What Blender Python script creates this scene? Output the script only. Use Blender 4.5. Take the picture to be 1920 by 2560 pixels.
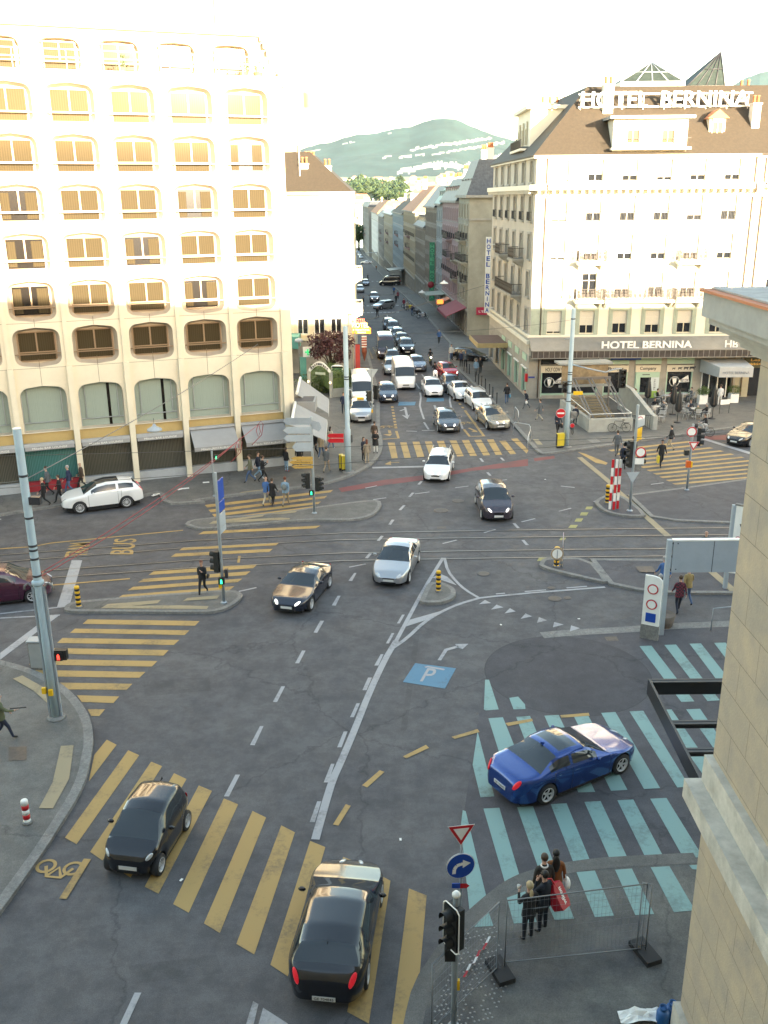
import bpy, bmesh, math, random
from mathutils import Vector, Matrix
random.seed(7)
for o in list(bpy.data.objects): bpy.data.objects.remove(o, do_unlink=True)
S = bpy.context.scene
COL = S.collection
PI = math.pi
# ---------------- camera, sky, sun, exposure ----------------
FPX, HC = 2329.0, 17.0
D_ = Vector((60, -6920, FPX)).normalized(); U_ = -D_
F_ = Vector((0, 0, 1.0)); F_ = (F_ - F_.dot(U_) * U_).normalized()
R_ = U_.cross(F_)
if R_.x < 0: R_ = -R_
cam = bpy.data.cameras.new('camera'); camo = bpy.data.objects.new('camera', cam); COL.objects.link(camo)
cx_, cy_ = Vector((R_.x, F_.x, U_.x)), Vector((R_.y, F_.y, U_.y))
cz_ = -Vector((R_.z, F_.z, U_.z))
camo.matrix_world = Matrix(((cx_.x, cy_.x, cz_.x, 0), (cx_.y, cy_.y, cz_.y, 0), (cx_.z, cy_.z, cz_.z, HC), (0, 0, 0, 1)))
cam.sensor_fit = 'VERTICAL'; cam.sensor_height = 24.0; cam.lens = FPX / 2560 * 24.0
cam.clip_start = 0.1; cam.clip_end = 60000
S.camera = camo
SUN_EL, SUN_AZ = math.radians(10), math.radians(31)      # azimuth: behind the camera, towards the right
sdir = Vector((math.sin(SUN_AZ) * math.cos(SUN_EL), -math.cos(SUN_AZ) * math.cos(SUN_EL), math.sin(SUN_EL)))
w = bpy.data.worlds.new('World'); S.world = w; w.use_nodes = True
nt = w.node_tree; nt.nodes.clear()
sk = nt.nodes.new('ShaderNodeTexSky'); sk.sky_type = 'NISHITA'; sk.sun_disc = False
sk.sun_elevation = SUN_EL; sk.sun_rotation = math.atan2(sdir.x, sdir.y)
sk.air_density = 1.0; sk.dust_density = 1.0; sk.ozone_density = 1.0
bg = nt.nodes.new('ShaderNodeBackground'); bg.inputs[1].default_value = 0.11
wo = nt.nodes.new('ShaderNodeOutputWorld')
wm = nt.nodes.new('ShaderNodeMix'); wm.data_type = 'RGBA'; wm.blend_type = 'MULTIPLY'; wm.inputs[0].default_value = 1; wm.inputs[7].default_value = (1.14, 1.0, .82, 1)   # camera white balance
nt.links.new(sk.outputs[0], wm.inputs[6]); nt.links.new(wm.outputs[2], bg.inputs[0]); nt.links.new(bg.outputs[0], wo.inputs[0])
sl = bpy.data.lights.new('sun', 'SUN'); sl.energy = 3.7; sl.angle = math.radians(0.53); sl.color = (1.0, 0.85, 0.63)
so = bpy.data.objects.new('sun', sl); COL.objects.link(so)
so.rotation_euler = sdir.to_track_quat('Z', 'Y').to_euler()
S.view_settings.view_transform = 'Standard'; S.view_settings.look = 'None'
S.view_settings.exposure = 3.2; S.view_settings.gamma = 1.0
S.render.engine = 'CYCLES'

# ---------------- projection helpers (photo pixel -> point in the world) ----------------
def ray(px, py):
    d = Vector((px - 960, 1280 - py, FPX))
    return Vector((d.dot(R_), d.dot(F_), d.dot(U_)))
def gz(y):
    P = ((115, 0), (150, -.5), (210, -2.6), (290, -5.4), (400, -8.6), (520, -11.4), (625, -13))
    if y <= 115: return 0.0
    for (a, za), (b, zb) in zip(P, P[1:]):
        if y <= b: return za + (zb - za) * (y - a) / (b - a)
    return -13.0
def G(px, py, z=0.0):
    r = ray(px, py); zz = 0.0
    for _ in range(12):
        k = (z + zz - HC) / r.z; Y = r.y * k
        zz = .5 * zz + .5 * gz(Y) if Y > 115 else 0.0
    return Vector((r.x * k, r.y * k, z + gz(r.y * k)))
def V(px, py, O, ang):
    """photo pixel on the vertical plane through O (x,y) running along heading ang -> (u, z)"""
    r = ray(px, py); a = math.radians(ang); t = (math.sin(a), math.cos(a)); n = (t[1], -t[0])
    k = (n[0] * O[0] + n[1] * O[1]) / (n[0] * r.x + n[1] * r.y)
    return ((r.x * k - O[0]) * t[0] + (r.y * k - O[1]) * t[1], HC + r.z * k)
def zm(ox, oy, s):
    return lambda x, y: (ox + x * s, oy + y * s)

# ---------------- materials ----------------
MATS = {}
def mat(name, col=(.5, .5, .5), rough=.6, metal=0.0, var=.1, scale=1.5, emit=0, emcol=None, coat=0, alpha=1, bump=0, spec=.5, coord='Object'):
    if name in MATS: return MATS[name]
    m = bpy.data.materials.new(name); m.use_nodes = True; N = m.node_tree; b = N.nodes['Principled BSDF']
    b.inputs['Roughness'].default_value = rough; b.inputs['Metallic'].default_value = metal
    b.inputs['Base Color'].default_value = (*col, 1); b.inputs['Specular IOR Level'].default_value = spec
    if coat: b.inputs['Coat Weight'].default_value = coat; b.inputs['Coat Roughness'].default_value = .06
    if alpha < 1: b.inputs['Alpha'].default_value = alpha
    if emit: b.inputs['Emission Color'].default_value = (*(emcol or col), 1); b.inputs['Emission Strength'].default_value = emit
    if var:
        tc = N.nodes.new('ShaderNodeTexCoord'); no = N.nodes.new('ShaderNodeTexNoise')
        no.inputs['Scale'].default_value = scale; no.inputs['Detail'].default_value = 6; no.inputs['Roughness'].default_value = .65
        cr = N.nodes.new('ShaderNodeValToRGB'); e = cr.color_ramp.elements
        e[0].position = .32; e[1].position = .68
        e[0].color = (*[c * (1 - var) for c in col], 1); e[1].color = (*[min(1, c * (1 + var)) for c in col], 1)
        N.links.new(tc.outputs[coord], no.inputs['Vector']); N.links.new(no.outputs[0], cr.inputs[0]); N.links.new(cr.outputs[0], b.inputs['Base Color'])
        if bump:
            bp = N.nodes.new('ShaderNodeBump'); bp.inputs['Strength'].default_value = bump; bp.inputs['Distance'].default_value = .02
            n2 = N.nodes.new('ShaderNodeTexNoise'); n2.inputs['Scale'].default_value = 60; n2.inputs['Detail'].default_value = 3
            N.links.new(tc.outputs[coord], n2.inputs['Vector']); N.links.new(n2.outputs[0], bp.inputs['Height']); N.links.new(bp.outputs[0], b.inputs['Normal'])
    MATS[name] = m
    return m
def ground_mat(name, c1, c2, stain=.35, s=.35):
    """asphalt: fine aggregate, large worn patches, tyre-dark blotches, hair cracks"""
    if name in MATS: return MATS[name]
    m = bpy.data.materials.new(name); m.use_nodes = True; N = m.node_tree; b = N.nodes['Principled BSDF']
    b.inputs['Roughness'].default_value = .78; b.inputs['Specular IOR Level'].default_value = .35
    tc = N.nodes.new('ShaderNodeTexCoord')
    def noise(sc, d=5, r=.6):
        n = N.nodes.new('ShaderNodeTexNoise'); n.inputs['Scale'].default_value = sc; n.inputs['Detail'].default_value = d; n.inputs['Roughness'].default_value = r
        N.links.new(tc.outputs['Object'], n.inputs['Vector']); return n
    def ramp(src, p0, p1, a, c):
        r = N.nodes.new('ShaderNodeValToRGB'); r.color_ramp.elements[0].position = p0; r.color_ramp.elements[1].position = p1
        r.color_ramp.elements[0].color = (*a, 1); r.color_ramp.elements[1].color = (*c, 1); N.links.new(src, r.inputs[0]); return r
    def mul(a, c, f=1.0):
        x = N.nodes.new('ShaderNodeMix'); x.data_type = 'RGBA'; x.blend_type = 'MULTIPLY'; x.inputs[0].default_value = f
        N.links.new(a, x.inputs[6]); N.links.new(c, x.inputs[7]); return x.outputs[2]
    big = ramp(noise(s, 6).outputs[0], .35, .66, c1, c2)
    fine = ramp(noise(38, 2, .7).outputs[0], .25, .75, (.72,) * 3, (1.28,) * 3)
    blot = ramp(noise(s * 3.7, 8, .75).outputs[0], .42, .6, (1 - stain,) * 3, (1, 1, 1))
    vo = N.nodes.new('ShaderNodeTexVoronoi'); vo.feature = 'DISTANCE_TO_EDGE'; vo.inputs['Scale'].default_value = .22
    wn = noise(1.3, 4); mx = N.nodes.new('ShaderNodeMix'); mx.data_type = 'RGBA'; mx.inputs[0].default_value = .5
    N.links.new(tc.outputs['Object'], mx.inputs[6]); N.links.new(wn.outputs[1], mx.inputs[7]); N.links.new(mx.outputs[2], vo.inputs['Vector'])
    cr = ramp(vo.outputs[0], 0.0, .006, (.62,) * 3, (1, 1, 1))
    o = mul(mul(mul(big.outputs[0], fine.outputs[0]), blot.outputs[0], .8), cr.outputs[0], .8)
    N.links.new(o, b.inputs['Base Color'])
    bp = N.nodes.new('ShaderNodeBump'); bp.inputs['Strength'].default_value = .25; bp.inputs['Distance'].default_value = .01
    N.links.new(noise(90, 2).outputs[0], bp.inputs['Height']); N.links.new(bp.outputs[0], b.inputs['Normal'])
    MATS[name] = m; return m
def paint_mat(name, col, wear=.45):
    """road paint, worn through to the asphalt in places"""
    if name in MATS: return MATS[name]
    m = bpy.data.materials.new(name); m.use_nodes = True; N = m.node_tree; b = N.nodes['Principled BSDF']; b.inputs['Roughness'].default_value = .7
    tc = N.nodes.new('ShaderNodeTexCoord')
    no = N.nodes.new('ShaderNodeTexNoise'); no.inputs['Scale'].default_value = 7; no.inputs['Detail'].default_value = 9; no.inputs['Roughness'].default_value = .8
    n2 = N.nodes.new('ShaderNodeTexNoise'); n2.inputs['Scale'].default_value = .9; n2.inputs['Detail'].default_value = 4
    ad = N.nodes.new('ShaderNodeMath'); ad.operation = 'ADD'
    r = N.nodes.new('ShaderNodeValToRGB'); e = r.color_ramp.elements
    e[0].position = .62 + .2 * wear; e[1].position = .93 + .2 * wear
    e[0].color = (*[c * .42 + .03 for c in col], 1); e[1].color = (*col, 1)
    for n in (no, n2): N.links.new(tc.outputs['Object'], n.inputs['Vector'])
    N.links.new(no.outputs[0], ad.inputs[0]); N.links.new(n2.outputs[0], ad.inputs[1]); N.links.new(ad.outputs[0], r.inputs[0]); N.links.new(r.outputs[0], b.inputs['Base Color'])
    MATS[name] = m; return m

# ---------------- mesh builder ----------------
class MB:
    def __init__(s): s.v = []; s.f = []; s.m = []; s.sm = []
    def add(s, vs, fs, mi=0, smooth=False, M=None):
        o = len(s.v)
        for p in vs:
            p = Vector(p); s.v.append(M @ p if M else p)
        for f in fs: s.f.append([i + o for i in f]); s.m.append(mi); s.sm.append(smooth)
        return s
    def box(s, x0, x1, y0, y1, z0, z1, mi=0, M=None):
        vs = [(x, y, z) for x in (x0, x1) for y in (y0, y1) for z in (z0, z1)]
        return s.add(vs, [(0, 1, 3, 2), (4, 6, 7, 5), (0, 4, 5, 1), (2, 3, 7, 6), (0, 2, 6, 4), (1, 5, 7, 3)], mi, M=M)
    def quad(s, a, b, c, d, mi=0): return s.add([a, b, c, d], [(0, 1, 2, 3)], mi)
    def poly(s, pts, mi=0): return s.add(pts, [tuple(range(len(pts)))], mi)
    def prism(s, pts, z0, z1, mi=0, top=None, M=None):
        n = len(pts); vs = [(p[0], p[1], z0) for p in pts] + [(p[0], p[1], z1) for p in pts]
        area = sum(pts[i][0] * pts[(i + 1) % n][1] - pts[(i + 1) % n][0] * pts[i][1] for i in range(n))
        sd = [(i, (i + 1) % n, n + (i + 1) % n, n + i) for i in range(n)]
        if area < 0: sd = [tuple(reversed(q)) for q in sd]
        s.add(vs, sd, mi, M=M)
        up, dn = list(range(n, 2 * n)), list(range(n))
        if area < 0: up.reverse()
        else: dn.reverse()
        o = len(s.v) - 2 * n
        for f, k in ((up, mi if top is None else top), (dn, mi)): s.f.append([i + o for i in f]); s.m.append(k); s.sm.append(False)
        return s
    def tube(s, path, r, n=8, mi=0, cap=True, M=None, smooth=True):
        path = [Vector(p) for p in path]; rs = r if isinstance(r, (list, tuple)) else [r] * len(path)
        vs = []; fs = []; prev = None
        for i, p in enumerate(path):
            t = (path[min(i + 1, len(path) - 1)] - path[max(i - 1, 0)]).normalized()
            a = prev if prev and abs(prev.dot(t)) < .95 else (Vector((1, 0, 0)) if abs(t.x) < .8 else Vector((0, 1, 0)))
            a = (a - a.dot(t) * t).normalized(); prev = a; b = t.cross(a)
            for k in range(n):
                q = 2 * PI * k / n; vs.append(p + rs[i] * (math.cos(q) * a + math.sin(q) * b))
        for i in range(len(path) - 1):
            for k in range(n): fs.append((i * n + k, i * n + (k + 1) % n, (i + 1) * n + (k + 1) % n, (i + 1) * n + k))
        s.add(vs, fs, mi, smooth, M)
        if cap:
            o = len(s.v) - len(vs)
            s.f.append([o + k for k in reversed(range(n))]); s.f.append([o + len(vs) - n + k for k in range(n)])
            s.m += [mi, mi]; s.sm += [False, False]
        return s
    def lathe(s, prof, n=12, mi=0, M=None, smooth=True, a0=0.0, cap=True):
        vs = [(r * math.cos(a0 + 2 * PI * k / n), r * math.sin(a0 + 2 * PI * k / n), z) for r, z in prof for k in range(n)]
        fs = [(i * n + k, i * n + (k + 1) % n, (i + 1) * n + (k + 1) % n, (i + 1) * n + k) for i in range(len(prof) - 1) for k in range(n)]
        s.add(vs, fs, mi, smooth, M); o = len(s.v) - len(vs)
        if not cap or prof[0] == prof[-1]: return s
        if prof[0][0] > 1e-4: s.f.append([o + k for k in reversed(range(n))]); s.m.append(mi); s.sm.append(False)
        if prof[-1][0] > 1e-4: s.f.append([o + len(vs) - n + k for k in range(n)]); s.m.append(mi); s.sm.append(False)
        return s
    def ball(s, c, r, n=8, mi=0, M=None):
        r = r if isinstance(r, (list, tuple)) else (r, r, r); m = n // 2 + 1
        vs = []; fs = []
        for i in range(m + 1):
            t = PI * i / m
            for k in range(n):
                q = 2 * PI * k / n; vs.append((c[0] + r[0] * math.sin(t) * math.cos(q), c[1] + r[1] * math.sin(t) * math.sin(q), c[2] - r[2] * math.cos(t)))
        for i in range(m):
            for k in range(n): fs.append((i * n + k, i * n + (k + 1) % n, (i + 1) * n + (k + 1) % n, (i + 1) * n + k))
        return s.add(vs, fs, mi, True, M)
    def mesh(s, name, mats):
        me = bpy.data.meshes.new(name); me.from_pydata([tuple(p) for p in s.v], [], s.f)
        for m in (mats if isinstance(mats, (list, tuple)) else [mats]): me.materials.append(m)
        me.polygons.foreach_set('material_index', s.m); me.polygons.foreach_set('use_smooth', s.sm); me.update()
        return me
    def build(s, name, mats, parent=None, M=None, **kw): return place(name, s.mesh(name, mats), parent, M, **kw)

def place(name, me, parent=None, M=None, label=None, cat=None, group=None, kind=None):
    o = bpy.data.objects.new(name, me); COL.objects.link(o)
    if parent: o.parent = parent
    if M: o.matrix_local = M
    tag(o, label, cat, group, kind); return o
def tag(o, label=None, cat=None, group=None, kind=None):
    if label: o['label'] = label
    if cat: o['category'] = cat
    if group: o['group'] = group
    if kind: o['kind'] = kind
    return o
def thing(name, label, cat, loc=(0, 0, 0), rz=0.0, group=None):
    o = bpy.data.objects.new(name, None); COL.objects.link(o); o.location = loc; o.rotation_euler = (0, 0, rz); o.empty_display_size = .3
    return tag(o, label, cat, group)
def frame(O, ang):
    """matrix of a wall frame: x along heading ang, y = away from the viewer side, z up"""
    a = math.radians(ang); t = Vector((math.sin(a), math.cos(a), 0)); n = Vector((-t.y, t.x, 0))
    return Matrix(((t.x, n.x, 0, O[0]), (t.y, n.y, 0, O[1]), (0, 0, 1, O[2] if len(O) > 2 else 0), (0, 0, 0, 1)))
def T(x=0, y=0, z=0): return Matrix.Translation((x, y, z))
def RZ(a): return Matrix.Rotation(a, 4, 'Z')
def RX(a): return Matrix.Rotation(a, 4, 'X')
def RY(a): return Matrix.Rotation(a, 4, 'Y')
TXT = {}
def textmesh(s, size=1.0, ext=.01, m=None, bold=0.0, align='CENTER'):
    c = bpy.data.curves.new('lettering', 'FONT'); c.body = s; c.size = size; c.extrude = ext; c.align_x = align; c.align_y = 'CENTER'; c.offset = bold; c.resolution_u = 3
    o = bpy.data.objects.new('lettering', c); COL.objects.link(o)
    me = bpy.data.meshes.new_from_object(o.evaluated_get(bpy.context.evaluated_depsgraph_get()))
    bpy.data.objects.remove(o); me.materials.clear()
    if m: me.materials.append(m)
    return me
UPR = RX(PI / 2)      # text plane xy -> upright xz, facing -y

# common materials
m_white = mat('white_paint', (.78, .77, .73), .5); m_black = mat('black_plastic', (.012, .012, .014), .45, var=0)
m_steel = mat('galvanised_steel', (.36, .40, .43), .45, .6, .1); m_pole = mat('blue_grey_pole', (.36, .45, .50), .5, .1, .08)
m_dark = mat('dark_iron', (.03, .03, .035), .5); m_rub = mat('rubber', (.02, .02, .022), .8)
m_red = mat('sign_red', (.50, .012, .02), .4, var=0); m_blue = mat('sign_blue', (.01, .06, .35), .4, var=0); m_yel = mat('signal_yellow', (.75, .45, .01), .45)
m_sgrey = mat('sign_back', (.33, .37, .41), .5, .3); m_glass = mat('dark_glass', (.018, .02, .024), .06, var=0, spec=.8)
# ================= ground, roads, pavements, markings =================
m_asph = ground_mat('asphalt', (.094, .092, .099), (.128, .123, .126))
m_asph2 = ground_mat('pavement_asphalt', (.125, .122, .115), (.165, .158, .146), .25, .5)
m_asph3 = ground_mat('dark_asphalt', (.078, .076, .085), (.100, .096, .105), .25, .4)
m_asph4 = ground_mat('sandy_asphalt', (.070, .072, .080), (.19, .182, .160), .35, .28)
m_kerb = ground_mat('kerb_stone', (.19, .188, .18), (.25, .24, .225), .3, 2)
p_yel = paint_mat('yellow_road_paint', (.38, .25, .088)); p_whi = paint_mat('white_road_paint', (.33, .33, .34))
p_cya = paint_mat('turquoise_paint', (.20, .325, .31), .2); p_blu = paint_mat('blue_road_paint', (.085, .20, .30), .2)
p_red = paint_mat('red_cycle_lane', (.17, .045, .045), .5); p_bei = paint_mat('beige_tactile', (.29, .24, .15), .3); p_lim = paint_mat('faded_yellow_paint', (.30, .28, .10), .5)
m_rail = mat('rail_steel', (.34, .32, .30), .42, .5, .1)
def strip(name, xs, ys, m, zoff=0.0):
    b = MB(); vs = [(x, y, gz(y) + zoff) for y in ys for x in xs]; n = len(xs)
    b.add(vs, [(j * n + i, j * n + i + 1, (j + 1) * n + i + 1, (j + 1) * n + i) for j in range(len(ys) - 1) for i in range(n - 1)])
    return b.build(name, m, kind='structure')
strip('road', [-400, -60, 0, 60, 400], [-60, 0, 60, 115, 150, 210, 290, 400, 520, 625], m_asph)
def P(pts, f=lambda x, y: (x, y), z=0.0):
    return [G(*f(*p), z) for p in pts]
def slab(name, pts, h, m=m_asph2, kw=.3):
    """raised pavement with kerb stones round it; pts are world points"""
    b = MB(); q = [(p.x, p.y) for p in pts]; b.prism(q, -.05, h, 1, 0)
    n = len(q); c = Vector((sum(p[0] for p in q) / n, sum(p[1] for p in q) / n))
    area = sum(q[i][0] * q[(i + 1) % n][1] - q[(i + 1) % n][0] * q[i][1] for i in range(n)); sg = 1 if area > 0 else -1
    inn = []
    for i in range(n):
        a, o, d = Vector(q[i - 1]), Vector(q[i]), Vector(q[(i + 1) % n])
        e1, e2 = (o - a).normalized(), (d - o).normalized(); nn = Vector((-(e1.y + e2.y), e1.x + e2.x)) * sg
        nn.normalize(); k = max(.5, nn.dot(Vector((-e1.y, e1.x)) * sg)); inn.append(o + nn * kw / k)
    for i in range(n):
        j = (i + 1) % n; b.quad((*q[i], h + .004), (*q[j], h + .004), (*inn[j], h + .004), (*inn[i], h + .004), 1)
    return b.build(name, [m, m_kerb], kind='structure')
z0 = zm(0, 1300, .4219); z2 = zm(0, 760, .4581); z6 = zm(680, 860, .3858); z5 = zm(600, 1350, .3858); r6 = zm(600, 1950, .3858)
r3 = zm(0, 1700, .4581); r2 = zm(1100, 1700, .4943); r1 = zm(1240, 1200, .4099); z7 = zm(1360, 1080, .3014); zB = zm(1340, 880, .1808); zA = zm(1000, 840, .205); zC = zm(720, 840, .1808); zE = zm(500, 1060, .1989); zR = zm(1160, 720, .4581)
def smooth(pts, it=1):
    for _ in range(it):
        o = [pts[0]]
        for a, b in zip(pts, pts[1:]): o += [a * .75 + b * .25, a * .25 + b * .75]
        pts = o + [pts[-1]]
    return pts
# left pavement in front of the hotel, round the corner, and down the street
k1 = [G(0, 1292)] + P([(350, 1105), (700, 1075), (850, 1040), (872, 1048), (885, 1082), (935, 1099), (1010, 1095), (1120, 1088)], z2) + \
     smooth(P([(0, 975), (245, 940), (800, 870), (1508, 790)], zE) + P([(500, 870), (600, 820), (660, 780), (700, 730), (718, 680), (716, 620), (700, 570)], z6)) + [Vector((-.3, 84, 0)), Vector((-.9, 95, 0)), Vector((-1.6, 108, 0)), Vector((-2.0, 115, 0))]
left_face = [Vector((-5.5, 115, 0)), Vector((-26, 115, 0)), Vector((-60, 60, 0)), Vector((-60, 45, 0))]
slab('pavement_left', k1 + left_face, .12)
k2 = [Vector((8.2, 115, 0))] + [G(*p) for p in ((1120, 905), (1156, 938), (1242, 1020), (1277, 1059))] + smooth(P([(1600, 1350), (1640, 1400)], zA) + P([(60, 1425), (150, 1425), (560, 1370), (1060, 1300)], zB) + P([(835, 860), (1000, 835), (1240, 800), (1500, 765)], zR)) + [Vector((44, 74, 0)), Vector((60, 115, 0))]
slab('pavement_hotel', k2, .12)
def side_pave(name, xs0, xs1):
    b = MB(); ys = [115, 150, 210, 290, 400, 520, 620]
    for (ya, yb, a0, a1, b0, b1) in zip(ys, ys[1:], xs0, xs1, xs0[1:], xs1[1:]):
        za, zb = gz(ya) + .12, gz(yb) + .12
        b.quad((a0, ya, za), (a1, ya, za), (b1, yb, zb), (b0, yb, zb), 0)
        for e0, e1 in ((a0, b0), (a1, b1)): b.quad((e0, ya, za), (e1, yb, zb), (e1, yb, zb - .2), (e0, ya, za - .2), 1)
        ea, eb = (a1, b1) if name.endswith('left') else (a0, b0); s = -.3 if name.endswith('left') else .3
        b.quad((ea, ya, za + .004), (ea + s, ya, za + .004), (eb + s, yb, zb + .004), (eb, yb, zb + .004), 1)
    b.build(name, [m_asph2, m_kerb], kind='structure')
xl = lambda y: 12.75 - (y - 81.2) * .0452
ys_ = [115, 150, 210, 290, 400, 520, 620]
xr = [11.2, 9.6, 6.8, 3.2, -1.6, -7.1, -11.6]
side_pave('street_pavement_right', [x - 3.0 for x in xr], [x + 14 for x in xr])
side_pave('street_pavement_left', [x - 30 for x in xr], [x - 13.2 for x in xr])
# lower left corner
k3 = smooth(P([(0, 1656), (42, 1667), (84, 1680), (127, 1701), (169, 1726), (203, 1762), (224, 1796), (233, 1830), (234, 1868), (229, 1895), (220, 1943), (197, 1998), (160, 2057), (114, 2131), (46, 2227), (0, 2291)]))
slab('pavement_corner', [Vector((-30, 33, 0)), Vector((-20, 32.5, 0))] + k3 + [Vector((-16, 14.5, 0)), Vector((-30, 8, 0))], .12)
# refuges
def island(pts, f, h=.12, m=m_asph2, name='traffic_island'): return slab(name, smooth(P(pts + pts[:1], f))[:-1], h, m, .22)
island([(382, 545), (386, 520), (440, 495), (640, 478), (1000, 450), (1380, 425), (1440, 450), (1438, 472), (1380, 520), (1300, 552), (1210, 560), (555, 556), (420, 556)], z0)
island([(1010, 1213), (1030, 1190), (1165, 1173), (1420, 1160), (1659, 1128), (1760, 1112), (2040, 1075)] + [(2090, 1092), (2058, 1150), (1985, 1180), (1880, 1190), (1659, 1186), (1170, 1235), (1080, 1238)], z2)
island([(1165, 410), (1210, 310), (1235, 292), (1300, 290), (1375, 318), (1402, 350), (1385, 392), (1330, 415), (1280, 425), (1190, 425)], z5, .15)
island([(262, 530), (275, 500), (310, 487), (570, 487), (690, 632), (640, 634), (400, 578), (300, 552)], r1, .12, m_asph3)
slab('pavement_tram_side', P([(570, 489), (1430, 500), (1600, 510), (1600, 700), (1430, 702), (1060, 700), (860, 680), (690, 644)], r1), .1, m_asph3, .25)
island([(600, 150), (618, 125), (680, 100), (760, 96), (930, 225), (860, 235), (720, 222), (640, 192)], r1, .13, m_asph3)
slab('pavement_cycle_island', P([(800, 96), (1160, 50), (1510, 0), (1700, -25), (1700, 268), (1420, 268), (1100, 255), (940, 230)], r1), .08, m_asph3, .25)
# flush sheets: car park drive, patch, corner pavement
def sheet(name, pts, m, z=.004): b = MB(); b.poly([(p.x, p.y, z) for p in pts]); return b.build(name, m, kind='structure')
sheet('car_park_drive', P([(1355, 1590), (1609, 1575), (1822, 1562), (2000, 1550), (2100, 2560), (1200, 2560), (1150, 2100), (1190, 1830), (1215, 1690), (1250, 1620)]), m_asph3)
b = MB(); c = G(1418, 1683); c2 = G(1215, 1688); rr = (c - c2).length * 1.0
b.poly([(c.x + rr * math.cos(a * PI / 24), c.y + rr * math.sin(a * PI / 24), .008) for a in range(48)])
b.build('asphalt_patch', ground_mat('patch_dark', (.060, .058, .066), (.080, .077, .085), .2, .5), kind='structure')
b = MB(); b.add([(c.x + (rr + s) * math.cos(a * PI / 24), c.y + (rr + s) * math.sin(a * PI / 24), .009) for s in (0, .035) for a in range(48)], [(a, (a + 1) % 48, 48 + (a + 1) % 48, 48 + a) for a in range(48)])
b.build('patch_joint', mat('tar_joint', (.022, .022, .025), .6), kind='structure')
kc = [(1740, 2146), (1545, 2155), (1446, 2165), (1377, 2179), (1318, 2194), (1273, 2216), (1233, 2247), (1190, 2285), (1148, 2322), (1101, 2394), (1055, 2463), (1032, 2560), (1010, 2700)]
kcw = smooth(P(kc)); 
sheet('pavement_near_corner', [Vector((14, kcw[0].y, 0))] + kcw + [Vector((kcw[-1].x, 8, 0)), Vector((14, 8, 0))], m_asph4, .012)
def ribbon(bm, pts, wd, z=.016, mi=0):
    L = []
    for i, p in enumerate(pts):
        t = (pts[min(i + 1, len(pts) - 1)] - pts[max(i - 1, 0)]); t.z = 0; t.normalize(); n = Vector((-t.y, t.x, 0)) * wd / 2
        L.append((p + n, p - n))
    for (a, b_), (c_, d) in zip(L, L[1:]): bm.quad((a.x, a.y, a.z + z), (b_.x, b_.y, b_.z + z), (d.x, d.y, d.z + z), (c_.x, c_.y, c_.z + z), mi)
b = MB(); ribbon(b, kcw, .42, .018); b.build('flush_kerb', m_asph2, kind='structure')
b = MB()
ribbon(b, smooth(P([(280, 948), (450, 932), (900, 907), (1040, 893), (1420, 878), (1600, 865)], r1)), .55, .010)
b.build('entrance_kerb', m_kerb, kind='structure')
# tactile studs on the near corner
b = MB()
for i in range(16):
    for j in range(20):
        q = G(1170 + i * 11 - j * 5.5, 2335 + j * 13 - i * 2.5)
        if q.x < 2.7 and random.random() < .55: b.lathe([(.028, 0), (.02, .008), (0, .009)], 6, 0, T(q.x, q.y, .012))
b.build('tactile_studs', mat('stud_metal', (.30, .30, .29), .35, .5), kind='structure')
# ---- painted markings ----
def paint(name, m, quads, z=.012, f=None):
    b = MB()
    for q in quads: b.poly([(p.x, p.y, p.z + z) for p in q])
    return b.build(name, m, kind='structure')
Q = lambda f, *qs: [P(q, f) for q in qs]
near = Q(r3, [(485, 555), (515, 410), (583, 327), (637, 355)], [(355, 862), (700, 385), (760, 412), (418, 898)], [(492, 940), (825, 447), (885, 472), (560, 987)], [(640, 1035), (950, 510), (1018, 542), (713, 1080)],
         [(790, 1130), (1085, 577), (1157, 607), (865, 1168)], [(945, 1225), (1222, 648), (1300, 680), (1030, 1272)], [(1113, 1330), (1378, 716), (1452, 752), (1200, 1383)], [(1290, 1442), (1535, 795), (1610, 833), (1388, 1500)]) + \
    Q(r6, [(197, 1200), (455, 397), (553, 437), (310, 1275)], [(480, 1365), (668, 500), (762, 535), (568, 1430)], [(695, 1505), (870, 600), (975, 655), (835, 1581)], [(980, 1600), (1095, 705), (1210, 750), (1130, 1640)])
paint('crosswalk_near', p_yel, near)
paint('crosswalk_left', p_yel, Q(z0, [(490, 617), (520, 590), (1183, 600), (1155, 628)], [(415, 670), (445, 645), (1123, 655), (1095, 683)], [(338, 730), (370, 700), (1062, 712), (1030, 742)],
      [(255, 793), (290, 760), (1000, 772), (968, 805)], [(172, 858), (205, 825), (933, 837), (900, 870)], [(205, 890), (862, 902), (825, 937), (270, 928)], [(355, 965), (785, 972), (750, 1008), (400, 1005)],
      [(455, 1040), (707, 1047), (672, 1086), (485, 1080)], [(520, 1123), (623, 1123), (588, 1163), (540, 1163)], [(880, 327), (910, 306), (1527, 262), (1500, 287)], [(818, 371), (850, 350), (1485, 305), (1455, 328)],
      [(755, 419), (790, 397), (1437, 348), (1408, 370)], [(690, 467), (728, 445), (1390, 393), (1360, 417)], [(1062, 181), (1085, 163), (1655, 135), (1635, 151)], [(1012, 220), (1040, 200), (1617, 172), (1595, 190)], [(1175, 86), (1205, 69), (1900, 34), (1870, 50)]) +
      Q(zE, [(465, 1745), (480, 1660), (515, 1660), (500, 1745)]))
S4 = [((512, 1263), (833, 1225)), ((521, 1275), (818, 1240)), ((530, 1286), (803, 1254)), ((538, 1297), (785, 1266))]
paint('crosswalk_upper', p_yel, [P([(a[0], a[1]), (b_[0], b_[1]), (b_[0] - 7, b_[1] + 6.2), (a[0] + 6, a[1] + 6.2)]) for a, b_ in S4])
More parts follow.
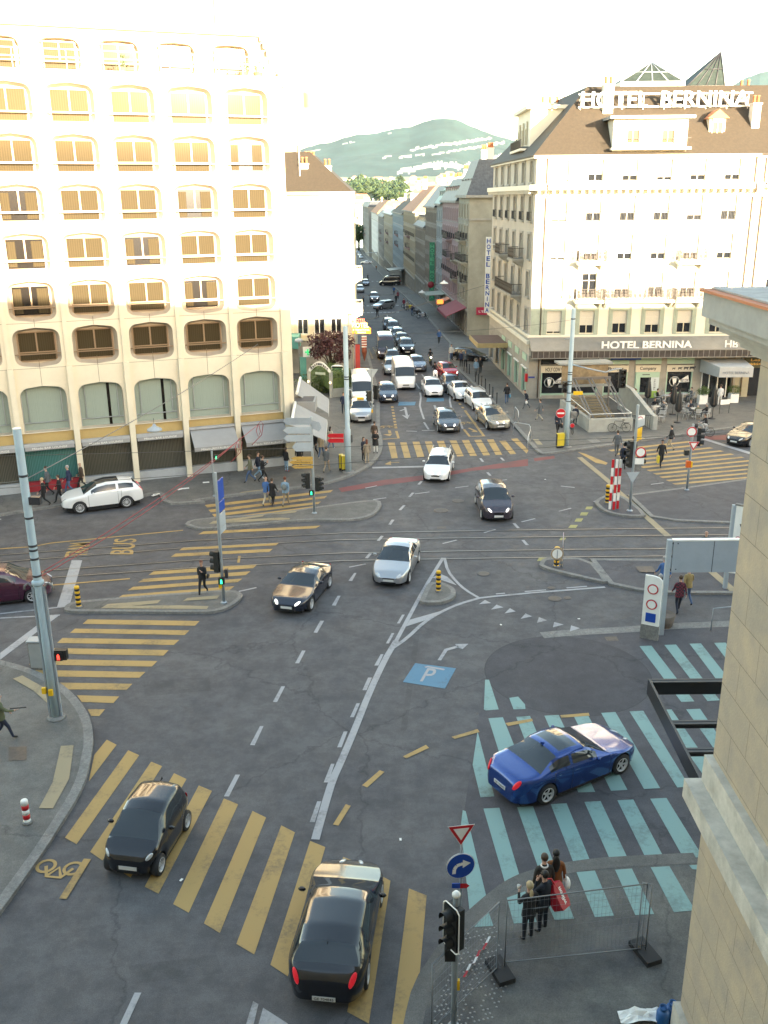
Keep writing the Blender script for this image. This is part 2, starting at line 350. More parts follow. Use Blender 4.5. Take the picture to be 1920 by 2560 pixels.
paint('crosswalk_street', p_yel, Q(z6, [(750, 640), (795, 640), (815, 740), (775, 742)], [(830, 638), (872, 638), (900, 738), (858, 740)], [(910, 634), (955, 634), (988, 735), (942, 737)], [(990, 632), (1035, 632), (1070, 733), (1025, 735)],
      [(1068, 630), (1113, 628), (1155, 730), (1110, 732)], [(1150, 626), (1195, 626), (1243, 728), (1200, 730)], [(1230, 624), (1275, 622), (1328, 725), (1285, 727)], [(1310, 622), (1355, 620), (1413, 721), (1370, 724)],
      [(1392, 620), (1435, 618), (1492, 718), (1450, 720)], [(1472, 630), (1515, 628), (1583, 713), (1545, 716)], [(1548, 615), (1590, 612), (1662, 690), (1650, 710)]))
qs = []
for k in range(11):
    x, y = 1062 - 53.2 * k, 427 - 27.7 * k; sl_ = .088 + .0022 * k
    xe = (y + sl_ * x - 75 + .3 * 1200) / (.3 + sl_); ye = y - sl_ * (xe - x)
    qs.append([(x, y), (xe, ye), (xe + 30, ye + 9), (x + 30, y + 12)])
paint('crosswalk_right', p_yel, Q(z7, *qs))
paint('cyan_bands', p_cya, Q(r2, [(222, 150), (228, 0), (248, 0), (297, 150), (232, 155)], [(350, 92), (395, 85), (430, 125), (432, 148), (372, 150)], [(245, 195), (318, 190), (475, 580), (367, 585)], [(385, 188), (455, 183), (620, 574), (533, 578)],
      [(528, 182), (600, 178), (785, 568), (700, 570)], [(672, 175), (745, 172), (948, 557), (865, 562)], [(815, 168), (887, 163), (1113, 548), (1032, 553)], [(958, 160), (1028, 157), (1262, 540), (1200, 545)], [(190, 260), (275, 590), (205, 595), (165, 430)],
      [(220, 652), (300, 648), (408, 1010), (335, 1050)], [(390, 645), (470, 640), (585, 955), (505, 975)], [(560, 630), (640, 625), (765, 930), (680, 938)], [(730, 618), (812, 614), (955, 915), (865, 922)], [(897, 610), (978, 606), (1135, 905), (1045, 912)],
      [(1063, 602), (1145, 598), (1330, 897), (1232, 903)], [(115, 660), (130, 665), (235, 1100), (150, 1178), (105, 740)]))
paint('cyan_bands_corner', p_cya, Q(r2, [(690, 975), (783, 967), (880, 1195), (783, 1203)], [(885, 963), (970, 957), (1083, 1187), (988, 1193)], [(1065, 950), (1160, 945), (1290, 1168), (1183, 1178)], [(480, 992), (590, 983), (678, 1210), (580, 1218)],
      [(338, 1105), (430, 1072), (490, 1228), (372, 1235)], [(172, 1253), (245, 1175), (270, 1247)], [(1260, 940), (1340, 935), (1340, 965), (1275, 960)]), .022)
paint('cyan_bands_upper', p_cya, Q(r1, [(875, 1015), (948, 1012), (1210, 1352), (1130, 1355)], [(1027, 1008), (1098, 1005), (1365, 1345), (1290, 1350)], [(1180, 1000), (1250, 998), (1520, 1340), (1440, 1345)], [(1330, 995), (1400, 993), (1670, 1335), (1590, 1340)]
      ) + Q(r2, [(1101, 153), (1171, 150), (1429, 526), (1367, 533)], [(1245, 150), (1315, 147), (1573, 520), (1511, 527)]), .012)
paint('orange_dashes', p_yel, Q(r2, [(58, 290), (190, 250), (200, 265), (75, 300)], [(330, 220), (465, 197), (470, 210), (345, 235)], [(608, 180), (752, 168), (757, 183), (615, 193)]) +
      Q(z5, [(1055, 1405), (1205, 1330), (1225, 1350), (1078, 1418)], [(792, 1592), (905, 1495), (937, 1505), (825, 1607)]) + Q(r6, [(602, 292), (685, 160), (718, 170), (638, 298)]), .018)
wq = Q(z5, [(1050, 485), (1068, 485), (1035, 542), (1017, 542)], [(983, 605), (1000, 605), (965, 672), (945, 672)], [(912, 742), (930, 742), (897, 815), (870, 815)], [(830, 893), (855, 893), (820, 975), (793, 975)], [(755, 1060), (777, 1060), (738, 1150), (713, 1150)],
       [(672, 1242), (697, 1242), (658, 1345), (630, 1345)], [(590, 1452), (613, 1452), (572, 1573), (542, 1573)], [(740, 215), (755, 215), (727, 267), (703, 265)], [(632, 363), (652, 363), (620, 427), (595, 425)], [(520, 525), (545, 525), (500, 603), (477, 601)],
       [(402, 718), (425, 718), (383, 800), (357, 800)], [(268, 950), (292, 950), (240, 1052), (213, 1050)], [(130, 1207), (153, 1207), (95, 1332), (65, 1330)]) + Q(r6, [(500, 140), (527, 140), (485, 275), (452, 275)], [(85, 1435), (120, 1455), (85, 1600), (35, 1600)], [(150, 1478), (310, 1581), (330, 1640), (105, 1640)]) + \
     Q(r3, [(1285, 518), (1310, 518), (1250, 637), (1222, 637)], [(735, 1708), (772, 1708), (685, 1900), (645, 1900)]) + Q(z0, [(425, 240), (487, 240), (410, 517), (338, 517)], [(0, 790), (300, 565), (355, 563), (0, 830)]) + \
     Q(z5, [(1075, 562), (1100, 518), (1300, 462), (1190, 525)], [(1245, 245), (1300, 222), (1345, 240), (1405, 295), (1310, 262)]) + Q(zR, [(1285, 822), (1320, 822), (1559, 895), (1700, 945), (1700, 960), (1559, 908)])
for t in ([(1340, 1688), (1380, 1660), (1420, 1680)], [(1420, 1722), (1455, 1690), (1500, 1708)]): wq.append(P(t, z6))
for t in ([(52, 815), (85, 783), (120, 803)], [(150, 848), (180, 815), (220, 833)], [(250, 872), (262, 838), (312, 857)], [(347, 900), (355, 867), (412, 883)], [(450, 925), (458, 888), (512, 905)]): wq.append(P(t, r1))
# arrow on the entrance lane
wq += Q(z5, [(1280, 780), (1325, 708), (1345, 718), (1303, 782)], [(1325, 708), (1410, 685), (1420, 697), (1345, 718)], [(1393, 676), (1480, 674), (1443, 708), (1412, 700)])
paint('white_markings', p_whi, wq)
b = MB()
for a in ([(1315, 118), (1200, 305), (1100, 490), (1012, 655)], [(1550, 378), (1420, 415), (1300, 468), (1190, 535), (1080, 640), (985, 705)]): ribbon(b, smooth(P(a, z5)), .17, .014)
ribbon(b, smooth(P([(1012, 655), (985, 700), (940, 775), (840, 985), (740, 1240), (650, 1450)], z5) + P([(600, 0), (540, 200), (488, 388)], r6)), .24, .0165)
ribbon(b, smooth(P([(1325, 118), (1345, 200), (1400, 270), (1460, 325), (1550, 378)], z5)), .14, .0155)
ribbon(b, P([(1550, 378), (1659, 366)], z5) + P([(220, 690), (665, 655)], r1), .16, .019)
for a in ([(0, 557), (385, 515)], [(0, 583), (355, 565)], [(1415, 425), (1520, 402)]): ribbon(b, P(a, z0), .12)
for a in ([(857, 1047), (828, 1078)], [(785, 1140), (762, 1172)], [(715, 1245), (688, 1277)], [(638, 1358), (612, 1390)], [(915, 965), (890, 992)], [(970, 890), (950, 912)], [(1350, 742), (1368, 765)], [(1483, 738), (1503, 757)], [(1396, 833), (1415, 855)], [(1567, 1163), (1597, 1195)], [(1625, 1272), (1655, 1305)],
          [(870, 565), (940, 567)], [(970, 562), (1055, 560)], [(1340, 548), (1395, 546)], [(930, 255), (955, 290)], [(960, 315), (965, 345), (958, 400), (968, 440), (985, 488)], [(1155, 325), (1152, 370), (1160, 410), (1175, 440)], [(985, 508), (1015, 555)], [(1105, 245), (1125, 275)], [(1215, 490), (1235, 550)], [(970, 195), (1000, 235)], [(650, 803), (1000, 795)]): ribbon(b, P(a, z6), .16 if a[0] != (650, 803) else .38)
for a in ([(365, 1055), (470, 1038)], [(655, 1010), (740, 998)], [(925, 973), (1020, 960)], [(1187, 933), (1273, 922)], [(1460, 888), (1523, 880)], [(500, 1448), (608, 1427)], [(1105, 1295), (1197, 1272)], [(1373, 1225), (1448, 1203)], [(605, 935), (680, 920)]): ribbon(b, P(a, z6), .11)
for a in ([(395, 38), (480, 47)], [(383, 192), (458, 173)], [(155, 257), (238, 237)], [(945, 28), (1022, 18)], [(595, 133), (665, 115)], [(175, 682), (305, 672)], [(430, 660), (555, 650)], [(0, 697), (55, 692)]): ribbon(b, P(a, r1), .11)
for a in ([(60, 870), (85, 975)], [(420, 845), (470, 975)], [(0, 915), (60, 895)]): ribbon(b, P(a, zA), .2)
b.poly([p + Vector((0, 0, .013)) for p in P([(20, 965), (92, 1015), (122, 955), (95, 975), (70, 975)], zA)]); b.poly([p + Vector((0, 0, .013)) for p in P([(405, 945), (480, 1000), (480, 950), (450, 965)], zA)])
for i in range(6):                       # far lane and crossing dashes
    y = 118 + 14 * i; ribbon(b, [Vector((3.6 - .045 * (y - 85), y, gz(y))), Vector((3.5 - .045 * (y - 85), y + 4, gz(y + 4)))], .15)
for r_ in range(2):
    for i in range(9): q = G(906 + i * 10.5, (765 if r_ == 0 else 782) - i * .2); ribbon(b, [q, q + Vector((.5, 0, 0))], 1.0, .02)
for i in range(9): q = G(905 + i * 12, 703); ribbon(b, [q, q + Vector((.5, 0, 0))], 2.0, .02)
b.build('white_lines', p_whi, kind='structure')
b = MB()
ribbon(b, P([(0, 172), (190, 160), (300, 138), (1085, 62)], z0), .13); ribbon(b, P([(300, 388), (770, 349)], z0), .14)
ribbon(b, P([(795, 915), (1020, 1218)], zA), .2); ribbon(b, P([(780, 1140), (850, 1228), (1040, 1220)], zA), .2)
for i in range(5): ribbon(b, P([(655 + i * 34, 740 + i * 42), (672 + i * 34, 757 + i * 42)], zA), .2)
for i in range(8): ribbon(b, P([(685 - i * .0, 440 + i * 22), (688, 450 + i * 22)], z6), .18); ribbon(b, P([(778 + i * 3.3, 405 + i * 19), (781 + i * 3.3, 415 + i * 19)], z6), .22)
for i in range(9): ribbon(b, P([(286 + i * 5, 1255 + i * 13), (288 + i * 5, 1260 + i * 13)], zm(860, 600, .217)), .2); ribbon(b, P([(335 + i * 9, 1240 + i * 17), (338 + i * 9, 1246 + i * 17)], zm(860, 600, .217)), .2)
ribbon(b, P([(718, 618), (820, 612), (805, 565)], z6), .2)
ribbon(b, P([(478, 980), (343, 1198)], r3), .2, .026)
ribbon(b, P([(825, 768), (760, 770)], z6), .12); b.poly([p + Vector((0, 0, .013)) for p in P([(770, 760), (772, 785), (730, 780)], z6)])
def cyc(b, f, c, sc=1.0, rot=0.0, w_=.09):
    """painted bicycle: two wheels and a frame around photo pixel c"""
    o = G(*f(*c)); Mx = T(o.x, o.y, o.z) @ RZ(rot)
    for s in (-1, 1): ribbon(b, [Mx @ Vector((s * .62 * sc + .38 * sc * math.cos(a * PI / 8), .38 * sc * math.sin(a * PI / 8), 0)) for a in range(17)], w_)
    ribbon(b, [Mx @ Vector((x * sc, y * sc, 0)) for x, y in ((-.62, 0), (-.35, .62), (.3, .62), (.62, 0))], w_, .018); ribbon(b, [Mx @ Vector((x * sc, y * sc, 0)) for x, y in ((-.35, .62), (0, .02), (.34, .66))], w_, .02)
cyc(b, r3, (326, 1024), .62, 3.0, .09); cyc(b, r1, (905, 120), 1.0, 2.9); cyc(b, r1, (1185, 180), 1.0, -.3); cyc(b, z6, (742, 540), .8, .1); cyc(b, z6, (1262, 515), .75, .2)
for f, a, h in ((r1, [(1130, 135), (1085, 105)], [(1062, 92), (1075, 122), (1110, 97)]), (r1, [(985, 165), (1025, 198)], [(1050, 213), (1005, 210), (1045, 185)]), (z6, [(760, 560), (765, 580)], [(765, 598), (720, 588), (780, 582)]), (z6, [(1275, 545), (1325, 568)], [(1333, 572), (1290, 570), (1315, 560)])):
    ribbon(b, P(a, f), .22); b.poly([p + Vector((0, 0, .018)) for p in P(h, f)])
b.build('yellow_lines', p_yel, kind='structure')
# beige tactile bands on the refuges and pavements, lime squares
paint('tactile_bands', p_bei, Q(z0, [(600, 540), (640, 515), (955, 490), (935, 510), (790, 525), (1055, 522), (1238, 527), (1228, 545)], [(1085, 496), (1112, 478), (1305, 462), (1285, 484)], [(80, 960), (135, 940), (260, 1010), (300, 1050), (300, 1120), (200, 1030)]) +
      Q(r3, [(335, 380), (405, 375), (380, 560), (292, 722), (215, 722), (290, 580)]) + Q(zE, [(115, 1285), (165, 1250), (815, 1165), (790, 1190), (480, 1235), (1010, 1205), (1130, 1212), (1130, 1228)], [(905, 1157), (1170, 1120), (1225, 1120), (1200, 1140), (990, 1165)], [(495, 895), (530, 880), (820, 845), (790, 862)]) +
      Q(zR, [(375, 835), (405, 835), (430, 865), (400, 865)], [(860, 838), (975, 825), (990, 832), (880, 846)]), .14)
paint('pale_slab', m_kerb, Q(zR, [(665, 835), (720, 830), (748, 850), (700, 856)]), .14)
paint('lime_squares', p_lim, Q(r1, [(553, 163), (592, 163), (582, 180), (543, 180)], [(520, 198), (565, 198), (553, 218), (510, 218)], [(490, 235), (533, 235), (520, 255), (478, 255)], [(455, 275), (500, 275), (488, 293), (440, 293)], [(395, 353), (428, 353), (420, 368), (385, 368)], [(262, 475), (310, 475), (300, 495), (250, 495)]))
paint('cycle_lane', p_red, [P([(430, 935), (720, 882), (990, 850), (1180, 822), (1659, 745), (1659, 790), (1300, 822), (1000, 880), (750, 912), (450, 960)], z6), P([(380, 930), (490, 916), (498, 930), (385, 946)], zR), P([(1300, 812), (1559, 790), (1700, 780), (1700, 812), (1559, 832), (1310, 828)], zR)], .009)
# red/brown worn lane in the street mouth, beige track line across the tram lines
b = MB(); ribbon(b, P([(630, 925), (800, 1065)], zR) + P([(610, -20), (700, 30), (1050, 345)], r1)[1:], .38, .02); ribbon(b, P([(1300, 560), (1450, 690)], r1), .38, .11)
b.build('pale_track_line', p_bei, kind='structure')
paint('hatched_wedge', p_yel, Q(zR, [(620, 895), (660, 905), (785, 955), (775, 965), (720, 955)]), .012)
# blue parking square and lettering on the road
blue = P([(1135, 800), (1400, 833), (1328, 965), (1055, 922)], z5)
paint('blue_square', p_blu, [blue, P([(815, 400), (825, 375), (932, 375), (925, 398)], z6), P([(1000, 375), (1005, 350), (1112, 350), (1115, 372)], z6)], .013)
def ground_text(name, s, q, m, z=.02, fx=1.0):
    me = textmesh(s, 1, 0, m, .012); xs = [v.co.x for v in me.vertices]; ys = [v.co.y for v in me.vertices]
    x0, x1, y0, y1 = min(xs), max(xs), min(ys), max(ys)
    for v in me.vertices:
        u, w_ = (v.co.x - x0) / (x1 - x0), (v.co.y - y0) / (y1 - y0)
        p = (q[0] * (1 - u) + q[1] * u) * (1 - w_) + (q[3] * (1 - u) + q[2] * u) * w_; v.co = (p.x, p.y, p.z + z)
    place(name, me, kind='structure')
ground_text('painted_letter', 'P', P([(1165, 918), (1235, 925), (1282, 838), (1215, 832)], z5), p_whi)
b = MB(); ribbon(b, P([(1200, 828), (1215, 823), (1325, 843)], z5), .12, .02); b.build('painted_roof_line', p_whi, kind='structure')
ground_text('painted_word', 'BUS', P([(790, 205), (812, 112), (680, 112), (650, 205)], z0), p_yel)
ground_text('painted_word', 'TRAM', [G(*z0(*p)) for p in ((515, 215), (538, 132), (415, 140), (380, 222))], p_yel)
# tram rails with grooves
b = MB(); g_ = MB()
RL = [((-160, 1400), (700, 1336), (1320, 1325), (1814, 1320)), ((-160, 1418), (700, 1352), (1320, 1343), (1814, 1337)), ((-160, 1446), (700, 1386), (1320, 1375), (1814, 1371)), ((-160, 1464), (700, 1405), (1320, 1394), (1814, 1389))]
for r_ in RL:
    w_ = smooth(P(r_)); w_.append(w_[-1] + (w_[-1] - w_[-2]).normalized() * 60); ribbon(b, w_, .055, .0215); ribbon(g_, w_, .24, .011)
b.build('tram_rails', m_rail, kind='structure'); g_.build('rail_grooves', mat('rail_bed', (.035, .034, .036), .7), kind='structure')
# manholes and drains
b = MB(); mm = mat('cast_iron', (.10, .085, .075), .6, .3, .2, 8)
for px, f, r_ in (((1095, 1080), z6, .42), ((1205, 1018), z6, .36), ((358, 725), r1, .3), ((436, 721), r1, .17), ((338, 660), r1, .18), ((1370, 1490), z6, .3)):
    q = G(*f(*px)); b.lathe([(r_, .012), (r_, .016), (r_ * .9, .018), (0, .018)], 20, 0, T(q.x, q.y, 0))
for qd, f in (([(50, 385), (148, 382), (148, 455), (50, 460)], r3), ([(850, 543), (950, 540), (975, 578), (875, 578)], r1), ([(660, 958), (735, 955), (750, 983), (678, 985)], r1), ([(1070, 1183), (1128, 1183), (1128, 1198), (1070, 1198)], z6)):
    b.poly([(p.x, p.y, .135 if f in (r3,) or qd[0][1] == 543 else .014) for p in P(qd, f)])
b.build('manhole_covers', mm, kind='structure')
# litter
b = MB(); random.seed(3)
for px, f in (((2, 0), z0), ((1040, 393), r6), ((990, 1098), r3), ((155, 490), r3), ((30, 888), r1), ((300, 0), r1), ((505, 852), r1)):
    q = G(*f(*px)); b.box(-.05, .05, -.03, .03, .02, .03, 0, T(q.x, q.y, .02) @ RZ(random.random() * 3))
for q in P([(985, 1022), (1015, 1018), (1125, 985), (845, 1055), (855, 1050)], z2): b.box(-.2, .2, -.08, .08, .13, .16, 0, T(q.x, q.y, 0) @ RZ(random.random()))
b.build('paper_litter', m_white, label='white scraps of paper lying on the road and pavement', cat='litter', kind='stuff')

m_patch = ground_mat('patch_asphalt', (.085, .083, .088), (.112, .108, .110))
for i, (f, q) in enumerate(((zA, [(0, 1035), (480, 1010), (480, 1050), (0, 1080)]), (z5, [(620, 560), (1130, 690), (1110, 720), (610, 590)]), (z5, [(1130, 620), (1165, 600), (1080, 1230), (1040, 1240)]), (z0, [(850, 960), (1240, 930), (1250, 1010), (860, 1045)]), (r3, [(700, 1560), (1180, 1500), (1220, 1600), (720, 1660)]), (r1, [(20, 880), (250, 950), (230, 985), (0, 915)]), (z6, [(700, 1000), (1010, 1040), (1000, 1075), (690, 1030)]))): sheet('repair_patch', P(q, f), m_patch, .0015 + .0002 * i)
# ================= building kit =================
def wallgrid(b, W, z0, z1, ops, dep=.2, mi=0, M=None, u0=0.0):
    us = sorted({u0, W} | {v for o in ops for v in o[:2]}); zs = sorted({z0, z1} | {v for o in ops for v in o[2:4]})
    for a, c in zip(us, us[1:]):
        for d, e in zip(zs, zs[1:]):
            m_, n_ = (a + c) / 2, (d + e) / 2
            if any(o[0] < m_ < o[1] and o[2] < n_ < o[3] for o in ops): continue
            b.add([(a, 0, d), (c, 0, d), (c, 0, e), (a, 0, e)], [(0, 1, 2, 3)], mi, M=M)
    for o in ops:
        a, c, d, e = o[:4]
        b.add([(a, 0, d), (c, 0, d), (c, 0, e), (a, 0, e), (a, dep, d), (c, dep, d), (c, dep, e), (a, dep, e)], [(0, 4, 5, 1), (1, 5, 6, 2), (2, 6, 7, 3), (3, 7, 4, 0)], mi, M=M)
WC = {}
def window(par, M, w, h, fm, blind=0.0, bm=None, sur=None, rail=False, shut=None, pane=None, dep=.18, name='window', style='casement'):
    """classic window: surround and sill on the wall, frame, pane, blind, shutters"""
    key = (round(w, 2), round(h, 2), fm.name, sur.name if sur else 0, style)
    if key not in WC:
        b = MB(); t = .07; y = dep
        for x0, x1 in ((-w / 2, -w / 2 + t), (w / 2 - t, w / 2)): b.box(x0, x1, y - .05, y + .02, 0, h)
        b.box(-w / 2 + t, w / 2 - t, y - .05, y + .02, 0, t); b.box(-w / 2 + t, w / 2 - t, y - .05, y + .02, h - t, h)
        if style != 'shop': b.box(-.04, .04, y - .055, y + .02, t, h - t)
        if style == 'casement' and h > 1.3: b.box(-w / 2 + t, w / 2 - t, y - .052, y + .015, h * .68, h * .68 + .05)
        mi = 0
        if sur:
            for x0, x1 in ((-w / 2 - .2, -w / 2 - .004), (w / 2 + .004, w / 2 + .2)): b.box(x0, x1, -.06, .05, -.02, h, 1)
            b.box(-w / 2 - .24, w / 2 + .24, -.08, .05, h + .003, h + .2, 1); b.box(-w / 2 - .26, w / 2 + .26, -.14, .05, -.16, -.023, 1)
        p = MB(); p.box(-w / 2 + t, w / 2 - t, y, y + .01, t, h - t)
        WC[key] = (b.mesh('window_frame', [fm] + ([sur] if sur else [])), p.mesh('pane', m_glass))
    fr, pn = WC[key]
    o = place(name, fr, par, M)
    q = place('pane', pn, o)
    if blind > 0:
        k = ('bl', round(w, 2), round(h * blind, 1), bm.name)
        if k not in WC:
            b = MB(); n = max(2, int(h * blind / .09))
            for i in range(n): b.box(-w / 2 + .01, w / 2 - .01, dep - .085, dep - .06, -(i + 1) * h * blind / n + .008, -i * h * blind / n)
            WC[k] = b.mesh('blind', bm)
        place('roller_blind', WC[k], o, T(0, 0, h))
    if shut:
        k = ('sh', round(w, 2), round(h, 2), shut.name)
        if k not in WC:
            b = MB(); s = w / 2
            for x in (-w / 2 - s, w / 2 + .01):
                b.box(x, x + s - .01, -.05, -.012, 0, h)
                for i in range(int(h / .12)): b.box(x + .05, x + s - .06, -.062, -.05, i * .12 + .03, i * .12 + .1)
            WC[k] = b.mesh('shutter', shut)
        place('shutter_pair', WC[k], o)
    if rail:
        k = ('ra', round(w, 2))
        if k not in WC:
            b = MB(); hw = w / 2 + .12
            b.box(-hw, hw, -.2, -.16, .75, .79); b.box(-hw, hw, -.2, -.16, .06, .1)
            for i in range(int(w / .11) + 1): b.box(-hw + i * .12, -hw + i * .12 + .02, -.19, -.17, .1, .75)
            for s in (-hw, hw - .03): b.box(s, s + .03, -.16, .02, .72, .76); b.box(s, s + .03, -.16, .02, .07, .1)
            WC[k] = b.mesh('window_railing', m_dark)
        place('window_railing', WC[k], o)
    return o
def balcony(par, M, w, d=.95, h=.95, stone=None, iron=None, dens=.13):
    k = ('balc', round(w, 2), (iron or m_dark).name)
    if k not in WC:
        b = MB(); b.box(-w / 2, w / 2, -d, 0, -.16, 0, 0); b.box(-w / 2 + .05, w / 2 - .05, -d + .05, 0, -.24, -.165, 0)
        for s in (-w / 2 + .2, w / 2 - .4): b.add([(s, 0, -.24), (s + .2, 0, -.24), (s + .2, -d * .8, -.24), (s, -d * .8, -.24), (s, 0, -.75), (s + .2, 0, -.75)], [(0, 1, 2, 3), (0, 4, 5, 1), (3, 2, 5, 4), (0, 3, 4), (1, 5, 2)], 0)
        r = MB(); e = .05
        for (x0, x1, y0, y1) in ((-w / 2 + e, w / 2 - e, -d + e, -d + e + .04), (-w / 2 + e, -w / 2 + e + .04, -d + e + .04, 0), (w / 2 - e - .04, w / 2 - e, -d + e + .04, 0)):
            r.box(x0, x1, y0, y1, h - .05, h); r.box(x0, x1, y0, y1, .06, .1)
        for i in range(int(w / dens)):
            x = -w / 2 + e + .03 + i * dens; r.box(x, x + .035, -d + e + .01, -d + e + .03, .1, h - .05)
            if i % 3: r.box(x - .03, x + .08, -d + e + .008, -d + e + .032, .28, .55); r.box(x - .03, x + .06, -d + e + .008, -d + e + .032, .62, .8)
        for i in range(int(d / dens)):
            for x in (-w / 2 + e + .01, w / 2 - e - .03): r.box(x, x + .022, -d + e + .06 + i * dens, -d + e + .08 + i * dens, .1, h - .05)
        WC[k] = (b.mesh('balcony', stone), r.mesh('balcony_railing', iron or m_dark))
    o = place('balcony', WC[k][0], par, M); place('balcony_railing', WC[k][1], o); return o
def wtext(s, M, u0, u1, za, zb, m, ext=.02, y=-.03, name='lettering', par=None, bold=.0):
    me = textmesh(s, 1, ext, m, bold); xs = [v.co.x for v in me.vertices]; ys = [v.co.y for v in me.vertices]
    x0, x1, y0, y1 = min(xs), max(xs), min(ys), max(ys); sx, sy = (u1 - u0) / (x1 - x0), (zb - za) / (y1 - y0)
    for v in me.vertices:
        c = v.co.copy(); v.co = (u0 + (c.x - x0) * sx, y - c.z, za + (c.y - y0) * sy)
    return place(name, me, par, M)
def hiproof(b, c4, z, h, ins, mi=0, top=1, over=.35):
    """c4: footprint corners ccw (x,y); mansard with inset ins and flat top"""
    c = Vector((sum(p[0] for p in c4) / 4, sum(p[1] for p in c4) / 4)); P0 = [Vector(p) + (Vector(p) - c).normalized() * over * 1.4 for p in c4]; P1 = []
    for i in range(4):
        a, o, d = (Vector(c4[i - 1]), Vector(c4[i]), Vector(c4[(i + 1) % 4])); e1, e2 = (a - o).normalized(), (d - o).normalized(); P1.append(o + (e1 + e2) * ins)
    vs = [(*p, z) for p in P0] + [(*p, z + h) for p in P1] + [(*p, z - .12) for p in P0]
    b.add(vs, [(i, (i + 1) % 4, 4 + (i + 1) % 4, 4 + i) for i in range(4)] + [(8 + i, 8 + (i + 1) % 4, (i + 1) % 4, i) for i in range(4)], mi); b.add(vs[4:8], [(0, 1, 2, 3)], top); b.add(vs[8:], [(3, 2, 1, 0)], mi)
def chimney(par, x, y, z0, h, w=1.0, d=.6, pots=3, m=None, rz=0.0):
    b = MB(); b.box(-w / 2, w / 2, -d / 2, d / 2, 0, h); b.box(-w / 2 - .06, w / 2 + .06, -d / 2 - .06, d / 2 + .06, h - .003, h + .12)
    o = b.build('chimney', m or m_stucco, par, T(x, y, z0) @ RZ(rz)); p = MB()
    for i in range(pots): p.lathe([(.13, 0), (.11, .5), (.15, .52), (.14, .6), (.09, .6)], 8, 0, T(-w / 2 + (i + .5) * w / pots, 0, h + .12))
    if pots: p.build('chimney_pots', m_terra, o)
    return o
m_stucco = mat('cream_stucco', (.62, .58, .50), .8, var=.08, scale=.6); m_terra = mat('terracotta', (.42, .16, .07), .8)
m_grstone = mat('green_grey_stone', (.30, .34, .28), .8, var=.12, scale=1.2); m_stone = mat('molasse_stone', (.31, .29, .25), .85, var=.18, scale=.8)
m_blind = mat('pale_blind', (.52, .49, .42), .6, var=.04); m_frame = mat('cream_frame', (.50, .45, .33), .5, var=.05); m_slate = mat('brown_slate', (.043, .032, .020), .75, var=.18, scale=5)
m_slateg = mat('grey_slate', (.075, .08, .088), .55, var=.3, scale=3); m_flat = mat('roof_zinc', (.30, .31, .31), .5, .3, .15); m_mint = mat('mint_paint', (.38, .52, .40), .6, var=.05)

# ================= modern hotel on the left =================
LA = (-21.82, 54.49); LANG = 69.6; ML = frame((LA[0], LA[1], .1), LANG)
m_pan = mat('cream_concrete_panel', (.66, .60, .47), .75, var=.06, scale=.7); m_ochre = mat('ochre_panel', (.44, .32, .13), .6, var=.06); m_brz = mat('bronze_frame', (.26, .18, .11), .4, .2, .05)
def curtain_mat(name, c, c2, sc=14, rough=.12, spec=.6):
    m = bpy.data.materials.new(name); m.use_nodes = True; N = m.node_tree; b = N.nodes['Principled BSDF']; b.inputs['Roughness'].default_value = rough; b.inputs['Specular IOR Level'].default_value = spec
    tc = N.nodes.new('ShaderNodeTexCoord'); wv = N.nodes.new('ShaderNodeTexWave'); wv.inputs['Scale'].default_value = sc; wv.inputs['Distortion'].default_value = 3; wv.inputs['Detail'].default_value = 2; wv.inputs['Detail Scale'].default_value = .8
    mp = N.nodes.new('ShaderNodeMapping'); mp.inputs['Scale'].default_value = (.35, .35, .03); cr = N.nodes.new('ShaderNodeValToRGB')
    cr.color_ramp.elements[0].color = (*c, 1); cr.color_ramp.elements[1].color = (*c2, 1)
    N.links.new(tc.outputs['Object'], mp.inputs[0]); N.links.new(mp.outputs[0], wv.inputs['Vector']); N.links.new(wv.outputs[0], cr.inputs[0]); N.links.new(cr.outputs[0], b.inputs['Base Color'])
    return m
c_brown = curtain_mat('bronze_glass_curtain', (.050, .039, .022), (.064, .049, .028), 7, .1, .12); c_pale = curtain_mat('net_curtain_glass', (.20, .25, .22), (.36, .42, .37), 16); c_darkc = curtain_mat('dark_lounge_glass', (.035, .035, .028), (.10, .095, .075), 10)
c_teal = curtain_mat('teal_lounge_glass', (.03, .10, .10), (.08, .20, .19), 10); c_room = mat('dark_room_glass', (.012, .009, .007), .15, var=0)
def rounded(w, h, r, bul=.0, n=5, flat=False):
    """rounded window outline, bulging to a soft point at the middle of top and bottom"""
    pts = []
    for cx, cz, a0 in ((w / 2 - r, h / 2 - r, 0), (-w / 2 + r, h / 2 - r, 90), (-w / 2 + r, -h / 2 + r, 180), (w / 2 - r, -h / 2 + r, 270)):
        if flat and a0 >= 180: pts.append((cx + (r if a0 == 270 else -r), -h / 2)); continue
        for i in range(n + 1):
            a = math.radians(a0 + 90 * i / n); pts.append((cx + r * math.cos(a), cz + r * math.sin(a)))
        if a0 == 0: pts.append((0, h / 2 + bul))
        if a0 == 180: pts.append((0, -h / 2 - bul))
    return pts
